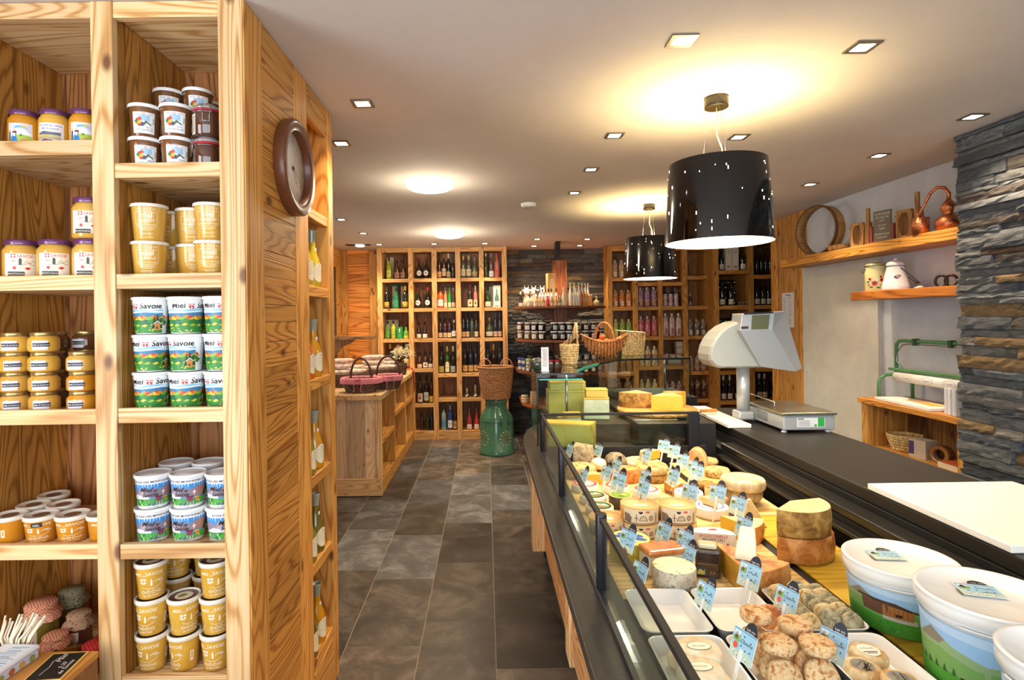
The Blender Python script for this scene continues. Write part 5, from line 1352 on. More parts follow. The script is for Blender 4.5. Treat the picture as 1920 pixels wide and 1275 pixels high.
# ================================================================== SWEETS
def ell_pts(n, r): return [(r*cos(2*pi*k/n), r*sin(2*pi*k/n)) for k in range(n)]
def mk_bag(cols, lab, w, h, bow='#e8dcc0', seed=1):
    mt = mottle('sweets_'+'_'.join(c.strip('#') for c in cols), cols, scale=45, bump=.6, rough=.3, bscale=70, coat=.4, dist=0)
    def f():
        t = thing('sweets_bag', '', 'food bag'); R = random.Random(seed)
        a = MB(); dp = .032
        n = 14; prof = [(.85, 0), (1.0, .05), (1.03, .35), (1.0, .58), (.92, .74), (.6, .83), (.34, .86)]
        vs = []; fs = []
        for j, (q, zz) in enumerate(prof):
            for k in range(n):
                an = 2*pi*k/n; jj = R.uniform(.94, 1.04)
                sx = w/2*q*jj; sy = dp*q*jj
                vs.append((sx*abs(cos(an))**.7*(1 if cos(an) > 0 else -1), sy*abs(sin(an))**.7*(1 if sin(an) > 0 else -1), zz*h))
        for j in range(len(prof)-1):
            for k in range(n): fs.append((j*n+k, j*n+(k+1)%n, (j+1)*n+(k+1)%n, (j+1)*n+k))
        fs.append(tuple(reversed(range(n)))); a.add(vs, fs, 0, True)
        for _ in range(14): a.sphere(.0105, (R.uniform(-.38,.38)*w, -dp*R.uniform(.75,.95), h*R.uniform(.08,.68)), 7, 5, 0, sc=(1,.8,1))
        link('filled_bag', a, mt, t)
        a = MB(); vs = []; fs = []
        for j, (q, zz) in enumerate(((.33, .85), (.45, .92), (.38, 1.0))):
            for k in range(n):
                an = 2*pi*k/n; jj = 1+.3*sin(5*an)*(j/2)
                vs.append((w/2*q*cos(an)*jj, dp*q*.7*sin(an)*jj, h*(zz+(R.uniform(-.05,.05) if j == 2 else 0))))
        for j in range(2):
            for k in range(n): fs.append((j*n+k, j*n+(k+1)%n, (j+1)*n+(k+1)%n, (j+1)*n+k))
        a.add(vs, fs, 0, True); link('gathered_top', a, plain(cols[-1], .2, coat=.4), t)
        a = MB(); z0 = h*.80; y = -dp*.8
        for sg in (-1, 1):
            a.tube([(0, y, z0), (sg*w*.26, y-.008, z0+.030), (sg*w*.44, y-.01, z0+.010), (sg*w*.2, y-.006, z0-.006), (0, y, z0)], .0022, 5)
            a.tube([(0, y, z0), (sg*w*.15, y-.014, z0-.02), (sg*w*.22, y-.012, z0-.045)], .002, 5)
        link('ribbon_bow', a, plain(bow, .4), t)
        if lab:
            d = Decal(); d.rect(-w*.22, h*.06, w*.22, h*.34, lab).rect(-w*.14, h*.2, w*.14, h*.215, '#6a5a40').rect(-w*.12, h*.14, w*.12, h*.155, '#6a5a40')
            d.build('label', planeY(-dp*1.12), t, step=0)
        return t
    return f
BAG = {}
def bag(X, Y, z, wpx, hpx, cols, lab, label, group, bow='#e8dcc0'):
    s = Y/F; k = (tuple(cols), lab, round(wpx, 1), hpx)
    if k not in BAG: BAG[k] = Kind(mk_bag(cols, lab, wpx*s, hpx*s, bow, len(BAG)+1))
    BAG[k].put((X, Y, z+.0006), rnd.uniform(-.06, .06), label, group)
SWEETS = {
 (0,0): ([1154.5,1167,1179], 10.5, 33, ['#8a5a30','#d8b080','#f0dcc0'], '#f4e8d0', 'tan curl'),
 (0,1): ([1154.5,1167,1180], 11, 32, ['#c85a18','#e08a38','#f0b878'], '#f4ecd8', 'orange wrapped'),
 (1,1): ([1203,1213.5,1226], 10, 36, ['#2a1a24','#a87a94','#d8b8c8'], '#d89a3a', 'dark purple'),
 (0,2): ([1156,1168,1180], 11, 32, ['#5a7a18','#8aa83a','#c8cc70'], '#ecd890', 'green topped'),
 (1,2): ([1202.5,1215,1228], 12, 37, ['#b82838','#e06a74','#f4c0c0'], '#c88a60', 'red and pink'),
 (2,2): ([1249.5,1261,1273.5], 11.5, 42, ['#b0605a','#ecc8c0','#f4e8e0'], '#b87a5a', 'pink and white'),
 (3,2): ([1296,1308,1320], 11.5, 30, ['#3a2a20','#7a6450','#c8b8a0'], '#f0e0d0', 'brown'),
 (0,3): ([1156,1168,1180], 11.5, 28, ['#8a5a20','#b88a40','#d8b070'], None, 'golden'),
 (1,3): ([1203.5,1215.5,1227.5], 11.5, 37, ['#a87a50','#e8d4a0','#f4ecd0'], None, 'cream'),
 (3,3): ([1296,1308,1320], 11.5, 28, ['#4a4a5a','#b89a80','#e0c8b0'], None, 'grey and cream'),
 (0,4): ([1157.5,1175], 14, 42, ['#6a4420','#a8783a','#d0a870'], None, 'long golden'),
 (1,4): ([1203.5,1215.5,1227.5], 11.5, 36, ['#8a6a3a','#d8c080','#ecdcb0'], None, 'pale yellow'),
 (2,4): ([1251,1262.5,1274], 11, 32, ['#8a3a40','#b8808a','#e0c8c8'], '#9a6a50', 'rosy'),
 (3,4): ([1296,1307.5,1319], 11, 34, ['#2a1210','#5a2a20','#a88a70'], None, 'dark red'),
}
P3 = {3: ['left', 'middle', 'right'], 2: ['left', 'right']}
for (c, r_), (xs, w_, h_, cols, lab, nm) in SWEETS.items():
    n_ = len(xs); L0, L1 = SP[c][1]+.004, SP[c+1][0]-.004
    for i in range(n_):
        w_ = (L1-L0)/n_/(SY+.06)*F/1.15
        bag((L0+(L1-L0)*(i+.5)/n_), SY+.06, SZ[c][r_], w_, h_, cols, lab, f'{nm} bag, {P3[n_][i]} in the {ROWN[r_]} cell, {COLN[c]} sweets column', 'tied bags in the sweets shelving')
# little jars, clear boxes, single bottle
def mk_sj():
    t = thing('small_jar', '', 'jar'); r, h = .031, .082
    a = MB(); a.lathe(jar_profile(r, h, .8, .8), 16); link('jar', a, mottle('mixed_sweets', ['#6a3a4a', '#d8b0b8', '#e8e0c8'], scale=60, bump=.3, rough=.2), t)
    a = MB(); a.lathe([(r*.82, h*.84), (r*.85, h), (0, h)], 16); link('lid', a, plain('#e2dcc8', .3), t); return t
SJ = Kind(mk_sj)
for k, tier in enumerate(('lower', 'upper')):
    for i, px in enumerate((1247.5, 1257.5, 1267.5)):
        SJ.put((onY(px, 560, SY+.06).x, SY+.06, SZ[2][1]+.0006+k*.0825), 0, f'little sweet jar, {P3[3][i]} of the {tier} row in the third column', 'little sweet jars')
for px, nm in ((1252, 'left'), (1267, 'right')):
    bag(onY(px, 600, SY+.17).x, SY+.17, SZ[2][1], 13, 35, ['#1a1414','#3a2a2a','#6a5a58'], None, f'dark bag behind the little sweet jars, {nm} one', 'dark bags behind the jars')
bottle(1294, 560, SY+.06, SZ[3][1], 23, 'liq', '#4a2c1c', '#d8d0d8', '#b0a8c0', 'low', 'single small bottle standing in the fourth column of the sweets shelving', None, 6)
for i, (px, z, w_, h_, nm) in enumerate(((1272, SZ[2][3]+21*.0071, 12.5, 12, 'upper small'), (1272, SZ[2][3]+33.2*.0071, 12.5, 11, 'topmost small'), (1262.5, SZ[2][3], 28, 21, 'wide lower'))):
    carton(px, 640, SY+.07, z, w_, h_, ('#b08a68', '#a8aaa0', '#a07a58')[i], f'{nm} clear fronted box of biscuits in the third column', 'biscuit boxes', dep=.08, deco=None, name='biscuit_box')

# ================================================================== WINES
g = 'wines in the far right shelving'
WYc = WY+.08
def wb(px, z, hp, lab, style, label, gl='#141210', cap='#2a1a1a', w_=10): bottle(px, 560, WYc, z, hp, 'bord', gl, cap, lab, style, label, g, w_)
wb(1353.6, WZ[0][0], 44, '#f4e8d4', 'low', 'dark bottle with cream label, left of the two white boxes', w_=9)
wb(1393.2, WZ[0][0], 44, '#f8f0e0', 'low', 'bottle with white label right of the two white boxes', w_=11)
for px, nm in ((1365.3, 'left'), (1378, 'right')): carton(px, 560, WYc, WZ[0][0], 11.5, 45, '#f0e4cc', f'tall white wine box with a ring emblem, {nm} of two', 'tall white wine boxes', deco='ring')
for i, px in enumerate((1419.5, 1428, 1436.5, 1445, 1453.5)): wb(px, WZ[1][0], 50, None if i < 4 else '#e8d8b0', 'low', f'tall dark bottle, {ORD[i]} from the left in the top right wine cell', '#1a120c' if i < 3 else '#5a2a10', '#3a3434', 7.5)
for i, px in enumerate((1354, 1370)): wb(px, WZ[0][1], 45, '#ecdfb4', 'low', f'standing wine bottle with cream label before the bottle pile, {P3[2][i]}', w_=11)
for i, px in enumerate((1419, 1430, 1441, 1453)): wb(px, WZ[1][1], 45, '#ece6d4', 'low', f'wine bottle with broad cream label, {ORD[i]} from the left in the second right cell', w_=10)
for i, px in enumerate((1354, 1366, 1380)): wb(px, WZ[0][4], 46, '#f0ded0', 'low', f'white capped bottle, {ORD[i]} from the left in the bottom left wine cell', cap='#e8e4e0', w_=9.5)
for i, px in enumerate((1421, 1431)): wb(px, WZ[1][4], 46, '#e8c8b0', 'low', f'white capped bottle, {P3[2][i]} one in the bottom right wine cell', cap='#e8e4e0', w_=10)
def mk_lying():
    t = thing('lying_wine_bottle', '', 'wine bottle')
    M = Matrix.Rotation(radians(-90), 4, 'X') @ Matrix.Rotation(0, 4, 'Z')
    a = MB(); r, h = .038, .29
    a.lathe([(0, .012), (.012, .010), (.024, .002), (r-.004, 0), (r, .004), (r, h*.6), (r*.5, h*.72), (r*.38, h*.8), (r*.38, h), (0, h)], 16, 0, M)
    link('bottle', a, plain('#1c1614', .08, coat=.9), t); return t
LB = Kind(mk_lying)
X0 = WP[0][1]+.045
for base_z, cols_, rows_, col0, nm in ((WZ[0][1], 4, 5, X0+.0, 'second'), (WZ[0][2], 4, 4, X0, 'third'), (WZ[0][4], 0, 0, 0, ''), (WZ[1][1], 4, 3, WP[1][1]+.045, 'right second'), (WZ[1][4], 4, 3, WP[1][1]+.045, 'right bottom')):
    n_ = 0
    for r_ in range(rows_):
        for c in range(cols_ - (r_ % 2)):
            n_ += 1
            LB.put((col0+.0775*c+(r_ % 2)*.0388, WY+.22, base_z+.0388+r_*.0674), 0, f'lying dark bottle, {ORD[r_]} layer, {ORD[c]} from left, pile of the {nm} wine cell', 'lying wine bottles')
t = thing('price_sign', 'small dark price sign before the pile of lying bottles', 'sign', (onY(1393, 560, WY+.03).x, WY+.035, WZ[0][1]+.0006))
a = MB(); a.box(-.048, -.003, 0, .048, .003, .038); link('frame', a, plain('#d8ccb8', .4), t)
d = Decal(); d.rect(-.043, .004, .043, .034, '#1a1614').text('7,90', 0, .012, .02, '#e0dcd0'); d.build('slate', planeY(-.003), t, step=0)

# ================================================================== STAND ITEMS
sw = .0064
def arc_xy(px, R_, dz=0):
    """x from the photo, y on a circle round the stand"""
    Y = SYC-.3
    for _ in range(6):
        X = onY(px, 600, Y).x; q = max(R_*R_-(X-SX)**2, .0004); Y = SYC+.05-sqrt(q)
    return X, Y
z = STZ[0]
def stand_b(px, R_, hp, shape, gl, cap, lab, st, label, wpx, g='miniature bottles on the round stand'):
    X, Y = arc_xy(px, R_); s = Y/F; h = round(hp*s, 3); r = wpx*s/2
    k = ('st', shape, gl, cap, lab, h, round(r, 3), st)
    if k not in BOT: BOT[k] = Kind(mk_bottle(shape, gl, cap, lab, h, r, st))
    BOT[k].put((X, Y, z+.0006), 0, label, g)
stand_b(976.5, .50, 29, 'bord', '#1a120e', '#e0d8c8', '#e8dcc0', 'low', 'dark miniature bottle at the left end of the upper round shelf', 7.5)
stand_b(985.5, .50, 22, 'flask', '#c8bfa8', '#c8a080', '#e8e0d0', 'band', 'small round clear flask, second from the left on the upper round shelf', 9)
stand_b(996, .50, 25, 'flask', '#c8bfa0', '#c8a080', '#e0d4b8', 'band', 'larger round clear flask beside the small one on the upper round shelf', 12)
for i, px in enumerate((1007, 1013, 1019.5, 1035.5, 1043, 1050)):
    stand_b(px, .50, 19, 'liq', ('#c9a060', '#c8a468', '#c08a48', '#a88a50', '#d09068', '#7a7a40')[i], ('#c8643a', '#e8e0d0', '#e8e0d8', '#e8e4e0', '#e08848', '#e0d8b8')[i], '#e4d0a8', 'low', f'tiny amber bottle, {ORD[i]} from the left in the front row of the round shelf', 6)
stand_b(1027.7, .50, 19, 'liq', '#d01818', '#c02020', None, '', 'tiny bright red bottle on the round shelf', 6.5)
for i, px in enumerate((1012.5, 1018, 1023.5, 1029, 1034.5, 1043.5)):
    stand_b(px, .37, 33, 'bord', '#dfe0e4', '#141414', '#f0f0f4', 'plain', f'black capped miniature with white label, {ORD[i]} from the left in the rear row', 5.5)
stand_b(1005.5, .38, 31, 'bord', '#ded8c8', '#1a1414', None, '', 'black capped clear miniature right of the white cow figures', 6)
stand_b(1058, .50, 34, 'flute', '#cfc4a8', '#d8d0c0', None, '', 'fancy clear decanter on the round shelf', 9)
for i, px in enumerate((1071, 1076, 1081, 1086)):
    stand_b(px, .50, 33, 'bord', '#d8d2c2', '#c8c4b8', None, '', f'slim clear bottle, {ORD[i]} from the left in the row of clear bottles', 4.6)
for i, px in enumerate((1091, 1096, 1100.5)):
    stand_b(px, .49, 33, 'bord', ('#8a3a18', '#b8641c', '#b89a20')[i], '#c8c0b0', None, '', f'slim bottle with amber spirit, {ORD[i]} from the left after the clear bottles', 4.6)
for i, px in enumerate((1070, 1077.5, 1086)):
    stand_b(px, .36, 43, 'flute', '#d0ccbc', '#c8b860', None, '', f'gold stoppered slim bottle, {ORD[i]} from the left behind the clear bottles', 6)
for i, px in enumerate((1092, 1098, 1103)):
    stand_b(px, .36, 42, 'flute', '#c8c0b8', '#c8b0b0', None, '', f'pink stoppered slim bottle, {ORD[i]} from the left behind the amber spirits', 5)
stand_b(1119, .49, 17, 'flask', '#b8ac70', '#d8ccb0', None, '', 'small round flask with yellow liquid at the right end of the round shelf', 12)
X, Y = arc_xy(1107, .40); t = thing('beige_cup', 'beige cylindrical cup near the right end of the round shelf', 'cup', (X, Y, z+.0006))
a = MB(); a.lathe([(0, 0), (.026, 0), (.026, .12), (.029, .122), (.029, .135), (.024, .135), (.024, .10), (0, .10)], 20); link('body', a, plain('#dfb080', .5), t)
X, Y = arc_xy(1033, .28); t = thing('tall_box', 'tall tan cardboard box at the centre of the round shelf', 'box', (X, Y-.02, z+.0006), radians(18))
a = MB(); a.box(-.048, -.035, 0, .048, .035, .395); link('carton', a, plain('#d8a868', .6), t, bevel=.001)
a = MB(); a.box(-.030, -.0365, .05, .030, -.0352, .33); link('printed_front', a, plain('#e8c898', .6), t)
# white cow figures
def mk_cow():
    t = thing('cow_figure', '', 'ornament')
    a = MB(); a.sphere(.045, (0, 0, .07), 14, 10, sc=(.9, .8, 1.25)); a.sphere(.040, (0, -.012, .16), 14, 10, sc=(1, .95, 1.0)); a.sphere(.022, (0, -.045, .148), 10, 8, sc=(1.1, 1, .8))
    for s in (-1, 1):
        a.sphere(.014, (s*.042, 0, .172), 8, 6, sc=(1.4, .5, .8)); a.tube([(s*.018, 0, .19), (s*.026, 0, .205), (s*.024, 0, .222)], [.007, .005, .002], 6)
    a.cyl(.036, 0, .03, 16)
    link('body', a, plain('#efe8da', .35), t)
    b = MB(); b.sphere(.0045, (-.014, -.048, .172), 6, 5); b.sphere(.0045, (.014, -.048, .172), 6, 5); link('eye', b, BLACK, t); return t
CW = Kind(mk_cow)
for px, R_, nm in ((988, .36, 'left'), (1001.5, .34, 'middle'), (1017.5, .22, 'right')):
    X, Y = arc_xy(px, R_); CW.put((X, Y+.0, z+.0006), 0, f'white ceramic cow figure, {nm} of three on the round shelf', 'white cow figures', scale=(.92, .92, 1.2))
# jam jars on the second shelf
def mk_jam(fill, rr=.043, hh=.104):
    def f():
        t = thing('jam_jar', '', 'jam jar'); a = MB(); a.lathe(jar_profile(rr, hh, .9, .84), 20); link('jar', a, plain(fill, .1, coat=.6), t)
        a = MB(); a.lathe([(rr*.93, hh*.86), (rr*.94, hh*.96), (0, hh*.965)], 20); a.lathe([(rr*.95, hh*.93), (rr*.97, hh*.955), (rr*.95, hh), (0, hh)], 20); link('lid', a, plain('#e8e6e4', .3), t)
        d = Decal(); d.rect(-.030, .018, .026, .066, '#eceae8')
        for i in range(3): d.rect(-.02, .030+.010*i, .016, .0325+.010*i, '#8a8a92')
        d.build('label', cylsurf(lambda q: rr, rr), t, step=.01); return t
    return f
JAM = [Kind(mk_jam(c)) for c in ('#6a3a2a', '#14161c', '#8a6848', '#3a1c20')]
z = STZ[1]
cols_ = [(976, 2, 0), (990, 2, 0), (1003, 2, 1), (1016.5, 3, 1), (1038, 1, 1), (1052, 1, 1), (1066, 1, 1), (1080, 1, 1), (1096, 1, 3), (1111, 3, 3), (1125, 3, 3)]
for i, (px, lo, up) in enumerate(cols_):
    X, Y = arc_xy(px, .49)
    for k, q in enumerate((lo, up)):
        JAM[q].put((X, Y, z+.0006+k*.1046), (.3 if px > 1030 else -.5)+rnd.uniform(-.2, .2), f'jam jar with white label, {("lower", "upper")[k]} row, {["first","second","third","fourth","fifth","sixth","seventh","eighth","ninth","tenth","eleventh"][i]} from the left, middle round shelf', 'jam jars on the middle round shelf')
z = STZ[2]
def mk_cj(c):
    def f():
        t = thing('cloth_lid_jar', '', 'jar'); rr, hh = .032, .078
        a = MB(); a.lathe(jar_profile(rr, hh, .9, .84), 16); link('jar', a, plain('#3a2420', .1, coat=.6), t)
        a = MB(); a.lathe([(rr*1.08, hh*.70), (rr*1.02, hh*.98), (rr*.9, hh), (0, hh)], 16); link('lid', a, plain(c, .5), t)
        d = Decal(); d.rect(-.022, .008, .022, .048, '#ece8e0'); d.build('label', cylsurf(lambda q: rr, rr), t, step=.01); return t
    return f
CJ = {n: Kind(mk_cj(c)) for n, c in dict(blue='#2c3a8a', green='#a8b850', tan='#c8a078', red='#b02830').items()}
seq = [(974.5, 'blue'), (981.5, 'blue'), (989.5, 'green'), (1000, 'tan'), (1010, 'red'), (1022, 'tan'), (1033, 'red'), (1044, 'red'), (1060, 'tan'), (1072, 'blue'), (1085, 'green'), (1098, 'tan'), (1112, 'red'), (1124, 'green')]
for i, (px, c) in enumerate(seq):
    X, Y = arc_xy(px, .49)
    for k in range(2):
        CJ[c].put((X, Y, z+.0006+k*.0786), -.3, f'{c} lidded jar, {("lower", "upper")[k]} row, place {i+1} from the left on the lower round shelf', 'small jars on the lower round shelf')
# dark lids behind: pots
for i, (px, R_) in enumerate(((996, .25), (1014, .24), (1031, .22))):
    X, Y = arc_xy(px, R_); t = thing('preserve_pot', f'dark lidded preserve pot, {ORD[i]} from the left behind the small jars', 'pot', (X, Y, z+.0006), 0, 'dark preserve pots')
    a = MB(); a.lathe([(0, 0), (.055, 0), (.06, .01), (.058, .165), (0, .165)], 20); link('pot', a, plain('#4a3a34', .3), t)
    a = MB(); a.lathe([(.061, .16), (.062, .178), (.05, .186), (0, .188)], 20); link('lid', a, plain('#2c3038', .2, coat=.6), t)
z = STZ[3]
def mk_rb():
    t = thing('round_cheese_box', '', 'cheese box')
    a = MB(); a.lathe([(0, 0), (.043, 0), (.043, .020), (0, .020)], 20); link('base', a, plain('#d8c098', .6), t)
    a = MB(); a.lathe([(.0445, .0205), (.0445, .031), (0, .031)], 20); link('lid', a, plain('#ecdcc0', .6), t); return t
RB = Kind(mk_rb)
for px, n_, R_ in ((982, 3, .38), (999, 5, .40)):
    X, Y = arc_xy(px, R_)
    for k in range(n_): RB.put((X, Y, z+.0006+k*.0315), 0, f'small round pale box, {ORD[k]} from the bottom of the {("left" if n_ == 3 else "right")} stack on the orange shelf', 'small round cheese boxes')

# ================================================================== MILK CAN AND BASKETS
c = onZ(932, 851, 0)
t = thing('milk_can', 'green painted milk churn with flower rosettes carrying a wicker basket', 'milk can', (c.x, c.y+.06, 0), .05)
CANG = mottle('green_enamel', ['#3a6650', '#42705a', '#4a7a62'], scale=6, bump=.05, rough=.18, coat=.5)
a = MB(); a.lathe([(0, .004), (.200, 0), (.204, .01), (.204, .05), (.197, .056), (.197, .40), (.19, .44), (.125, .53), (.118, .56), (.118, .585), (.13, .60), (.135, .64), (.128, .645), (0, .645)], 44); link('body', a, CANG, t)
a = MB(); a.lathe([(.206, .012), (.209, .02), (.206, .03)], 40); a.lathe([(.199, .385), (.202, .395), (.199, .405)], 40); link('hoop', a, plain('#4a7c66', .2, coat=.5), t)
for s in (-1, 1):
    a = MB(); an = radians(-65 if s > 0 else 120)
    a.tube([(q*cos(an)-w_*sin(an), q*sin(an)+w_*cos(an), z_) for q, w_, z_ in ((.196, -.05, .36), (.205, -.05, .42), (.20, -.05, .475), (.195, 0, .485), (.20, .05, .475), (.205, .05, .42), (.196, .05, .36))], .007, 8)
    link('handle', a, CANG, t)
d = Decal()
for cx in (-.185, .10):
    for k in range(12):
        an = 2*pi*k/12
        for rr_, s_, cc in ((.040, .010, '#b8604a'), (.070, .013, '#e4d4b4')):
            x, y = cx+rr_*cos(an), .20+rr_*sin(an)*1.15
            d.poly([(x+s_*cos(an)*1.2, y+s_*sin(an)*1.2), (x-s_*.5*sin(an), y+s_*.5*cos(an)), (x-s_*cos(an), y-s_*sin(an)), (x+s_*.5*sin(an), y-s_*.5*cos(an))], cc, layer=1)
    d.ell(cx, .20, .012, .012, '#a8483a', 12, layer=2)
d.build('painted_flowers', cylsurf(lambda q: .198, .198), t, step=.02)
def wicker(name, c1, c2, sc=70, vs=1.0):
    k = ('wk', name)
    if k in MATS: return MATS[k]
    m, nt, b = newmat(name); L = nt.links
    tc = N(nt, 'TexCoord'); mp = N(nt, 'Mapping'); mp.inputs['Scale'].default_value = (1, 1, vs); L.new(tc.outputs['Object'], mp.inputs[0])
    nz = N(nt, 'TexNoise'); nz.inputs['Scale'].default_value = sc; nz.inputs['Detail'].default_value = 3; L.new(mp.outputs[0], nz.inputs[0])
    r = ramp(nt, [(.35, c2), (.62, c1)]); L.new(nz.outputs[0], r.inputs[0]); L.new(r.outputs[0], b.inputs['Base Color']); b.inputs['Roughness'].default_value = .55
    MATS[k] = m; return m
def weave(mb, prof, rx, ry, strand=.0045, n=26, rows=None, wob=.0035):
    """horizontal strands running over and under upright stakes; prof: height -> scale"""
    z0, z1 = prof[0][1], prof[-1][1]
    rows = rows or int((z1-z0)/(strand*1.75))
    def sc(z):
        for (s0, a0), (s1, a1) in zip(prof, prof[1:]):
            if z <= a1: return s0+(s1-s0)*(z-a0)/(a1-a0)
        return prof[-1][0]
    for j in range(rows+1):
        z = z0+(z1-z0)*j/rows; q = sc(z); pts = []
        m_ = n*2
        for k in range(m_):
            an = 2*pi*k/m_; o = wob*(1 if (k//1+j) % 2 else -1)*(1 if k % 2 == 0 else 0)
            pts.append(((rx*q+o)*cos(an), (ry*q+o)*sin(an), z))
        mb.tube(pts, strand, 5, closed=True)
    for k in range(n):
        an = 2*pi*(k+.5)/n
        mb.tube([((rx*sc(z_))*cos(an), (ry*sc(z_))*sin(an), z_) for z_ in (z0, (z0+z1)/2, z1)], strand*.9, 5)
WD = wicker('brown_wicker', '#d09a66', '#8a5834'); WL = wicker('straw_wicker', '#e8cc94', '#b08a50'); WO = wicker('honey_wicker', '#d08a4a', '#8a4e20'); WG = wicker('grey_wicker', '#7a5c48', '#33241c')
BB = (c.x, c.y+.06, .6465)
t = thing('brown_wicker_basket', 'tapered brown wicker basket with two handles standing on the green milk churn', 'basket', BB)
a = MB(); weave(a, [(.80, .006), (.90, .15), (1.0, .36)], .205, .19, .0055, 26); link('woven_side', a, WD, t)
a = MB(); a.lathe([(0, .0), (.16, .0), (.163, .008), (0, .008)], 28); link('bottom', a, WD, t)
a = MB(); a.tube([(.208*cos(2*pi*k/40), .193*sin(2*pi*k/40), .366) for k in range(40)], .010, 7, closed=True); link('rim', a, WD, t)
for s in (-1, 1):
    a = MB(); a.tube([(s*(.05+.075+.07*cos(an)), -.12*s*0-.05+.0, .366+.10*sin(an)) for an in [pi*k/12 for k in range(13)]], .008, 7); link('handle', a, WD, t)

# ---- baskets and sausages on the low cabinet
PINKC = cloth('pink_check_cloth', '#c8506a', '#e0a0a8', 170)
def lined_basket(px, py, Y, rx, ry, label, rz=0):
    p = onY(px, py, Y)
    t = thing('lined_basket', label, 'basket', (p.x, Y, CABT+.0006), rz, 'cloth lined wicker baskets')
    a = MB(); weave(a, [(.78, .006), (.95, .07), (1.0, .125)], rx, ry, .005, 22); link('woven_side', a, WG, t)
    a = MB(); a.lathe([(0, 0), (.74, 0), (.75, .007), (0, .007)], 28, sx=rx, sy=ry); link('bottom', a, WG, t)
    R = random.Random(3); a = MB()
    a.lathe([(.80, .05), (.96, .115), (1.04, .140), (1.12, .125), (1.13, .085)], 48, sx=rx, sy=ry, jit=lambda an, j: .03*sin(7*an)+.02*sin(13*an) if j > 2 else 0); link('cloth_liner', a, PINKC, t)
    a = MB(); a.tube([(0, ry*1.0*cos(an), .125+.19*sin(an)) for an in [pi*k/18 for k in range(19)]], .010, 8)
    link('handle', a, plain('#4a2418', .5), t).rotation_euler = (0, 0, radians(62))
    a = MB(); y = -ry*1.12
    for s in (-1, 1): a.tube([(s*.004, y, .12), (s*.035, y-.012, .09), (s*.028, y-.012, .03), (s*.045, y-.01, .012 if s > 0 else .02)], .005, 6, flat=.4)
    for s in (-1, 1): a.tube([(0, y, .12), (s*.02, y-.008, .14), (s*.032, y-.006, .125), (0, y, .118)], .004, 6)
    link('ribbon', a, plain('#d87a90', .5), t); return t
lined_basket(677, 720, 5.30, .175, .125, 'wicker basket with pink checked cloth and dark handle at the cabinet front, left')
lined_basket(728, 720, 5.52, .13, .12, 'wicker basket with pink checked cloth and dark handle, right one near the edge', .3)
# crates of sausages behind
def mk_crate(w, d, h, label, x, y, rz=0, mt=None):
    t = thing('sausage_basket', label, 'basket', (x, y, CABT+.0006), rz, 'shallow baskets of sausages')
    a = MB(); weave(a, [(.92, .006), (1.0, h)], w/2, d/2, .0055, 22); link('woven_side', a, mt or WG, t)
    a = MB(); a.lathe([(0, 0), (.9, 0), (.9, .008), (0, .008)], 26, sx=w/2, sy=d/2); link('bottom', a, mt or WG, t)
    return t
mk_crate(.54, .46, .13, 'low grey wicker basket heaped with pale sausages at the left', -1.50, 5.85)
mk_crate(.54, .46, .13, 'low grey wicker basket of sausages in the middle of the cabinet', -1.27, 6.34)
mk_crate(.50, .42, .13, 'low grey wicker basket with straw at the far end of the cabinet', -1.22, 6.90)
SAUM = mottle('floured_sausage', ['#946050', '#c8a494', '#e4d2c4', '#efe6da'], scale=22, bump=.5, rough=.8)
def mk_saus():
    t = thing('dry_sausage', '', 'sausage')
    a = MB(); pts = [(-.115, 0, .004), (-.09, 0, .001), (-.04, .004, -.002), (.01, .006, -.003), (.06, .003, -.001), (.095, 0, .003), (.112, 0, .006)]
    a.tube(pts, [.003, .019, .024, .025, .024, .018, .003], 10); link('sausage', a, SAUM, t)
    a = MB(); a.tube([(.112, 0, .006), (.125, .004, .010), (.13, -.004, .004)], .0016, 5); link('string', a, plain('#e8dcc8', .7), t); return t
SAU = Kind(mk_saus); R = random.Random(11)
piles = [(-1.50, 5.85, 7, 5, 'left basket'), (-1.27, 6.34, 7, 5, 'middle basket'), (-1.22, 6.90, 5, 4, 'far basket')]
for bx, by, n_, lay, nm in piles:
    for l in range(lay):
        for k in range(n_-l):
            y = by+(k-(n_-l-1)/2)*.0565
            xs = (-.135, .135) if (nm != 'far basket' and l < 3 and 0 < k < n_-l-1) else (0,)
            for q, x in enumerate(xs):
                zz = CABT+.037+l*.0545
                if l < 2 and ((abs(x)+.125)/.25)**2+((abs(y-by)+.026)/.205)**2 > .98: continue
                SAU.put((bx+x, y, zz), 0, f'floury dry sausage, {ORD[l]} layer, {ORD[k]} from the front{("", ", " + ("left", "right")[q] + " end")[len(xs) > 1]}, {nm}', 'dry sausages in baskets', rot=(0, 0, R.uniform(-.012, .012)+(pi if k % 2 else 0)))
t = thing('straw_tuft', 'loose tuft of pale straw spilling over the far sausage baskets', 'straw', (-1.02, 6.9, CABT+.21)); R = random.Random(12)
a = MB()
for _ in range(150):
    x, y, zz = R.uniform(-.10, .10), R.uniform(-.16, .16), R.uniform(-.0, .10); dx, dy, dz = R.uniform(-.07, .07), R.uniform(-.07, .07), R.uniform(-.04, .05)
    a.tube([(x, y, zz), (x+dx*.5, y+dy*.5, zz+dz+.012), (x+dx, y+dy, zz+dz)], .0022, 4)
o = link('straw', a, plain('#e8dcb0', .7), t); o['kind'] = 'stuff'; t['kind'] = 'stuff'
t = thing('red_ribbon', 'long red ribbon hanging off the far end of the cabinet edge', 'ribbon', (CX1+.02, 7.2, CABT))
a = MB(); a.tube([(-.06, -.02, .06), (-.02, 0, .05), (.004, 0, .012), (.008, 0, -.08), (.012, .01, -.2), (.002, 0, -.26)], [.02, .035, .03, .022, .022, .018], 8, flat=.25); link('ribbon', a, plain('#b81820', .4), t)
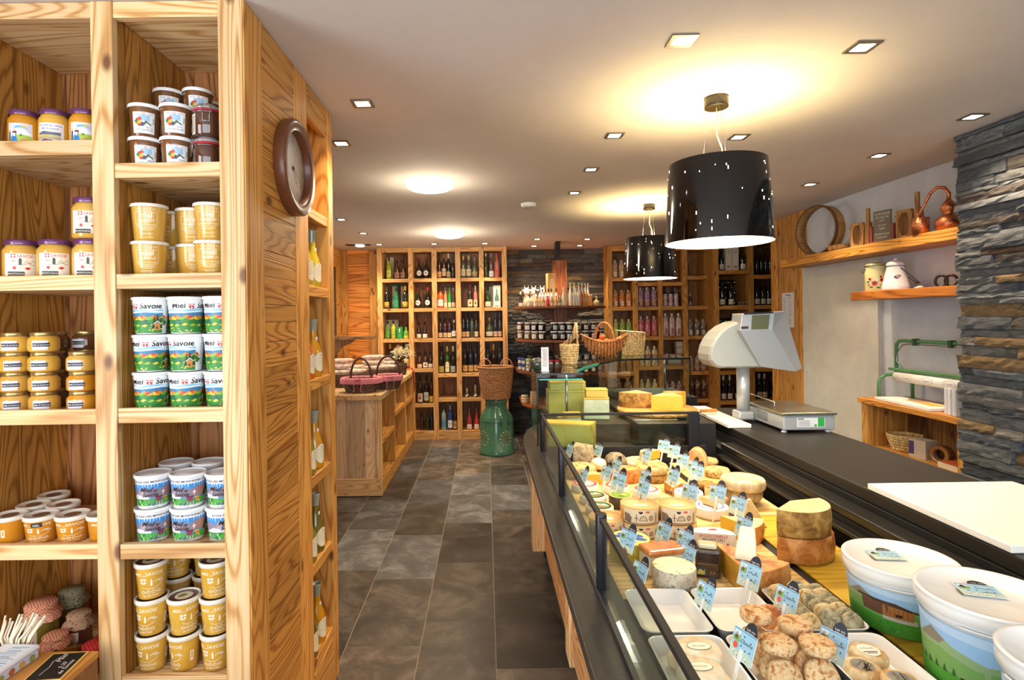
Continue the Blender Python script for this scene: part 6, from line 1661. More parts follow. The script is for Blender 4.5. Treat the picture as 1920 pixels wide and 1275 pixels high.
t = thing('hook_rack', 'small white metal label holder rising behind the left sausages', 'holder', (-1.78, 6.3, CABT+.0006))
a = MB(); a.cyl(.012, 0, .30, 10); a.box(-.035, -.008, .24, .05, .008, .25); a.box(-.03, -.008, .29, .03, .008, .30); link('rod', a, WHITE, t)
# wrapped goods in the cabinet cells facing the aisle
for i, (y, z_, cc, lb, h_) in enumerate(((6.05, .62, '#c8b8a0', 'tall striped packet on the upper shelf of the middle cubbyhole', .22), (5.98, .13, '#d8e0cc', 'tall pale green printed bag in the lower middle cubbyhole', .40), (6.85, .60, '#e0dcd0', 'small white packet on the upper shelf of the far cubbyhole', .09), (6.82, .13, '#e8e4dc', 'pale stacked packets in the lower far cubbyhole', .30))):
    t = thing('wrapped_packet', lb, 'packet', (CX1-.07, y, z_+.0006))
    a = MB(); a.box(-.05, -.055, 0, .045, .055, h_); link('packet', a, plain(cc, .5), t, bevel=.006)
    d = Decal()
    for k in range(int(h_/.03)): d.line([(-.03+.008*(k % 3), .02+.028*k), (.02+.008*(k % 2), .024+.028*k)], .006, ('#8a5a4a', '#4a6a50', '#8a8a80', '#a8967a')[i])
    d.build('print', lambda x, y_, off: Vector((.045+off, x, y_)), t, step=0)

# ================================================================== CHEESES ON THE COUNTER
MZ = .8455
def mat_(name, x0, y0, x1, y1, m, z=.8385, th=.0065):
    a = MB(); a.box(x0, y0, z, x1, y1, z+th); link(name, a, m, CT, bevel=.001)
MATW = wood('pale_display_board', '#ecd096', '#dcb874', '#c09450', axis='x', knots=False, ring=20)
MATY = wood('yellow_straw_mat', '#dcb83c', '#cda42c', '#b48a20', axis='x', knots=False, ring=22)
mat_('display_board', .348, 1.505, .893, 2.885, MATW); mat_('display_board', .925, 2.12, 1.125, 2.885, MATW)
mat_('display_mat', .925, .0, 1.125, 2.115, MATY)
def gp(pxc, ybf, wpx, ytc, z0=MZ):
    """plan position, radius and height of a round thing from its seen front foot, width and top centre"""
    u, v = ray(pxc, ybf); Yf = (z0-EYE)/v; r = wpx/2*Yf/F/.97; Yc = Yf+r
    X = ray(pxc, ytc)[0]*Yc; zt = EYE+ray(pxc, ytc)[1]*Yc
    return X, Yc, r, max(zt-z0, .012)
def rindm(n, cs, sc=28, b=.6, rough=.8): return mottle(n, cs, scale=sc, bump=min(b*1.5, 1), rough=rough, lo=.37, hi=.63)
RG = rindm('grey_rind', ['#7c6c54', '#a08f70', '#c2b290', '#8a7a5c']); RB_ = rindm('brown_rind', ['#7a5424', '#a07a3c', '#c09a54'])
RW = rindm('white_bloom_rind', ['#c4b084', '#dccdaa', '#ece0c4'], 22, .4); RO = rindm('orange_rind', ['#a4602a', '#c07c3c', '#d29450', '#dca664'], 20, .3, .5)
RT = rindm('speckled_tomme_rind', ['#8a6a34', '#c0a060', '#e0c890', '#9a7c44'], 40, .8); RS = rindm('stone_grey_rind', ['#4a4234', '#8a7c60', '#a89a7c', '#5a5040'], 22, .7, .5)
PA = mottle('pale_paste', ['#e8cc84', '#eed898', '#f2e0ac'], scale=12, bump=.1, rough=.5); PY_ = mottle('yellow_paste', ['#d0a42c', '#dcb43c', '#e4c050'], scale=8, bump=.05, rough=.4)
PG = mottle('straw_green_paste', ['#bcb458', '#c8be64', '#d0c878'], scale=6, bump=.05, rough=.4); PW = mottle('ivory_paste', ['#e8deb8', '#efe6c8', '#f4ecd6'], scale=12, bump=.1, rough=.5)
BLUEV = mottle('blue_veined_paste', ['#5f6a48', '#d8cc9c', '#eadfb8', '#efe6c4', '#e8dcb4', '#788060'], scale=48, bump=.25, rough=.55)
def wheel_prof(r, h, b=.008): return [(0, 0), (r-b*.7, 0), (r, b), (r+.002, h/2), (r, h-b), (r-b*.7, h), (r*.5, h+.0008), (0, h+.0015)]
def cheese(name, label, X, Y, z0, mb, mats, rz=0, group=None, sub=None, bev=0, cat='cheese', parent_parts=()):
    t = thing(name, label, cat, (X, Y, z0), rz, group)
    link('rind' if len(parent_parts) else 'cheese', mb, mats, t, bevel=bev)
    for nm, m_, mm in parent_parts: link(nm, m_, mm, t)
    return t
def wheel(label, g, rind, name='cheese_round', group=None, z0=MZ, seams=(), rz=0):
    X, Y, r, h = gp(*g, z0); R = random.Random(int(g[0]))
    a = MB(); a.lathe(wheel_prof(r, h), 36, jit=lambda an, j: .012*sin(3*an+g[0])+.008*sin(7*an))
    o = cheese(name, label, X, Y, z0+.0005, a, rind, rz, group); return o, X, Y, r, h
def sector(r, ang, h, bulge=.004, n=14, ctr=True, c0=0):
    """wedge: arc side mat 0 (rind), top mat 1, cut sides mat 2"""
    a = MB(); cx = -r*.5 if ctr else 0
    th = [(-ang/2+ang*k/n) for k in range(n+1)]
    P = [(cx, 0)]+[(cx+r*cos(t_), r*sin(t_)) for t_ in th]
    vs = [(x, y, 0) for x, y in P]+[(x, y, h) for x, y in P]
    m_ = len(P)
    mid = [(cx+(r+bulge)*cos(t_), (r+bulge)*sin(t_), h/2) for t_ in th]; vs += mid
    b0 = 2*m_
    a.add(vs, [tuple([0]+[m_-1-i for i in range(m_-1)])], 0)
    a.f.append([m_+i for i in range(m_)]); a.m.append(1); a.sm.append(False)
    for k in range(n):
        a.f.append([1+k, 2+k, b0+k+1, b0+k]); a.m.append(0); a.sm.append(True)
        a.f.append([b0+k, b0+k+1, m_+2+k, m_+1+k]); a.m.append(0); a.sm.append(True)
    a.f.append([0, 1, b0, m_+1, m_]); a.m.append(2); a.sm.append(False)
    a.f.append([m_-1, 0, m_, 2*m_-1, b0+n]); a.m.append(2); a.sm.append(False)
    return a
def wedge(label, X, Y, z0, rz, r, ang, h, rind, top, cut, name='cheese_wedge', group=None, ctr=True):
    return cheese(name, label, X, Y, z0+.0005, sector(r, radians(ang), h, ctr=ctr), [rind, top, cut], radians(rz), group, bev=.002)
W_ = wheel
# ---- back rows, left block
X, Y, r, h = gp(1093, 886, 44, 870); wedge('low brown wedge under the tall grey one in the back left corner', X, Y-.01, MZ, 200, .10, 70, .030, RB_, RB_, PY_)
X, Y = onZ(1091, 838, .965).xy; wedge('tall grey rinded wedge standing in the back left corner of the display', X, 2.80, MZ+.031, -75, .105, 62, .088, RG, RG, RG)
t = thing('wrapped_cheese', 'small cheese loosely wrapped in crumpled white paper behind the left price card', 'cheese', (*gp(1122, 887, 34, 862)[:2], MZ+.0005))
a = MB(); a.sphere(.037, (0, 0, .033), 14, 9, sc=(1.0, 1.0, .78), jit=.10, R=random.Random(3)); link('paper', a, plain('#efe6d2', .5), t)
X, Y, r, h = gp(1150, 878, 41, 845); t = thing('grey_dome_cheese', 'mottled grey dome shaped cheese in the back row', 'cheese', (X, 2.80, MZ+.0005))
a = MB(); a.lathe([(0, 0), (.040, 0), (.053, .012), (.055, .035), (.046, .058), (.028, .072), (0, .077)], 28, jit=lambda an, j: .03*sin(4*an+j)); link('cheese', a, RS, t)
a = MB(); a.lathe([(.084, 0), (.088, .006), (.088, .030), (.084, .036), (0, .038)], 40, jit=lambda an, j: .01*sin(5*an)); cheese('cheese_round', 'flat white wheel at the back carrying a cut yellow piece', onZ(1202, 860, .885).x, 2.803, MZ+.0005, a, RW)
xw = onZ(1202, 860, .885).x
wedge('half round yellow cheese with white rind on top of the flat white wheel', xw+.045, 2.79, MZ+.040, 110, .055, 165, .042, RW, RW, PY_, ctr=False)
X, Y, r, h = gp(1220, 908, 62, 870)
for k in range(2):
    a = MB(); a.lathe(wheel_prof(r, h/2-.001), 36, jit=lambda an, j: .01*sin(4*an)); cheese('tomme_round', f'speckled tomme wheel, {("lower","upper")[k]} of the two stacked in the middle', X, Y, MZ+.0005+k*h/2, a, RT if k else RB_, group='stacked tomme wheels')
X, Y, r, h = gp(1163, 888, 36, 868); a = MB(); a.lathe(wheel_prof(.040, .042, .014), 28); cheese('cheese_round', 'small pale rounded cheese behind the brown half wheel', X-.0, 2.655, MZ+.0005, a, RW)
X, Y, r, h = gp(1175, 910, 46, 882)
wedge('brown half wheel cheese in the middle of the display', X, Y+.03, MZ, -100, .070, 170, .062, RO, RO, RO, ctr=False)
W_('yellowish flat tomme at the left behind the glass', (1090, 903, 54, 872), RT)
X, Y, r, h = gp(1116, 910, 34, 890); wedge('cut square topped wedge with yellow paste near the left glass', X, Y-.01, MZ, 150, .075, 60, .045, RT, RT, PY_)
def label_round(label, g, ring, deco, side=WHITE, name='boxed_soft_cheese', z0=MZ, h=.03):
    X, Y, r, hh = gp(*g, z0); r = min(r, .062); X = max(X, .347+r)
    t = thing(name, label, 'cheese', (X, Y, z0+.0005), rnd.uniform(-.5, .5))
    a = MB(); a.lathe([(0, 0), (r-.002, 0), (r, .003), (r, h-.004), (r-.002, h), (0, h)], 32); link('body', a, side, t)
    d = Decal(); d.ell(0, 0, r*.96, r*.96, ring, 30)
    if deco == 'red': d.ell(0, 0, r*.88, r*.88, '#cf4a44', 28).ell(0, 0, r*.66, r*.66, '#f2ded4', 24).ell(0, 0, r*.5, r*.5, '#d8645c', 24).ell(0, 0, r*.44, r*.44, '#f2e4da', 24).text('CAMEMBERT', 0, r*.68, r*.2, '#b83a3a').text('lait cru', 0, -.005, r*.26, '#b83a3a')
    elif deco == 'landscape': d.ell(0, 0, r*.84, r*.80, '#17181a', 28).ell(0, 0, r*.7, r*.6, '#5f8a4a', 24).poly([(-r*.6,0),(-r*.2,r*.35),(0,r*.1),(r*.3,r*.4),(r*.62,0)], '#c8d4dc').ell(r*.2, -r*.25, r*.22, r*.14, '#c8503a', 12)
    elif deco == 'fruit': d.ell(0, 0, r*.84, r*.84, '#7a9a2c', 24).ell(-r*.3, r*.1, r*.24, r*.2, '#a8c04a', 12).ell(r*.25, 0, r*.26, r*.22, '#c4d060', 12).ell(0, -r*.4, r*.24, r*.2, '#5a7a20', 12)
    elif deco == 'purple': d.ell(0, 0, r*.74, r*.74, '#4a4090', 28).ell(0, 0, r*.66, r*.66, '#f2f0f2', 26).text('Brie', 0, -.004, r*.4, '#4a4090', shear=.3)
    elif deco == 'blue':
        d.ell(0, 0, r*.9, r*.9, '#eed980', 28)
        for x, y in ((-.35,.3),(.25,.38),(.5,.0),(.15,-.05),(-.45,-.05)): d.ell(x*r, y*r, r*.36, r*.2, '#1f5aa8', 14)
        d.ell(-r*.1, r*.35, r*.2, r*.16, '#e8c0a8', 12).ell(r*.2, -r*.5, r*.3, r*.13, '#e08a78', 12).ell(r*.2, -r*.5, r*.24, r*.09, '#f2d8c8', 12)
    d.build('lid_label', topsurf(h), t, step=0); return t
label_round('flat round cheese with red ringed label beside the left glass', (1097, 927, 50, 915), '#e8b0a8', 'red')
label_round('flat round cheese with red ringed label behind the yellow green one', (1156, 930, 46, 919), '#e8b0a8', 'red')
label_round('flat round cheese with red ringed label right of the blue price cards', (1212, 938, 50, 922), '#f0d8d0', 'red')
label_round('round cheese with black and green landscape label near the glass', (1112, 950, 50, 932), '#d8c8a0', 'landscape')
label_round('round cheese with black label and red patch near the glass', (1124, 972, 52, 952), '#c8b88a', 'landscape')
label_round('round cheese with green fruit label in front of the wooden boxes', (1164, 957, 44, 938), '#c8c070', 'fruit', side=plain('#4a3a20', .4), h=.045)
# round wooden boxes
CHIP = mottle('chip_wood', ['#d2a060', '#dfb274', '#e8c088'], scale=10, bump=.1, rough=.55, stretch=(1, 1, 6)); CHIPD = mottle('chip_wood_lid', ['#d8a868', '#e0b478'], scale=10, bump=.1, rough=.55)
def boxed(label, X, Y, z0, r, h, pr=True, sticker=True, group='round chip wood cheese boxes'):
    t = thing('round_wooden_box', label, 'cheese box', (X, Y, z0+.0005), 0, group)
    a = MB(); a.lathe([(0, 0), (r-.002, 0), (r-.002, h*.5), (r, h*.5), (r, h-.001), (r-.002, h), (r-.004, h-.001), (r-.004, h-.006), (0, h-.006)], 44); link('box', a, CHIP, t)
    d = Decal(); k = '#4a3a30'
    if pr:
        d.rect(-r*1.15, h*.08, r*.9, h*.9, '#e2d2b4')
        d.poly([(-r*1.1,h*.12),(-r*.72,h*.12),(-r*.66,h*.4),(-r*.8,h*.62),(-r*1.1,h*.66)], '#7c6c60').line([(-r*.28,h*.3),(-r*.18,h*.5),(-r*.06,h*.56),(r*.04,h*.5),(r*.12,h*.3)], .0022, k).line([(-r*.3,h*.3),(r*.14,h*.3)], .0018, k).line([(-r*.16,h*.38),(-r*.06,h*.46),(r*.02,h*.38)], .0014, k).ell(r*.33, h*.42, r*.12, h*.16, '#8a6a5a', 14).ell(r*.33, h*.42, r*.07, h*.09, '#c8a890', 12)
        d.line([(-r*.42,h*.2),(-r*.42,h*.64)], .002, k).line([(-r*.52,h*.42),(-r*.32,h*.42)], .002, k).ell(-r*.2, h*.82, r*.11, h*.14, '#2c2620', 12, a0=pi, a1=2*pi).rect(r*.05, h*.74, r*.25, h*.84, '#d8503a')
        for i in range(3): d.rect(r*.58+i*.004, h*.14, r*.60+i*.004, h*.7, k)
        d.rect(-r*.9, h*.10, r*.6, h*.13, k)
    d.build('printed_band', cylsurf(lambda z: r, r), t, step=.008)
    if sticker:
        d = Decal(); d.rect(-r*.35, -r*.3, r*.35, r*.05, '#f0ead8').rect(-r*.25, -r*.2, r*.2, -r*.16, '#8a7a5a').rect(-r*.25, -r*.1, r*.1, -r*.06, '#8a7a5a'); d.build('price_sticker', topsurf(h-.006), t, step=0)
    return t
X, Y, r, h = gp(1132, 1012, 66, 972); X = max(X, .348+r); boxed('round chip wood box standing alone by the glass post', X, Y, MZ, r, .058)
for px, nm in ((1199, 'left'), (1268, 'right')):
    X, Y, r, h = gp(px, 1014, 72, 943)
    boxed(f'round chip wood box, bottom of the {nm} stack', X, Y, MZ, r, h*.46, sticker=False); boxed(f'printed round chip wood box, top of the {nm} stack', X, Y, MZ+h*.46+.0008, r*.985, h*.54)
label_round('white round cheese with purple ring label right of the box stacks, far one', (1291, 944, 52, 926), '#f4f0f0', 'purple')
label_round('larger white round cheese with purple label carrying a cut wedge', (1333, 977, 62, 950), '#f4f0ee', 'purple', h=.036)
X, Y, r, h = gp(1262, 932, 36, 910); wedge('light orange rinded small wedge in the middle on the board', X+.0, Y+.0, MZ, 70, .09, 50, .040, RO, PA, RO)
X, Y = onZ(1333, 948, .885).xy; wedge('small orange wedge lying on the white purple labelled cheese', X+.005, Y+.0, MZ+.0395, 100, .072, 40, .026, RO, PA, PA)
label_round('tall yellow cheese with blue flower shapes on its lid beside the glass', (1181, 1064, 82, 1015), '#f0e094', 'blue', side=rindm('yellow_green_rind', ['#a89a2c', '#beb03c', '#cabc50'], 20, .3, .4), h=.062)
# clingfilm block with orange top
t = thing('wrapped_cheese_block', 'film wrapped white block with glossy orange rind before the box stacks', 'cheese', (*onZ(1240, 1045, .885).xy, MZ+.0005), radians(12))
a = MB(); a.box(-.056, -.034, 0, .056, .034, .056); link('block', a, plain('#d8cca8', .12, coat=.8), t, bevel=.006, bseg=3)
a = MB(); a.box(-.058, -.036, .0565, .060, .036, .074); link('rind', a, mottle('glossy_orange_rind', ['#b4602a', '#c87a3c', '#d89050'], scale=24, bump=.5, rough=.15, coat=.8), t, bevel=.007, bseg=3)
# blue half drum
X, Y, r, h = gp(1261, 1124, 82, 1068)
t = thing('blue_cheese_drum', 'drum of blue veined cheese with grey rind behind the white trays', 'cheese', (X, Y-.012, MZ+.0005))
r = .058
a = MB(); a.lathe([(0, 0), (r-.003, 0), (r, .005), (r, .066), (r-.002, .069)], 36); link('rind', a, rindm('pale_grey_rind', ['#a89c88', '#c4b8a0', '#d4cab4', '#8a8070'], 60, .4), t)
a = MB(); a.lathe([(r-.002, .069), (r-.005, .0705), (0, .0705)], 36); link('cut_face', a, BLUEV, t)
# dark wrapped block
t = thing('dark_wrapped_block', 'block wrapped in dark printed film in front of the red and white box', 'cheese', (*onZ(1326, 1048, .89).xy, MZ+.0005), radians(-18))
a = MB(); a.box(-.034, -.028, 0, .034, .028, .078); link('wrapping', a, mottle('dark_film', ['#2a201e', '#3c302c', '#54463c'], scale=20, bump=.4, rough=.12, coat=.9), t, bevel=.007)
a = MB(); a.box(-.026, -.020, .0785, .026, .020, .092); link('pale_top', a, plain('#d8c8a8', .3, coat=.5), t, bevel=.006)
d = Decal(); d.rect(-.030, .008, -.004, .030, '#2f4a52').poly([(-.028,.018),(-.02,.026),(-.012,.02),(-.008,.026),(-.008,.01),(-.028,.01)], '#c8c060').text('1,5', .012, .014, .012, '#b8a888').line([(-.028,.04),(.026,.042)], .001, '#a89878')
d.build('print', planeY(-.0285), t, step=0)
# half-round red and white box
t = thing('half_round_cheese_box', 'red and white half round box lettered LA COCCINELLE AU LAIT CRU', 'cheese box', (*onZ(1338, 1010, .885).xy, MZ+.0005), radians(-14))
hb = [(.068*cos(pi*k/16), .058*sin(pi*k/16)) for k in range(17)]
a = MB(); a.prism([(x, y) for x, y in hb], 0, .056); link('carton', a, plain('#eceae4', .35), t, bevel=.002)
d = Decal(); d.rect(-.066, .004, .066, .012, '#e2a88a').ell(-.045, .023, .0035, .0035, '#c02a34', 10).ell(0, .022, .0035, .0035, '#c02a34', 10).ell(.042, .023, .0035, .0035, '#c02a34', 10).rect(-.066, .014, .066, .0155, '#c86a5a')
d.text('LA COCCINELLE', -.002, .043, .0118, '#d0323a', off=.006, shear=.2).text('AU LAIT CRU', 0, .032, .0112, '#5a3a6a', off=.01); d.build('front_print', planeY(0), t, step=0)
d = Decal(); d.ell(.006, .034, .010, .007, '#c8202c', 12).ell(-.006, .030, .006, .005, '#c8202c', 10)
d.build('top_print', topsurf(.056), t, step=0)
# big orange wedge with slab
wedge('large orange rinded wedge behind the white trays with a slab on top', .672, 1.700, MZ, -67, .215, 42, .072, RO, RO, mottle('golden_paste', ['#c8902c', '#d8a440', '#e0b254'], scale=6, bump=.05, rough=.3, coat=.4), ctr=False, name='large_cheese_wedge')
t = thing('cheese_slab', 'pale cream slab of cheese leaning on the large orange wedge', 'cheese', (.731, 1.605, MZ+.0735), radians(-28))
a = MB(); a.add([(-.030,-.055,0),(.030,-.055,0),(.024,.055,0),(-.024,.055,0),(-.026,-.05,.014),(.028,-.05,.012),(.020,.05,.062),(-.020,.05,.062)], [(0,3,2,1),(4,5,6,7),(0,1,5,4),(1,2,6,5),(2,3,7,6),(3,0,4,7)]); link('slab', a, PW, t, bevel=.005, bseg=3)
wedge('medium wedge with pale top behind the large orange wedge', .800, 1.955, MZ, -38, .135, 48, .058, RO, PA, PY_, ctr=False)
t = thing('pointed_cheese', 'pointed triangular cheese standing on end at the right of the display', 'cheese', (.945, 2.03, MZ+.0005), radians(-20))
a = MB(); a.add([(-.045,-.03,0),(.048,-.03,0),(.045,.035,0),(-.035,.035,0),(-.014,-.006,.088),(-.004,-.006,.090),(-.004,.01,.088),(-.012,.01,.086)], [(0,3,2,1),(4,5,6,7),(0,1,5,4),(1,2,6,5),(2,3,7,6),(3,0,4,7)]); link('cheese', a, rindm('creamy_rind', ['#c8a868', '#e0cc98', '#ecdcb4'], 24, .4), t, bevel=.004)
# big half wheels, right
wedge('big golden half wheel wrapped in film, lower of the two at the right', .965, 1.80, MZ, -50, .115, 178, .074, RO, RO, PA, name='half_round_cheese', group=None, ctr=False)
wedge('big golden half wheel with pale top, upper of the two at the right', .962, 1.805, MZ+.0755, -62, .112, 150, .080, RB_, PA, PW, name='half_round_cheese', ctr=False)
# right strip, back
def wh(label, px, ybf, w, yt, rind, **k): return W_(label, (px, ybf, w, yt), rind, **k)
X, Y, r, h = gp(1288, 866, 38, 828); t = thing('half_round_cheese', 'rusty rinded half wheel standing upright by the black end post', 'cheese', (X-.005, 2.80, MZ+.0005), radians(-30))
a = MB(); M = Matrix.Rotation(radians(90), 4, 'X'); a.prism([(.052*cos(pi*k/16), .094*sin(pi*k/16)) for k in range(17)], -.035, .030, 0, M, smooth=False); link('cheese', a, rindm('rusty_rind', ['#b88654', '#cfa06c', '#e0b888'], 18, .4), t, bevel=.006, bseg=3)
wh('speckled tomme at the back right against the black profile', 1327, 876, 36, 860, RT); wh('speckled tomme second from the back at the right', 1345, 899, 44, 878, RT); wh('speckled tomme behind the orange topped cheese', 1320, 922, 36, 904, RB_)
X, Y, r, h = gp(1337, 948, 30, 910); t = thing('orange_topped_cheese', 'small tall cheese with orange top and cream side', 'cheese', (X, Y, MZ+.0005)); r = min(r, .036)
a = MB(); a.lathe([(0, 0), (r, 0), (r, h-.006)], 24); link('side', a, PA, t); a = MB(); a.lathe([(r, h-.006), (r-.001, h-.001), (0, h)], 24); link('top', a, plain('#dc8a34', .3, coat=.4), t)
X, Y, r, h = gp(1410, 955, 80, 928); X = 1.02; Y = 2.26
t = thing('wrapped_cheese', 'cheese in crumpled film under the white wheel at the right', 'cheese', (X, Y, MZ+.0005)); a = MB(); a.sphere(.074, (0, 0, .034), 20, 10, sc=(1, .95, .40), jit=.05, R=random.Random(5)); link('wrapping', a, rindm('filmed_tomme', ['#9a8048', '#c4a868', '#dcc890'], 26, .5, .3), t)
a = MB(); a.lathe(wheel_prof(.083, .040, .007), 36); cheese('cheese_round', 'white floury wheel resting on the film wrapped cheese at the right', 1.015, 2.255, MZ+.062, a, rindm('floury_rind', ['#b89c70', '#d4bc90', '#e8d8b8'], 20, .4))

# ---- ceramic trays and the small cheeses in them
CER = plain('#eceae4', .12, coat=.8)
def rrect(w, d, r, n=5):
    P = []
    for cx, cy, a0 in ((w/2-r, d/2-r, 0), (-w/2+r, d/2-r, pi/2), (-w/2+r, -d/2+r, pi), (w/2-r, -d/2+r, 1.5*pi)):
        for k in range(n+1): P.append((cx+r*cos(a0+pi/2*k/n), cy+r*sin(a0+pi/2*k/n)))
    return P
def mk_tray():
    t = thing('ceramic_tray', '', 'tray'); w, d, h = .166, .206, .040
    rings = [(w-.03, d-.03, .014, 0), (w-.006, d-.006, .022, h-.004), (w, d, .024, h-.001), (w-.002, d-.002, .024, h), (w-.012, d-.012, .020, h-.002), (w-.034, d-.034, .014, .007), (w-.05, d-.05, .012, .0055)]
    a = MB(); vs = []
    for ww, dd, rr_, z in rings: vs += [(x, y, z) for x, y in rrect(ww, dd, rr_)]
    n = 24; fs = []
    for j in range(len(rings)-1):
        for k in range(n): fs.append((j*n+k, j*n+(k+1) % n, (j+1)*n+(k+1) % n, (j+1)*n+k))
    fs.append(tuple(reversed(range(n)))); fs.append(tuple((len(rings)-1)*n+k for k in range(n)))
    a.add(vs, fs, 0, True); link('tray', a, CER, t); return t
TR = Kind(mk_tray)
TX = [.432, .605, .790]; TY = [1.388, 1.170]
names = {(0,0): 'empty white ceramic tray at the left beside the glass', (1,0): 'white ceramic tray with one orange cheese', (2,0): 'white ceramic tray full of small grey cheeses', (0,1): 'white ceramic tray of large pale rounds nearest the glass', (1,1): 'white ceramic tray heaped with wrinkled orange cheeses', (2,1): 'white ceramic tray with three round cheeses at the right'}
TZ = .8392
for (i, j), lb in names.items(): TR.put((TX[i], TY[j], TZ), 0, lb, 'white ceramic trays')
FZ = TZ+.0062
def small(name, mat, r, h, seed):
    def f():
        t = thing(name, '', 'small cheese'); a = MB()
        a.lathe([(0, 0), (r*.86, 0), (r, h*.22), (r*1.01, h*.5), (r, h*.78), (r*.86, h), (0, h)], 18, jit=lambda an, j: .03*sin(5*an+seed)+.02*sin(9*an)); link('cheese', a, mat, t); return t
    return Kind(f)
GOAT = [small('small_goat_cheese', rindm('ashy_goat_rind', ['#746a50', '#968c6c', '#b0a684', '#c4ba98'], 60, .8), .0245, .019, 1), small('small_goat_cheese', rindm('golden_goat_rind', ['#a08248', '#ccac70', '#e4d0a0', '#c4ac7c'], 60, .8), .0245, .019, 2)]
R = random.Random(21)
nrow = ['first', 'second', 'third', 'fourth', 'fifth', 'sixth', 'seventh']
for c in range(3):
    for k in range(7):
        x = TX[2]-.049+c*.049; y = TY[0]-.062+k*.0238
        k_ = GOAT[0 if (c+k*2) % 3 else 1]
        k_.put((x, y-.008, FZ+.0285+.010*(c == 1)), 0, f'small ridged goat cheese, {nrow[k]} from the front in the {("left", "middle", "right")[c]} row of the grey tray', 'small goat cheeses', rot=(radians(62)+R.uniform(-.03, .03), 0, R.uniform(-.06, .06)))
ORC = small('wrinkled_cheese', rindm('wrinkled_orange_rind', ['#a4622c', '#dcac74', '#e8cc9c', '#c0844a'], 60, 1.0), .033, .020, 3)
for c in range(2):
    for k in range(5):
        ORC.put((TX[1]-.036+c*.072, TY[1]-.066+k*.030, FZ+.043), 0, f'wrinkled orange cheese, {nrow[k]} from the front, {("left", "right")[c]} row of the heaped tray', 'wrinkled orange cheeses', rot=(radians(60), 0, R.uniform(-.05, .05)))
for i, (x, y) in enumerate(((-.026, .062), (.040, -.055), (.036, .018), (-.034, -.048))):
    ORC.put((TX[1]+x, TY[1]+y, FZ+.088), 0, f'wrinkled cheese lying on top of the heap in the middle front tray, {("far left", "near right", "far right", "near left")[i]}', 'wrinkled orange cheeses')
ONE = small('orange_cheese', rindm('bright_orange_rind', ['#b8602c', '#d8884c', '#e4a470'], 60, .6, .6), .029, .022, 4)
ONE.put((*onZ(1438, 1176, .86)  .xy, FZ+.036), .3, 'single bright orange round cheese in the corner of the nearly empty tray', rot=(radians(58), 0, .2))
WHT = small('large_round_cheese', rindm('pale_cream_rind', ['#d8c49c', '#e8d8b4', '#f0e4c8'], 30, .5), .046, .022, 5)
for i, (x, y, z, rx) in enumerate(((-.006, .040, .002, 0), (.006, -.040, .002, 0), (.012, .034, .0255, 0), (-.012, -.036, .0255, 0))):
    o = WHT.put((TX[0]+x, TY[1]+y, FZ+.0005+z), 0, f'large pale round cheese in the tray by the glass, {("lower far", "lower near", "upper far with printed oval", "upper near")[i]}', 'large pale round cheeses')
    if i >= 2:
        d = Decal(); d.ell(0, 0, .026, .015, '#5a5048', 24).ell(0, 0, .0245, .0138, '#e8dabc', 24).text('fermier', 0, -.003, .0095, '#5a5048', shear=.2); d.build('printed_oval', topsurf(.0225), o, step=0)
TRI = small('round_bloomy_cheese', rindm('tan_bloomy_rind', ['#b88a50', '#dcc090', '#ecdcb8'], 30, .5), .036, .024, 6)
for i, (x, y, z) in enumerate(((.022, .045, .003), (-.025, -.006, .003), (.022, -.048, .003))):
    o = TRI.put((TX[2]+x, TY[1]+y, FZ+.0005+z), i*.7, f'round cheese with paper disc label, {("far", "left", "right")[i]} one in the right front tray', 'round cheeses with paper labels')
    d = Decal(); d.ell(0, 0, .022, .022, '#f0ece0', 22).rect(-.015, -.008, .015, -.005, '#5a4a4a').text('St Marcellin', 0, .004, .0062, '#5a4a4a').rect(-.010, -.013, .012, -.011, '#8a7a70'); d.build('paper_label', topsurf(.0246), o, step=0)

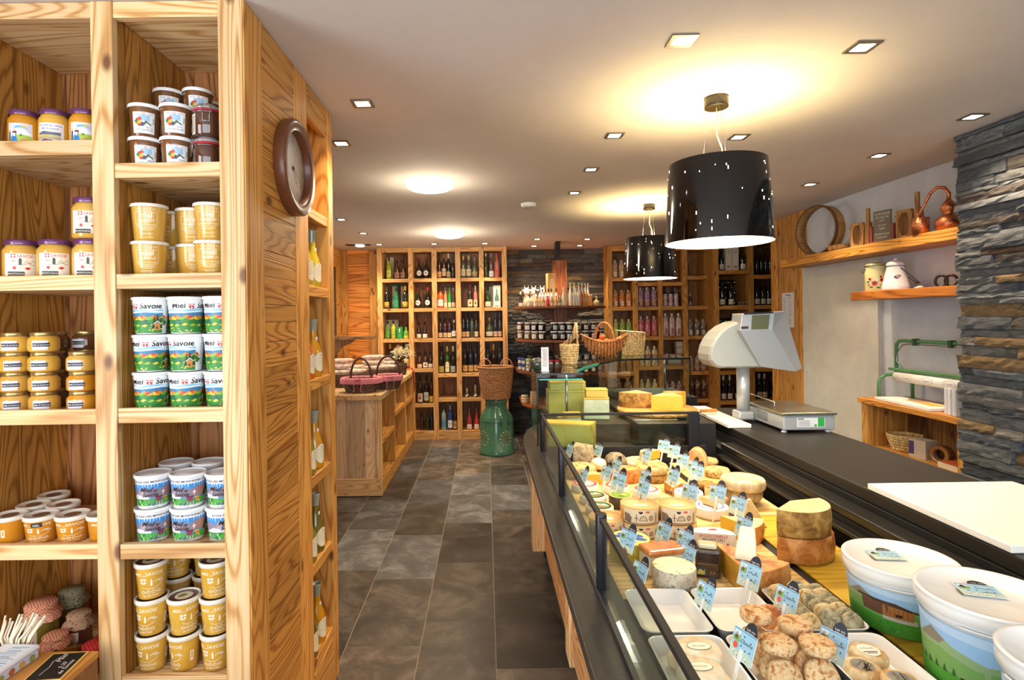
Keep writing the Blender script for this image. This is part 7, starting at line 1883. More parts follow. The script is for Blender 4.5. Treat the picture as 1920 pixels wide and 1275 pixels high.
# ---- big white buckets
def bucket(label, X, Y, h, r1, deco, rz):
    r0 = r1*.86
    t = thing('cheese_bucket', label, 'bucket', (X, Y, MZ+.0005), rz, 'white buckets with painted mountain scenes')
    a = MB(); a.lathe([(0, .002), (r0-.003, 0), (r0, .003), (r1-.006, h-.042), (r1-.003, h-.040), (r1-.003, h-.012), (0, h-.012)], 56); link('pail', a, plain('#eef1f4', .25, coat=.4), t)
    a = MB(); a.lathe([(r1-.001, h-.030), (r1+.003, h-.028), (r1+.003, h-.012), (r1+.0015, h-.006), (r1+.004, h-.003), (r1+.002, h), (r1-.006, h), (r1-.009, h-.006), (0, h-.006)], 60); link('lid', a, plain('#f4f3ee', .3, coat=.3), t)
    a = MB(); a.tube([((r1+.003)*sin(q), -(r1+.003)*cos(q), h-.036) for q in [(-.5+.08*k) for k in range(9)]], .002, 5); link('tear_tab', a, WHITE, t)
    d = Decal(); H = h-.044; w = r1*2.9
    def P(pts): return [(x*w, y*H) for x, y in pts]
    d.rect(-w, .004, w, H*.985, '#9cc3e6'); d.poly(P([(-1,.86),(-.5,.9),(0,.84),(.5,.92),(1,.86),(1,.97),(-1,.97)]), '#bcd6ee')
    d.poly(P([(-1,.6),(-.7,.74),(-.5,.64),(-.35,.86),(-.22,.72),(-.05,.63),(.12,.70),(.3,.62),(.5,.74),(.75,.64),(1,.72),(1,.3),(-1,.3)]), '#93b07c')
    d.poly(P([(-1,.52),(-.6,.58),(-.3,.64),(-.1,.54),(.2,.6),(.6,.5),(1,.58),(1,.2),(-1,.2)]), '#7aa85a')
    d.poly(P([(-.46,.68),(-.35,.86),(-.26,.76),(-.3,.68)]), '#8a8270').poly(P([(.40,.68),(.5,.74),(.6,.68)]), '#a8a090')
    d.poly(P([(-1,.36),(-.4,.40),(0,.34),(.5,.39),(1,.32),(1,.02),(-1,.02)]), '#4f9a34')
    R = random.Random(int(X*1000))
    for k in range(90):
        x, y = R.uniform(-.98, .98), R.uniform(.03, .26); s_ = R.uniform(.02, .05)
        d.poly(P([(x,y),(x+s_*.3,y+s_*1.6),(x+s_*.16,y)]), R.choice(('#2f7a24', '#6cba3c', '#86c850', '#256a2a', '#3f8a2c')), layer=30)
    if deco == 'chalet':
        for ox in (-.16,):
            d.poly(P([(x, .14+y*1.08) for x, y in [(ox-.16,.28),(ox+.16,.24),(ox+.17,.44),(ox-.0,.52),(ox-.17,.5)]]), '#6a4a38', layer=31).poly(P([(x, .14+y*1.08) for x, y in [(ox-.02,.27),(ox+.17,.25),(ox+.17,.46),(ox-.02,.48)]]), '#b0703a', layer=32).poly(P([(x, .14+y*1.08) for x, y in [(ox-.20,.56),(ox+.06,.56),(ox+.23,.42),(ox+.19,.42),(ox+.04,.50),(ox-.20,.52)]]), '#4a342c', layer=33).poly(P([(x, .14+y*1.08) for x, y in [(ox-.02,.20),(ox+.20,.18),(ox+.19,.27),(ox-.02,.28)]]), '#c8bca4', layer=32)
            for k in range(6): d.rect((ox+.0+.026*k)*w, .46*H, (ox+.004+.026*k)*w, .62*H, '#7a4620', 34)
            d.rect((ox+.06)*w, .46*H, (ox+.10)*w, .52*H, '#2a1c18', 35)
    else:
        for ox in (-.02,): d.poly(P([(ox-.14,.22),(ox+.14,.18),(ox+.15,.28),(ox+.0,.36),(ox-.14,.36)]), '#5a3e34', layer=31).poly(P([(ox-.16,.38),(ox+.04,.37),(ox+.16,.28),(ox+.1,.26),(ox-.16,.30)]), '#3f2c26', layer=32)
        for k in range(8):
            x = -.6+.055*k; d.poly(P([(x-.012,.36),(x+.012,.36),(x,.46)]), '#2a5a34', layer=31)
        for x in (.22,.26,.31,.36): d.poly(P([(x-.014,.3),(x+.014,.3),(x,.44)]), '#28543a', layer=31)
    sl = lambda z: r0+(r1-.006-r0)*z/(h-.042)
    d.build('painted_scene', cylsurf(lambda z: sl(z)+.0002, r1), t, step=.012, eps=.00006, base=.0004)
    return t
B1 = bucket('large white bucket painted with a chalet in grass, farthest of the three', 1.005, 1.385, .152, .118, 'chalet', -.42)
B2 = bucket('large white bucket painted with a dark barn and green hills, middle of the three', .990, 1.118, .196, .120, 'barn', -.62)
B3 = bucket('white bucket cut by the right edge of the picture, nearest of the three', .925, .885, .205, .100, 'barn', -1.3)

# ---- price cards
def card_decal(var):
    d = Decal(); b, g_, k = '#9ccbe4', '#8fae5a', '#3a4048'
    d.rect(-.030, -.032, .030, .026, '#a6d0e6').poly([(-.030,-.032),(.030,-.032),(.030,-.018),(.01,-.012),(-.01,-.016),(-.030,-.006)], '#c8dcc8').rect(-.027, .000, -.010, .022, g_).poly([(-.027,.010),(-.020,.020),(-.014,.012),(-.010,.018),(-.010,.022),(-.027,.022)], '#dfe8ec').poly([(-.024,.004),(-.016,.004),(-.016,.012),(-.024,.012)], '#6a5a48').rect(-.030, .024, .030, .0262, '#5aa6d8')
    for x, y in ((.0,.016),(.018,.010),(.008,-.010),(-.004,-.004),(.020,-.008),(-.018,-.010)): d.ell(x, y, .0018, .0018, k, 7)
    for x, y in ((-.020,-.022),(-.010,-.025),(.002,-.024),(.014,-.026)): d.ell(x, y, .0035, .0045, '#f0ece8', 8).ell(x+.001, y-.001, .0014, .002, '#6a7a5a', 6)
    if var == 'chevre': d.text('Chevre', .008, .002, .011, k, shear=.2).ell(-.018, -.008, .006, .007, '#e8604a', 12)
    elif var == 'marc': d.text('St Marcellin', .006, .002, .0082, k, shear=.2).text('1,75', .004, -.012, .009, k)
    elif var == 'tome': d.text('Tomme', .008, .002, .011, k, shear=.2).text('15', .012, -.013, .010, k)
    else: d.line([(-.004,.004),(.004,.008),(.010,.003),(.018,.007),(.024,.003)], .0014, k).line([(-.002,-.014),(.01,-.012),(.022,-.015)], .0014, k)
    return d
def mk_tag(L_, var, base):
    def f():
        t = thing('price_card', '', 'price card')
        # local: card faces -X, its right (seen from the aisle) towards -Y
        a = MB(); a.box(0, -.031, L_-.033, .0012, .031, L_+.027); cd = link('card', a, plain('#dfeaf0', .35), t, bevel=.0008)
        f_ = lambda x, y, off: Vector((-off, -x, L_+y))
        card_decal(var).build('print', f_, cd, step=0)
        a = MB(); a.prism([(-.010+.0-.016*cos(pi*k/14), L_+.026+.024*sin(pi*k/14)) for k in range(15)][::-1], .0014, .0026, 0, Matrix(((0,0,1,0),(1,0,0,0),(0,1,0,0),(0,0,0,1)))); cp = link('round_cap', a, plain('#30333c', .4), t)
        d = Decal(); d.text('Lait cru', .010, .031, .0072, '#f0f0f0', off=.006).rect(.000, .0275, .020, .0283, '#f0f0f0'); d.build('lettering', lambda x, y, off: Vector((.0014-off, -x, L_+y)), cp, step=0)
        if base == 'stick':
            a = MB(); a.box(-.0025, -.004, 0, -.0005, .004, L_-.010); link('stick', a, plain('#efefec', .4), t)
        else:
            a = MB(); a.box(-.010, -.010, 0, .010, .010, .014); a.box(-.002, -.0015, .0141, -.0004, .0015, L_-.02); link('holder', a, plain('#8a5a30', .5), t, bevel=.002)
        return t
    return f
TG = {}
LEAN = radians(20)
def card(px, py, zc, zs, label, var='x', base='stick', rz=0, sc=1.0):
    p = onZ(px, py, zc); Lc = (zc-zs)/cos(LEAN)/sc; Lq = max(round(Lc*100)/100, .034)
    k = (Lq, var, base)
    if k not in TG: TG[k] = Kind(mk_tag(Lq, var, base))
    x = p.x-sin(LEAN)*Lq*sc; z = zc-cos(LEAN)*Lq*sc
    TG[k].put((x, p.y, z), 0, label, 'blue price cards with round caps', scale=sc, rot=(0, LEAN, rz))
DZ = MZ+.001
for q in (
 (1069, 845, .925, DZ, 'blue price card leaning by the left glass post at the back', 'x', 'holder', .35), (1122, 846, .925, .885, 'blue price card stuck in the paper wrapped cheese at the back left', 'x', 'holder', -.2),
 (1139, 888, .935, DZ, 'blue price card left of the pair in front of the grey dome cheese', 'x', 'stick', -.15), (1157, 876, .945, DZ, 'blue price card right of the pair in front of the grey dome cheese', 'x', 'stick', .15),
 (1164, 905, .935, DZ, 'largest looking blue price card in the middle with an orange dot', 'tome', 'stick', -.35, 1.15), (1095, 894, .90, DZ, 'price card half hidden by the slanting glass rail, with dark cap', 'x', 'stick', .3),
 (1213, 855, .955, .885, 'blue price card standing on the flat white wheel', 'x', 'holder', .5), (1250, 838, .945, DZ, 'blue price card, farthest left of the five at the back right', 'x', 'stick', -.6), (1269, 848, .945, DZ, 'blue price card second from the left of the group at the back right', 'x', 'stick', -.5),
 (1284, 866, .945, DZ, 'blue price card third from the left of the group at the back right', 'x', 'stick', -.3), (1301, 878, .935, DZ, 'blue price card fourth from the left of the group at the back right', 'x', 'stick', .1), (1312, 887, .93, DZ, 'blue price card rightmost of the group at the back right', 'x', 'stick', -.35),
 (1264, 895, .955, .886, 'slim blue price card in a brown holder on the light orange wedge', 'x', 'holder', .5), (1211, 897, .93, DZ, 'blue price card farther one behind the left box stack', 'x', 'stick', .25), (1208, 917, .985, .931, 'blue price card in a brown holder on the left box stack', 'x', 'holder', .05),
 (1299, 926, .945, .876, 'blue price card before the white purple ringed cheese', 'x', 'holder', -.6), (1354, 929, .945, DZ, 'blue price card below the white floury wheel', 'x', 'stick', -.6), (1389, 950, .935, DZ, 'blue price card in front of the pointed cheese', 'x', 'stick', -.25),
 (1398, 990, .935, DZ, 'small price card peeking behind the pale slab', 'x', 'stick', .2), (1178, 1014, .945, .908, 'pale price card on the tall yellow cheese with blue flowers', 'x', 'holder', -.25), (1247, 1001, .93, DZ, 'green tinted price card right of the left box stack', 'x', 'stick', .3),
 (1286, 1016, .925, DZ, 'price card behind another in front of the right box stack', 'x', 'stick', .2), (1290, 1043, .905, DZ, 'price card with orange dot beside the wrapped orange block', 'x', 'stick', .25), (1200, 1078, .905, DZ, 'price card with dark cap low by the glass rail before the blue cheese', 'x', 'stick', .3),
 (1326, 1118, .915, DZ, 'blue price card clipped between the two left white trays', 'x', 'stick', .02, .95), (1412, 1082, .925, DZ, 'greenish price card at the tip of the large orange wedge', 'x', 'stick', -.25), (1480, 1128, .925, DZ, 'price card with red round mark before the grey goat cheeses', 'chevre', 'stick', -.02, .95),
 (1400, 1215, .935, DZ, 'price card with red round mark in the heap of wrinkled cheeses', 'chevre', 'stick', .05, .95), (1570, 1215, .925, DZ, 'price card naming St Marcellin at the corner of the right front tray', 'marc', 'stick', -.15, .95)):
    q = list(q); q[7] = .35 if q[7] >= 0 else .35-q[7]*.6; card(*q)
def flat_card(B, label, h, dx, dy, rz):
    X, Y = B.location.x+dx, B.location.y+dy
    t = thing('lying_price_card', label, 'price card', (X, Y, MZ+h-.003), rz, 'price cards lying on bucket lids')
    a = MB(); a.box(-.036, -.026, 0, .036, .026, .0012); cd = link('card', a, plain('#e2ecec', .35), t)
    d = card_decal('x'); d.build('print', lambda x, y, off: Vector((x*1.15, y*.85, .0012+off)), cd, step=0)
    a = MB(); a.prism([(.010+.017*cos(pi*k/12), .0265+.018*sin(pi*k/12)) for k in range(13)], 0, .0012); cp = link('round_cap', a, plain('#1c1e22', .4), t)
    d = Decal(); d.text('Lait cru', .010, .030, .0072, '#f0f0f0', off=.004); d.build('lettering', topsurf(.0012), cp, step=0)
    a = MB(); a.box(-.040, -.030, 0, -.036, -.004, .001); link('stick', a, plain('#6a5a48', .5), t)
flat_card(B1, 'blue green price card lying on the lid of the farthest bucket', .152, -.02, .02, -.12)
flat_card(B2, 'blue green price card lying on the lid of the middle bucket', .196, -.01, .015, -.3)

# ================================================================== BEHIND THE SCREEN
BEAU = mottle('smooth_brown_rind', ['#b8863c', '#c89a50', '#d4a860'], scale=10, bump=.15, rough=.5)
CAP_ = mottle('golden_top', ['#d8b048', '#e2bc58', '#e8c66c'], scale=8, bump=.05, rough=.4)
t = thing('large_cheese_piece', 'big straw green cut cheese with golden top just behind the cross screen', 'cheese', (.43, 2.995, .9008), 0)
a = MB(); a.add([(-.115,-.055,0),(.115,-.050,0),(.150,.03,0),(-.115,.045,0),(-.115,-.055,.138),(.105,-.052,.122),(.150,.03,.128),(-.115,.045,.140)], [(0,3,2,1),(0,1,5,4),(1,2,6,5),(2,3,7,6),(3,0,4,7)], 0); link('paste', a, PG, t)
a = MB(); a.add([(-.115,-.055,.1385),(.105,-.052,.1225),(.152,.03,.1285),(-.115,.045,.1405),(-.115,-.053,.146),(.104,-.050,.130),(.150,.03,.136),(-.115,.045,.148)], [(0,3,2,1),(4,5,6,7),(0,1,5,4),(1,2,6,5),(2,3,7,6),(3,0,4,7)], 0); link('rind', a, CAP_, t)
def block(label, X, Y, z, w, d_, h, pm, tm, rz=0, name='cheese_block', th=.012):
    t = thing(name, label, 'cheese', (X, Y, z+.0008), radians(rz))
    a = MB(); a.box(-w/2, -d_/2, 0, w/2, d_/2, h-th); link('paste', a, pm, t, bevel=.003)
    a = MB(); a.box(-w/2, -d_/2, h-th+.0003, w/2, d_/2, h); link('rind', a, tm, t, bevel=.003); return t
WPAP = mottle('greenish_film', ['#b8c8a4', '#c8d6b8', '#d8e2cc'], scale=20, bump=.3, rough=.2, coat=.5)
block('tall block in pale film behind the seam of the curved glass', .640, 3.32, 1.0, .145, .10, .125, WPAP, CAP_, -8); block('yellow piece resting on the tall film wrapped block', .640, 3.315, 1.1262, .125, .085, .048, CAP_, CAP_, -5, th=.01)
block('small white piece on the rear step under a yellow bar', .46, 3.19, 1.0, .13, .055, .032, plain('#dfe6e4', .3), BEAU, 3, th=.006); block('small yellow bar on the white piece of the rear step', .475, 3.19, 1.0330, .10, .04, .026, CAP_, CAP_, 3, th=.006)
block('low stacked pale green cheese slab behind the left glass case', .50, 3.56, 1.0, .24, .16, .14, PG, PG, 0); block('upper green gold slab on the pale green cheese behind the left case', .50, 3.56, 1.1412, .22, .15, .055, PG, CAP_, 0)
# round board, three wedges, knives
bx_, by_ = 1.0, 3.33
t = thing('round_board', 'round wooden board with three cut cheeses on the rear worktop', 'board', (bx_, by_, 1.0305))
a = MB(); a.lathe([(0, 0), (.222, 0), (.23, .004), (.23, .018), (.226, .022), (0, .022)], 48); link('board', a, OAK, t)
BZ_ = 1.0533
wedge('left cut cheese on the round board with rough brown rind', bx_-.10, by_+.08, BZ_, -110, .16, 75, .086, RB_, BEAU, PG, name='board_cheese')
wedge('front cut cheese on the round board with yellow face', bx_+.02, by_-.075, BZ_, 15, .17, 62, .086, BEAU, CAP_, PY_, name='board_cheese')
wedge('right orange cut cheese on the round board', bx_+.125, by_+.055, BZ_, 75, .13, 60, .082, RO, RO, PY_, name='board_cheese')
def knife(label, x, y, z, rz, bl, hl, hm):
    t = thing('cheese_knife', label, 'knife', (x, y, z), rz)
    a = MB(); a.prism([(-bl, -.018), (0, -.018), (0, .018), (-bl, .018), (-bl-.02, 0)], 0, .002); link('blade', a, STEEL, t)
    a = MB(); a.box(0.0005, -.013, 0, hl, .013, .018); link('handle', a, hm, t, bevel=.005, bseg=3)
knife('long knife with black handle behind the cross screen', 1.03, 3.06, 1.031, 0, .22, .12, plain('#17140f', .4))
knife('small knife with wooden handle at the right of the round board', 1.235, 3.28, 1.031, radians(5), .01, .10, plain('#b8803c', .4))
# things on the glass shelves
t = thing('straw_pouch_basket', 'slim pale wicker wall basket holding a knife and spoon on the glass shelf', 'basket', (*onZ(1068, 683, 1.294).xy, 1.2946))
a = MB(); weave(a, [(.72, .004), (.9, .06), (1.0, .125)], .058, .048, .0042, 20); link('woven_side', a, WL, t)
a = MB(); a.tube([(-.02+.0, .05, .12), (.035, .052, .17), (.045, .05, .23), (.052, .048, .262)], [.018, .014, .010, .006], 8); a.tube([(.055, .02, .12), (.055, .035, .20), (.053, .047, .26)], .008, 6); link('woven_back', a, WL, t)
for i, (x, z1, cc) in enumerate(((-.01, .19, '#5a5448'), (.012, .22, '#7a6c58'))):
    a = MB(); a.tube([(x, .0, .10), (x+.012, .01, z1-.03), (x+.02, .015, z1)], [.006, .012, .008], 8, flat=.4); link('utensil', a, plain(cc, .35, .4), t)
t = thing('glass_globe', 'small dark glass globe at the left end of the glass shelf', 'ornament', (.285, 3.19, 1.2946))
a = MB(); a.lathe([(0, 0), (.02, .001), (.038, .02), (.042, .04), (.034, .062), (.012, .074), (0, .076)], 20); link('globe', a, plain('#3a4440', .04, coat=1), t)
t = thing('menu_stand', 'white printed card in a clear stand on the glass shelf', 'sign', (*onZ(1022, 697, 1.294).xy, 1.2946), radians(8))
a = MB(); a.box(-.021, -.002, .004, .021, .001, .135); a.box(-.021, -.012, 0, .021, .014, .004); link('card', a, plain('#dfe2e8', .3), t)
d = Decal()
for i in range(9): d.rect(-.014+(i % 2)*.003, .03+.011*i, .013, .034+.011*i, ('#7a86a8', '#b87a70', '#8a8a98')[i % 3])
d.build('print', planeY(-.002), t, step=0)
# egg basket
c = onZ(1132, 671, 1.294); ex, ey = c.x+.012, 4.13
t = thing('gondola_egg_basket', 'boat shaped wicker basket with hoop handle full of eggs on the curved glass top', 'basket', (ex, ey, 1.2946), radians(-6))
a = MB(); n = 15
for k in range(n):
    f_ = -1+2*k/(n-1); x = f_*.155; dp = .125*sqrt(max(0, 1-f_*f_*.88)); w = .095*sqrt(max(.02, 1-f_*f_))
    zr = .115+.055*f_*f_
    a.tube([(x+.045*f_*0, w*sin(pi*(j/10-.5)), max(.008, zr-dp*cos(pi*(j/10-.5)))) for j in range(11)], .0085, 6)
link('woven_ribs', a, WO, t)
a = MB(); vs = []; fs = []; m_ = 11
for k in range(n):
    f_ = -1+2*k/(n-1); x = f_*.155; dp = .119*sqrt(max(0, 1-f_*f_*.88)); w = .090*sqrt(max(.02, 1-f_*f_)); zr = .115+.055*f_*f_
    for j in range(m_): vs.append((x, w*sin(pi*(j/(m_-1)-.5)), max(.012, zr-dp*cos(pi*(j/(m_-1)-.5)))))
for k in range(n-1):
    for j in range(m_-1): fs.append((k*m_+j, k*m_+j+1, (k+1)*m_+j+1, (k+1)*m_+j))
a.add(vs, fs, 0, True); link('woven_shell', a, WO, t)
a = MB(); pts = []
for k in range(48):
    an = 2*pi*k/48; f_ = cos(an); pts.append((.168*f_, .098*sin(an), .118+.055*f_*f_))
a.tube(pts, .0075, 7, closed=True); link('rim', a, WO, t)
a = MB(); a.tube([(.0, .098*cos(pi*k/20), .118+.135*sin(pi*k/20)) for k in range(21)], .0105, 8); link('handle', a, WO, t).rotation_euler = (0, 0, radians(38))
def mk_egg():
    t = thing('egg', '', 'egg'); a = MB(); a.lathe([(0, -.028), (.010, -.026), (.018, -.018), (.0215, -.006), (.021, .006), (.016, .018), (.008, .026), (0, .029)], 16); link('shell', a, plain('#d8743c', .4), t); return t
EG = Kind(mk_egg)
for i, (x, y, z) in enumerate(((-.09, 0, .118), (-.04, -.03, .112), (-.035, .03, .115), (.012, -.012, .118), (.06, -.02, .118), (.058, .028, .114), (.105, 0, .132), (-.012, .035, .150))):
    v_ = Matrix.Rotation(radians(-6), 3, 'Z') @ Vector((x, y, z)); EG.put((ex+v_.x, ey+v_.y, 1.2946+v_.z), 0, f'brown orange egg in the boat shaped basket, {["leftmost", "second left at the front", "second left at the back", "near the middle", "right of the middle at the front", "right of the middle at the back", "rightmost", "middle at the back"][i]}', 'eggs in the basket', rot=(radians(80), .3*i, .9*i))
t = thing('tall_straw_basket', 'square tall pale wicker basket with paper lining behind the egg basket', 'basket', (*onZ(1183, 676, 1.294).xy, 1.2946), radians(8))
t.location.y = 4.34; t.location.x = ray(1187, 676)[0]*4.34
a = MB()
for j in range(20):
    z = .008+.0085*j; q = .062+.012*j/19; w = .003*(1 if j % 2 else -1)
    a.tube([(q+w, q*.8, z), (q-w, -q*.8, z), (-q+w, -q*.8, z), (-q-w, q*.8, z)], .0046, 6, closed=True)
for s in (-1, 1):
    for k in range(7):
        f_ = -1+2*k/6; a.tube([(f_*.06, s*.052, .004), (f_*.073, s*.062, .175)], .0035, 5)
link('woven_side', a, WL, t)
a = MB(); a.box(-.055, -.045, 0, .055, .045, .005); link('bottom', a, WL, t)
a = MB(); a.add([(-.125, -.066, .186), (.075, -.066, .172), (.085, .066, .174), (-.12, .066, .19), (-.125, -.066, .190), (.075, -.066, .176), (.085, .066, .178), (-.12, .066, .194)], [(0,3,2,1),(4,5,6,7),(0,1,5,4),(1,2,6,5),(2,3,7,6),(3,0,4,7)]); link('lid', a, WL, t)

# ================================================================== RIGHT WALL
BEAM = wood('shelf_beam', '#d8a050', '#c48a3c', '#98601f', axis='y', ring=40)
t = thing('high_shelf', 'long thick wooden shelf high on the right wall carrying dairy tools', 'shelf')
HZ = 2.073
a = MB(); a.box(2.655, 3.04, 2.005, 2.908, 5.085, HZ); link('board', a, BEAM, t, bevel=.004)
t = thing('short_shelf', 'short wooden shelf under the high one carrying enamel cans', 'shelf')
LZ = 1.742
a = MB(); a.box(2.62, 3.04, 1.684, 2.866, 4.06, LZ); link('board', a, wood('short_beam', '#d0843a', '#bc702c', '#8e4e1c', axis='y', ring=30), t, bevel=.004)
a = MB(); a.box(2.866, 3.04, 1.72, 2.908, 4.06, LZ); link('wall_cleat', a, BEAM, t)
MOLD = wood('mold_wood', '#c09058', '#a87842', '#7c5228', axis='z', knots=False)
# sieve
t = thing('wooden_sieve', 'large round bent wood sieve hoop standing on the high shelf', 'sieve', (2.775, 4.68, HZ+.005), radians(-165))
M = Matrix.Translation((0, 0, .203)) @ Matrix.Rotation(radians(90), 4, 'Y')
HOOP = mottle('bent_wood', ['#8a6030', '#a4783e', '#b88a4c'], scale=12, bump=.2, rough=.5)
a = MB(); R_ = .202
a.lathe([(R_, -.045), (R_, .045), (R_-.006, .045), (R_-.006, -.045), (R_, -.045)], 64, 0, M); link('hoop', a, HOOP, t)
a = MB(); a.lathe([(R_+.0005, .03), (R_+.004, .030), (R_+.004, .052), (R_-.008, .052), (R_-.008, .046)], 64, 0, M)
for k in range(40): 
    an = 2*pi*k/40; a.box(-.0007, -.0012, -.044, .0007, .0012, .044, 0, M @ Matrix.Translation(((R_-.0068)*cos(an), (R_-.0068)*sin(an), 0)) @ Matrix.Rotation(an, 4, 'Z'))
link('rim_lacing', a, plain('#6a4420', .6), t)['kind'] = 'stuff'
# butter moulds
def butter(label, x, y, rz, h, paddle, z=HZ):
    t = thing('wooden_butter_mould', label, 'mould', (x, y, z+.0008), rz, 'wooden butter moulds')
    w, d_ = .105, .05
    n = 28; out = []; inn = []
    for k in range(n):
        an = 2*pi*k/n; c, s = cos(an), sin(an)
        q = min((w/2)/max(abs(c), 1e-6), (h/2)/max(abs(s), 1e-6)); out.append((q*c, h/2+q*s)); 
        inn.append((w*.30*abs(c)**.7*(1 if c > 0 else -1), h/2+h*.40*abs(s)**.85*(1 if s > 0 else -1)))
    a = MB(); vs = [(x, -d_/2, z) for x, z in out]+[(x, -d_/2, z) for x, z in inn]+[(x, d_/2, z) for x, z in out]+[(x, d_/2, z) for x, z in inn]; fs = []
    for k in range(n):
        k2 = (k+1) % n; fs += [(k, k2, n+k2, n+k), (2*n+k, 3*n+k, 3*n+k2, 2*n+k2), (k, 2*n+k, 2*n+k2, k2), (n+k, n+k2, 3*n+k2, 3*n+k)]
    a.add(vs, fs); link('frame', a, MOLD, t, bevel=.002)
    a = MB(); a.prism([(x*.98, z*1.0) for x, z in inn], d_*.2, d_*.2+.006, 0, Matrix(((1,0,0,0),(0,0,1,0),(0,1,0,0),(0,0,0,1)))); link('inset_board', a, plain('#8a6438', .6), t)
    a = MB(); a.box(w/2+.0005, -.016, 0, w/2+.035, .022, h*.98); a.box(w/2+.006, -.010, h*.981, w/2+.030, .010, h*.98+paddle); link('upright', a, MOLD, t, bevel=.003)
    a = MB(); a.cyl(.006, -w/2-.022, -w/2-.0005, 10, 0, Matrix.Translation((0, 0, h*.82)) @ Matrix.Rotation(radians(90), 4, 'Y')); link('peg', a, MOLD, t)
    return t
butter('wooden mould with oval hole and tall paddle, left one on the high shelf', 2.735, 4.13, radians(-72), .175, .10)
butter('wooden mould with oval hole and tall paddle, right one on the high shelf', 2.735, 3.665, radians(-72), .185, .105)
t = thing('small_wooden_dish', 'small oval wooden dish lying by the sieve on the high shelf', 'dish', (2.735, 4.375, HZ+.0008), radians(-70))
a = MB(); a.lathe([(0, .002), (.055, 0), (.068, .02), (.070, .048), (.064, .050), (.052, .02), (0, .012)], 30, sx=1.25, sy=.62); link('dish', a, MOLD, t)
t = thing('chalk_sign', 'grey slate sign with handwriting in a red wooden stand on the high shelf', 'sign', (2.745, 3.90, HZ+.0008), radians(-74))
a = MB(); a.box(-.065, -.004, .016, .065, .004, .225); link('slate', a, plain('#6c655c', .7), t, bevel=.001)
RWD = plain('#8e3c2c', .5); a = MB(); a.box(-.088, -.022, 0, .088, .022, .0155); link('stand_foot', a, RWD, t, bevel=.002)
for s in (-1, 1): a = MB(); a.box(s*.078-.010, -.012, .016, s*.078+.010, .012, .125); link('stand_post', a, RWD, t, bevel=.002)
d = Decal(); w_ = '#e4dccf'
for s_, y, z in (('LE FROMAGE', .196, .019), ('EST FAIT DE', .172, .018), ('LAIT', .150, .018), ('par jour', .120, .017), ('"2000"', .094, .018), ('DE MONTAGNE', .058, .015), ('EN SAVOIE', .036, .015)): d.text(s_, 0, y, z, w_, shear=.1)
d.build('handwriting', planeY(-.004), t, step=0)
# copper still
COPP = mottle('hammered_copper', ['#a8583a', '#c87a52', '#e0a07a'], scale=60, bump=.7, rough=.2); COPP.node_tree.nodes['Principled BSDF'].inputs['Metallic'].default_value = .9
t = thing('copper_still', 'miniature copper still with swan neck and bucket on the high shelf', 'still', (2.76, 3.36, HZ+.0008), radians(-60))
a = MB(); a.lathe([(0, 0), (.04, 0), (.066, .02), (.072, .05), (.06, .08), (.034, .095), (.03, .105), (.034, .115), (.042, .135), (.040, .155), (.022, .175), (.012, .19)], 28); link('pot', a, COPP, t)
a = MB(); a.tube([(0, 0, .185), (.002, 0, .225), (-.02, 0, .262), (-.055, 0, .272), (-.09, 0, .245), (-.12, 0, .185), (-.145, 0, .140), (-.148, 0, .10)], [.012, .011, .011, .010, .009, .008, .007, .006], 10); link('swan_neck', a, COPP, t)
a = MB(); M = Matrix.Translation((-.145, 0, 0)); a.lathe([(0, .004), (.044, 0), (.048, .10), (.045, .10), (.040, .006), (0, .006)], 24, 0, M); link('cooling_bucket', a, COPP, t)
a = MB(); a.tube([(-.145+.0, -.046, .10), (-.145, -.030, .15), (-.145, .0, .17), (-.145, .03, .15), (-.145, .046, .10)], .003, 6); a.tube([(.066, -.01, .06), (.09, -.02, .09), (.066, -.01, .10)], .004, 6); link('handle', a, COPP, t)
# enamel cans
t = thing('enamel_canister', 'cream enamel canister with lid and painted red flowers on the short shelf', 'canister', (2.74, 3.965, LZ+.0008), -.6)
CRE = plain('#d8d49c', .15, coat=.8); GRN = plain('#2c5a3a', .2, coat=.5)
a = MB(); a.lathe([(0, 0), (.066, 0), (.068, .004), (.068, .135), (.062, .150), (.062, .180)], 36); link('body', a, CRE, t)
a = MB(); a.lathe([(.066, .178), (.067, .184), (.058, .194), (.02, .202), (0, .203)], 36); a.tube([(-.02, 0, .202), (-.014, 0, .216), (.014, 0, .216), (.02, 0, .202)], .0035, 6); link('lid', a, plain('#b8b480', .2, coat=.7), t)
a = MB(); a.lathe([(.067, .1765), (.069, .179), (.067, .1815)], 32); link('rim', a, GRN, t)
for s in (-1, 1): a = MB(); a.tube([(s*.064, 0, .155), (s*.084, 0, .152), (s*.084, 0, .135), (s*.068, 0, .130)], .004, 6); link('handle', a, GRN, t)
d = Decal()
for x, y, r_ in ((-.008, .055, .018), (-.038, .085, .010), (.034, .078, .013), (.028, .100, .008), (-.046, .045, .007)):
    d.ell(x, y, r_, r_, '#c02c34', 12, layer=1).ell(x, y, r_*.45, r_*.45, '#6a1420', 10, layer=2)
for x, y in ((-.03, .03), (.012, .025), (.036, .04), (-.052, .066), (.05, .02)): d.ell(x, y, .013, .006, '#2f7a4a', 10, layer=1)
d.line([(-.04,.085),(-.02,.06),(.02,.07),(.034,.1)], .002, '#3a6a3a', layer=1); d.build('painted_flowers', cylsurf(lambda z: .068, .068), t, step=.008)
t = thing('enamel_milk_jug', 'white enamel milk can with lid, wire handle and small fruit motif', 'milk jug', (2.735, 3.77, LZ+.0008), -.45)
WE = plain('#eceaee', .12, coat=.8)
a = MB(); a.lathe([(0, 0), (.078, 0), (.080, .004), (.079, .03), (.076, .036), (.050, .150), (.048, .165)], 36); link('body', a, WE, t)
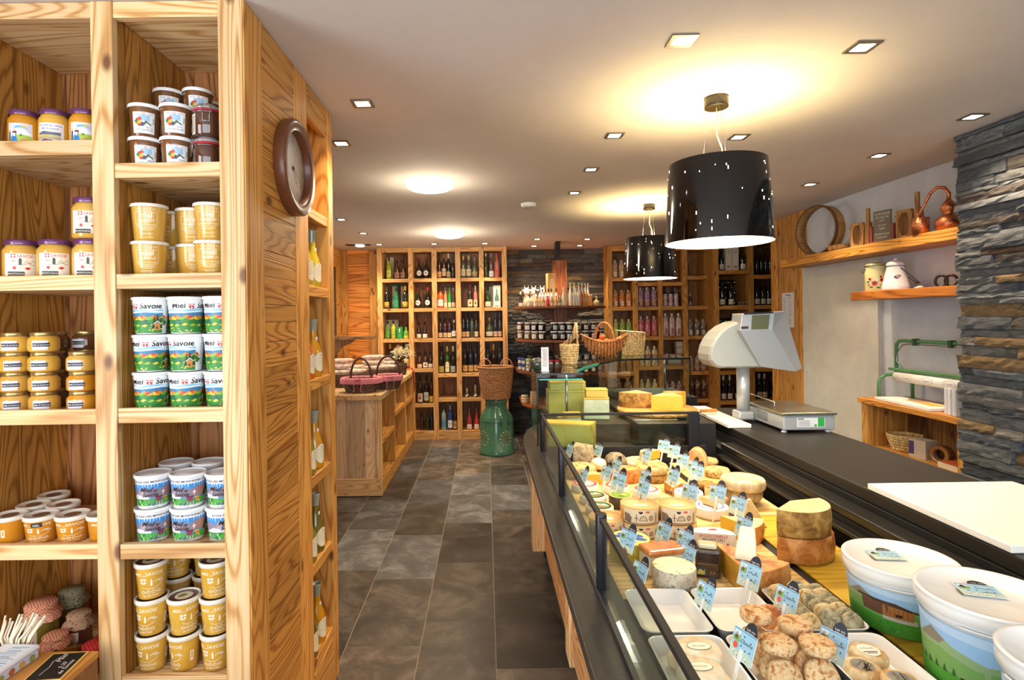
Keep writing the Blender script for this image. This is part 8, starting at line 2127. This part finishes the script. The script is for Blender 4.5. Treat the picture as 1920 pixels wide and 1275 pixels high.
a = MB(); a.lathe([(.052, .163), (.054, .170), (.046, .185), (.022, .197), (.010, .200), (.012, .206), (.008, .213), (0, .214)], 32); link('lid', a, WE, t)
a = MB(); a.tube([(.052*cos(2*pi*k/32), .052*sin(2*pi*k/32), .1615) for k in range(32)], .002, 6, closed=True); link('rim', a, plain('#2a2c3a', .3), t)
a = MB(); a.tube([(.02, -.052, .145), (.075, -.055, .09), (.115, -.03, .052), (.118, .0, .045), (.115, .03, .052), (.075, .055, .09), (.02, .052, .145)], .0022, 6); link('wire_handle', a, IRON, t)
a = MB(); a.tube([(.118, -.022, .046), (.118, .022, .046)], .008, 8); link('wooden_grip', a, plain('#7a5a3a', .5), t)
d = Decal(); d.ell(-.012, .085, .008, .009, '#4a3a6a', 10).ell(-.003, .078, .006, .007, '#5a4a7a', 8).ell(.008, .086, .006, .006, '#c8303a', 10).ell(.003, .095, .010, .004, '#3f8a4a', 10).ell(.016, .094, .008, .004, '#6aa05a', 10); d.build('fruit_motif', cylsurf(lambda z: .0765-.026*max(z-.036, 0)/.114, .065), t, step=.006)
t = thing('iron_clasps', 'pair of dark iron rings standing on the short shelf near the slate', 'iron rings', (2.73, 3.385, LZ+.0005), radians(-58))
for s in (0, 1):
    a = MB(); a.tube([(.030*cos(q)+s*.045, s*.012, .036+.0335*sin(q)) for q in [2*pi*k/28 for k in range(28)]], .004, 6, closed=True, flat=2.2); link('ring', a, IRON, t)
t = thing('folded_paper', 'small crumpled white paper on the short shelf', 'paper', (2.735, 3.56, LZ+.0005)); a = MB(); a.sphere(.014, (0, 0, .009), 8, 6, sc=(1.6, 1, .6), jit=.2); a.sphere(.009, (0, .03, .007), 8, 6, sc=(1.4, 1, .7), jit=.2); link('paper', a, WHITEM, t)

# desk against the wall
DZ_ = 1.015
t = thing('wall_desk', 'open fronted pine desk against the right wall beside the slate pillar', 'desk')
a = MB(); a.box(2.555, 3.04, DZ_-.036, 2.906, 3.905, DZ_); link('top', a, wood('desk_top', '#d89a48', '#c4823a', '#985a22', axis='y'), t, bevel=.004)
a = MB(); a.box(2.565, 3.82, 0, 2.86, 3.875, DZ_-.0365); link('end_panel', a, PZ2, t, bevel=.003)
a = MB(); a.box(2.565, 3.045, 0, 2.86, 3.09, DZ_-.0365); link('end_panel', a, PZ2, t, bevel=.003)
a = MB(); a.box(2.84, 3.0905, .02, 2.866, 3.8195, DZ_-.0365); link('back_panel', a, wood('desk_back', '#a87848', '#94663a', '#6c4622', axis='z', plank=('y', .14)), t)
a = MB(); a.box(2.58, 3.0905, .68, 2.8395, 3.8195, .70); link('shelf', a, PY2, t)
# items on its shelf
t = thing('basket_rim', 'shallow round wicker tray on the shelf inside the desk', 'tray', (2.70, 3.66, .7008)); a = MB(); a.tube([(.095*cos(2*pi*k/36), .095*sin(2*pi*k/36), .10) for k in range(36)], .006, 6, closed=True); weave(a, [(.7, .006), (1.0, .095)], .095, .095, .005, 18); link('woven_side', a, WL, t)
t = thing('small_carton', 'small printed carton on the shelf inside the desk', 'box', (2.68, 3.475, .7008), .2); a = MB(); a.box(-.05, -.055, 0, .05, .055, .11); link('carton', a, plain('#b8ac9c', .5), t); a = MB(); a.box(-.0505, .02, .02, -.0502, .054, .10); link('print', a, plain('#4a3a6a', .5), t)
t = thing('tape_roll', 'roll of brown parcel tape on the shelf inside the desk', 'tape', (2.68, 3.335, .7008), radians(20)); M = Matrix.Translation((0, 0, .052)) @ Matrix.Rotation(radians(90), 4, 'Y')
a = MB(); a.lathe([(.052, -.03), (.052, .03), (.034, .03), (.034, -.03), (.052, -.03)], 32, 0, M); link('roll', a, plain('#9a6a3c', .2, coat=.5), t); a = MB(); a.lathe([(.0338, -.03), (.0338, .03), (.031, .03), (.031, -.03), (.0338, -.03)], 28, 0, M); link('core', a, plain('#6a4a30', .7), t)
for i, (y, cc, lb) in enumerate(((3.20, '#d8ccb8', 'flat pile of papers on the shelf inside the desk'),)):
    t = thing('paper_pile', lb, 'papers', (2.68, y, .7008)); a = MB(); a.box(-.08, -.07, 0, .08, .07, .03); link('paper_stack', a, plain(cc, .7), t, bevel=.002); a = MB(); a.box(-.075, -.06, .0305, .07, .065, .036); link('top_sheet', a, plain('#b8562c', .6), t)
# papers on top
t = thing('wrapping_paper_stack', 'stack of white wrapping paper lying on the desk top', 'papers', (2.665, 3.52, DZ_+.0008), radians(-3))
for k in range(4):
    a = MB(); o = rnd.uniform(-.006, .006); a.box(-.085+o, -.24+o, .0045*k, .10+o, .26-o, .0045*k+.004); link('sheet_pile', a, plain(('#dcdde2', '#e6e6ea', '#eceaea', '#f0efea')[k], .6), t, bevel=.001)
d = Decal(); d.poly([(-.02,-.16),(.06,-.18),(.07,-.05),(.0,-.03)], '#d8c43c').poly([(.0,-.02),(.07,-.04),(.08,.1),(.01,.12)], '#d89a6a').poly([(.03,.1),(.09,.02),(.09,.2)], '#8a8a80'); d.build('printed_picture', topsurf(.0176), t, step=0)
t = thing('paper_bags', 'upright bundle of folded white paper bags beside the slate pillar', 'paper bags', (2.635, 3.15, DZ_+.0008), radians(-12))
for k in range(6):
    a = MB(); a.box(-.05+.017*k*0, -.055+.019*k, 0, .045, -.040+.019*k, .15-.004*(k % 2)); link('bag', a, plain(('#c4c6cc', '#dadce0', '#b4b8c0', '#eceded', '#d0d2d8', '#e4e4e8')[k], .6), t, bevel=.003)
# green paper-roll frame
GF = mottle('sage_green_enamel', ['#4a7a4e', '#568858', '#629462'], scale=20, bump=.1, rough=.3)
t = thing('paper_roll_frame', 'green tubular frame with a white paper roll standing on the desk', 'paper dispenser', (0, 0, 0))
fx = 2.755
a = MB()
a.tube([(fx, 3.80, 1.18), (fx, 3.80, 1.35), (fx, 3.795, 1.385), (fx, 3.77, 1.403), (fx, 3.73, 1.407), (fx, 3.10, 1.407)], .0115, 10); link('upper_tube', a, GF, t)
a = MB(); a.box(fx-.03, 3.06, 1.205, fx+.03, 3.84, 1.222); link('shelf_bar', a, GF, t, bevel=.002)
a = MB(); a.tube([(2.635, 3.80, DZ_+.001), (2.635, 3.80, 1.12), (2.645, 3.80, 1.155), (2.68, 3.80, 1.175), (2.72, 3.80, 1.178), (2.80, 3.80, 1.178), (2.845, 3.80, 1.165), (2.86, 3.80, 1.13), (2.86, 3.80, DZ_+.001)], .0115, 10); link('foot_arch', a, GF, t)
a = MB(); a.tube([(fx-.0, 3.74, 1.223), (fx-.01, 3.785, 1.27), (fx-.01, 3.775, 1.33), (fx-.01, 3.73, 1.378), (fx-.01, 3.68, 1.388), (fx-.01, 3.26, 1.388), (fx-.01, 3.22, 1.375), (fx-.01, 3.27, 1.33), (fx-.01, 3.26, 1.27), (fx, 3.19, 1.223)], .004, 8); link('wire_spring', a, STEEL, t)
a = MB(); M = Matrix.Translation((fx-.01, 3.44, 1.168)) @ Matrix.Rotation(radians(90), 4, 'X'); a.cyl(.033, -.34, .335, 32, 0, M); link('paper_roll', a, plain('#ecebea', .6), t)
for y in (3.62, 3.34): a = MB(); a.box(fx-.02, y-.012, 1.38, fx+.012, y+.012, 1.425); link('clamp', a, plain('#2c5234', .4), t)
d = Decal()
for y in (-.22, -.05, .12): d.ell(y, 0, .05, .022, '#c8a8a0', 22).ell(y, 0, .048, .020, '#ecebea', 22).text('Fromagerie', y, -.004, .012, '#6a7a9a')
d.build('roll_print', lambda x, y, off: Vector((fx-.01-(.0335+off)*cos(y/.033), 3.44-x, 1.168+.033*sin(y/.033))), t, step=.02)
# notice on the wood cladding
t = thing('notice_sheet', 'white printed notice sheet on the upright wood cladding', 'notice', (2.903, 5.43, 1.63))
a = MB(); a.box(-.0012, -.105, -.165, 0, .105, .165); link('sheet', a, plain('#dcdee4', .6), t)
d = Decal(); d.rect(-.04, .135, .05, .15, '#8aa0c0')
R = random.Random(3)
for c in (-.085, .01):
    for k in range(22): d.rect(c, .115-.0118*k, c+R.uniform(.03, .07), .1185-.0118*k, '#8a8e98')
d.build('print', lambda x, y, off: Vector((-.0012-off, -x, y)), t, step=0)

# ================================================================== SCALE
t = thing('counter_scale', 'silver retail scale with steel platter and raised display head on the worktop', 'scale')
SIL = plain('#b4b8ba', .32, .35); SILD = plain('#8f969c', .35, .35)
a = MB(); a.box(1.478, 2.822, 1.014, 1.735, 3.21, 1.088); link('housing', a, SIL, t, bevel=.006, bseg=3)
a = MB(); a.box(1.470, 2.814, 1.0885, 1.743, 3.215, 1.103); link('platter', a, mottle('worn_steel', ['#8f8a76', '#a8a48e', '#b8b4a0'], scale=6, bump=.05, rough=.22), t, bevel=.004, bseg=3)
MATS[('m', 'worn_steel')].node_tree.nodes['Principled BSDF'].inputs['Metallic'].default_value = .8
for x, y in ((1.495, 2.85), (1.715, 2.85), (1.715, 3.18), (1.50, 3.19)):
    a = MB(); a.lathe([(0, 0), (.013, 0), (.013, .006), (.006, .007), (.006, .0139), (0, .0139)], 16, 0, Matrix.Translation((x, y, 1.0006))); link('foot', a, WHITE, t)
d = Decal(); d.rect(-.075, .012, .065, .058, '#dfe2e4').rect(.030, .014, .062, .058, '#2fa84a').rect(.012, .014, .024, .026, '#5ac850').rect(-.070, .050, -.040, .055, '#4a4a50')
for k in range(6): d.rect(-.068+.002*(k % 2), .018+.005*k, -.01, .0195+.005*k, '#7a7e84')
d.text('M', .018, .016, .009, '#1a3a1a', off=.01)
d.build('type_plate', lambda x, y, off: Vector((1.62+x, 2.8218-off, 1.018+y)), t, step=0)
for k in range(5): a = MB(); a.box(1.4765, 2.98+.0, 1.034+.009*k, 1.4785, 3.10, 1.037+.009*k); link('vent_slot', a, BLACKM, t)
a = MB(); a.tube([(1.475, 2.90, 1.104), (1.475, 2.90, 1.145), (1.478, 3.17, 1.150), (1.482, 3.20, 1.148), (1.482, 3.20, 1.104)], .003, 8); link('platter_rail', a, STEEL, t)
cx_, cy_ = 1.432, 3.16
a = MB(); a.box(cx_-.045, cy_-.045, 1.012, cx_+.042, cy_+.05, 1.06); link('column_base', a, SIL, t, bevel=.012, bseg=4)
a = MB(); a.lathe([(0, 0), (.012, 0), (.012, .005), (.005, .006), (.005, .0115), (0, .0115)], 14, 0, Matrix.Translation((cx_-.025, cy_-.03, 1.0006))); link('foot', a, WHITE, t)
a = MB(); a.cyl(.034, 1.0605, 1.315, 32, 0, Matrix.Translation((cx_, cy_, 0))); link('column', a, SIL, t)
def q(px, py, Y): p = onY(px, py, Y); return (p.x, p.y, p.z)
# rounded printer pod
prof = [(1328,676),(1327,665),(1330,650),(1337,636),(1348,622),(1362,611),(1378,604),(1392,602),(1400,612),(1412,640),(1428,684),(1426,689),(1350,690),(1336,686)]
pod = [onY(x, y, 3.08) for x, y in prof]
a = MB(); n = len(pod); vs = []
for dy, s_ in ((0, .93), (.022, 1.0), (.17, 1.0), (.19, .95)):
    c = sum(pod, Vector())/n
    for p in pod: w_ = c+(p-c)*s_; vs.append((w_.x, 3.05+dy, w_.z))
fs = []
for j in range(3):
    for k in range(n): fs.append((j*n+k, j*n+(k+1) % n, (j+1)*n+(k+1) % n, (j+1)*n+k))
fs.append(tuple(reversed(range(n)))); fs.append(tuple(3*n+k for k in range(n)))
a.add(vs, fs, 0, False); link('printer_pod', a, plain('#9fa3a0', .4, .2), t, bevel=.003)
P = {1:(1391,588,2.99), 2:(1452,585,2.99), 3:(1471,583,3.06), 4:(1504,691,3.07), 5:(1493,697,3.03), 6:(1426,688,3.03), 7:(1388,620,2.985), 8:(1448,618,2.985)}
P = {k: q(*v) for k, v in P.items()}
bk = {k: (P[k][0]*1.03, 3.20, P[k][2]) for k in (1,2,3,4,5,6,7)}
vs = [P[k] for k in (1,2,3,4,5,6,7,8)]+[bk[k] for k in (1,2,3,4,5,6,7)]
ix = {k: i for i, k in enumerate((1,2,3,4,5,6,7,8))}; ib = {k: 8+i for i, k in enumerate((1,2,3,4,5,6,7))}
fs = [(ix[1],ix[7],ix[8],ix[2]), (ix[7],ix[6],ix[5],ix[8]), (ix[2],ix[8],ix[5],ix[4],ix[3])]
ring = (1,2,3,4,5,6,7)
for i in range(7): k, k2 = ring[i], ring[(i+1) % 7]; fs.append((ix[k], ix[k2], ib[k2], ib[k]))
fs.append(tuple(ib[k] for k in ring))
a = MB(); a.add(vs, fs); hd = link('display_head', a, plain('#a4aab0', .35, .25), t, bevel=.004)
def facet(pts, name, m, off=.0015, parent=hd):
    v_ = [Vector(p) for p in pts]; nn = (v_[1]-v_[0]).cross(v_[2]-v_[0]).normalized()
    if nn.y > 0: nn = -nn
    a = MB(); vs = [p+nn*off for p in v_]+[p+nn*.0003 for p in v_]; k = len(v_)
    a.add(vs, [tuple(range(k)), tuple(reversed(range(k, 2*k)))]+[(i, (i+1) % k, k+(i+1) % k, k+i) for i in range(k)]); return link(name, a, m, parent)
fy = 2.987
def on_face(px, py): return q(px, py, 2.9875-.0)
facet([on_face(1410, 591), on_face(1408, 618), on_face(1440, 617), on_face(1443, 590)], 'screen', plain('#5a6046', .03, coat=1.0), .003)
facet([on_face(1389.5, 612), on_face(1389.5, 617), on_face(1403, 616.5), on_face(1403, 611.5)], 'maker_plate', plain('#3a3034', .4), .003)
facet([q(1395,586.5,2.9882), q(1395,590,2.9882), q(1450,587.5,2.9882), q(1450,584.5,2.9882)], 'top_slot', BLACKM, .003)
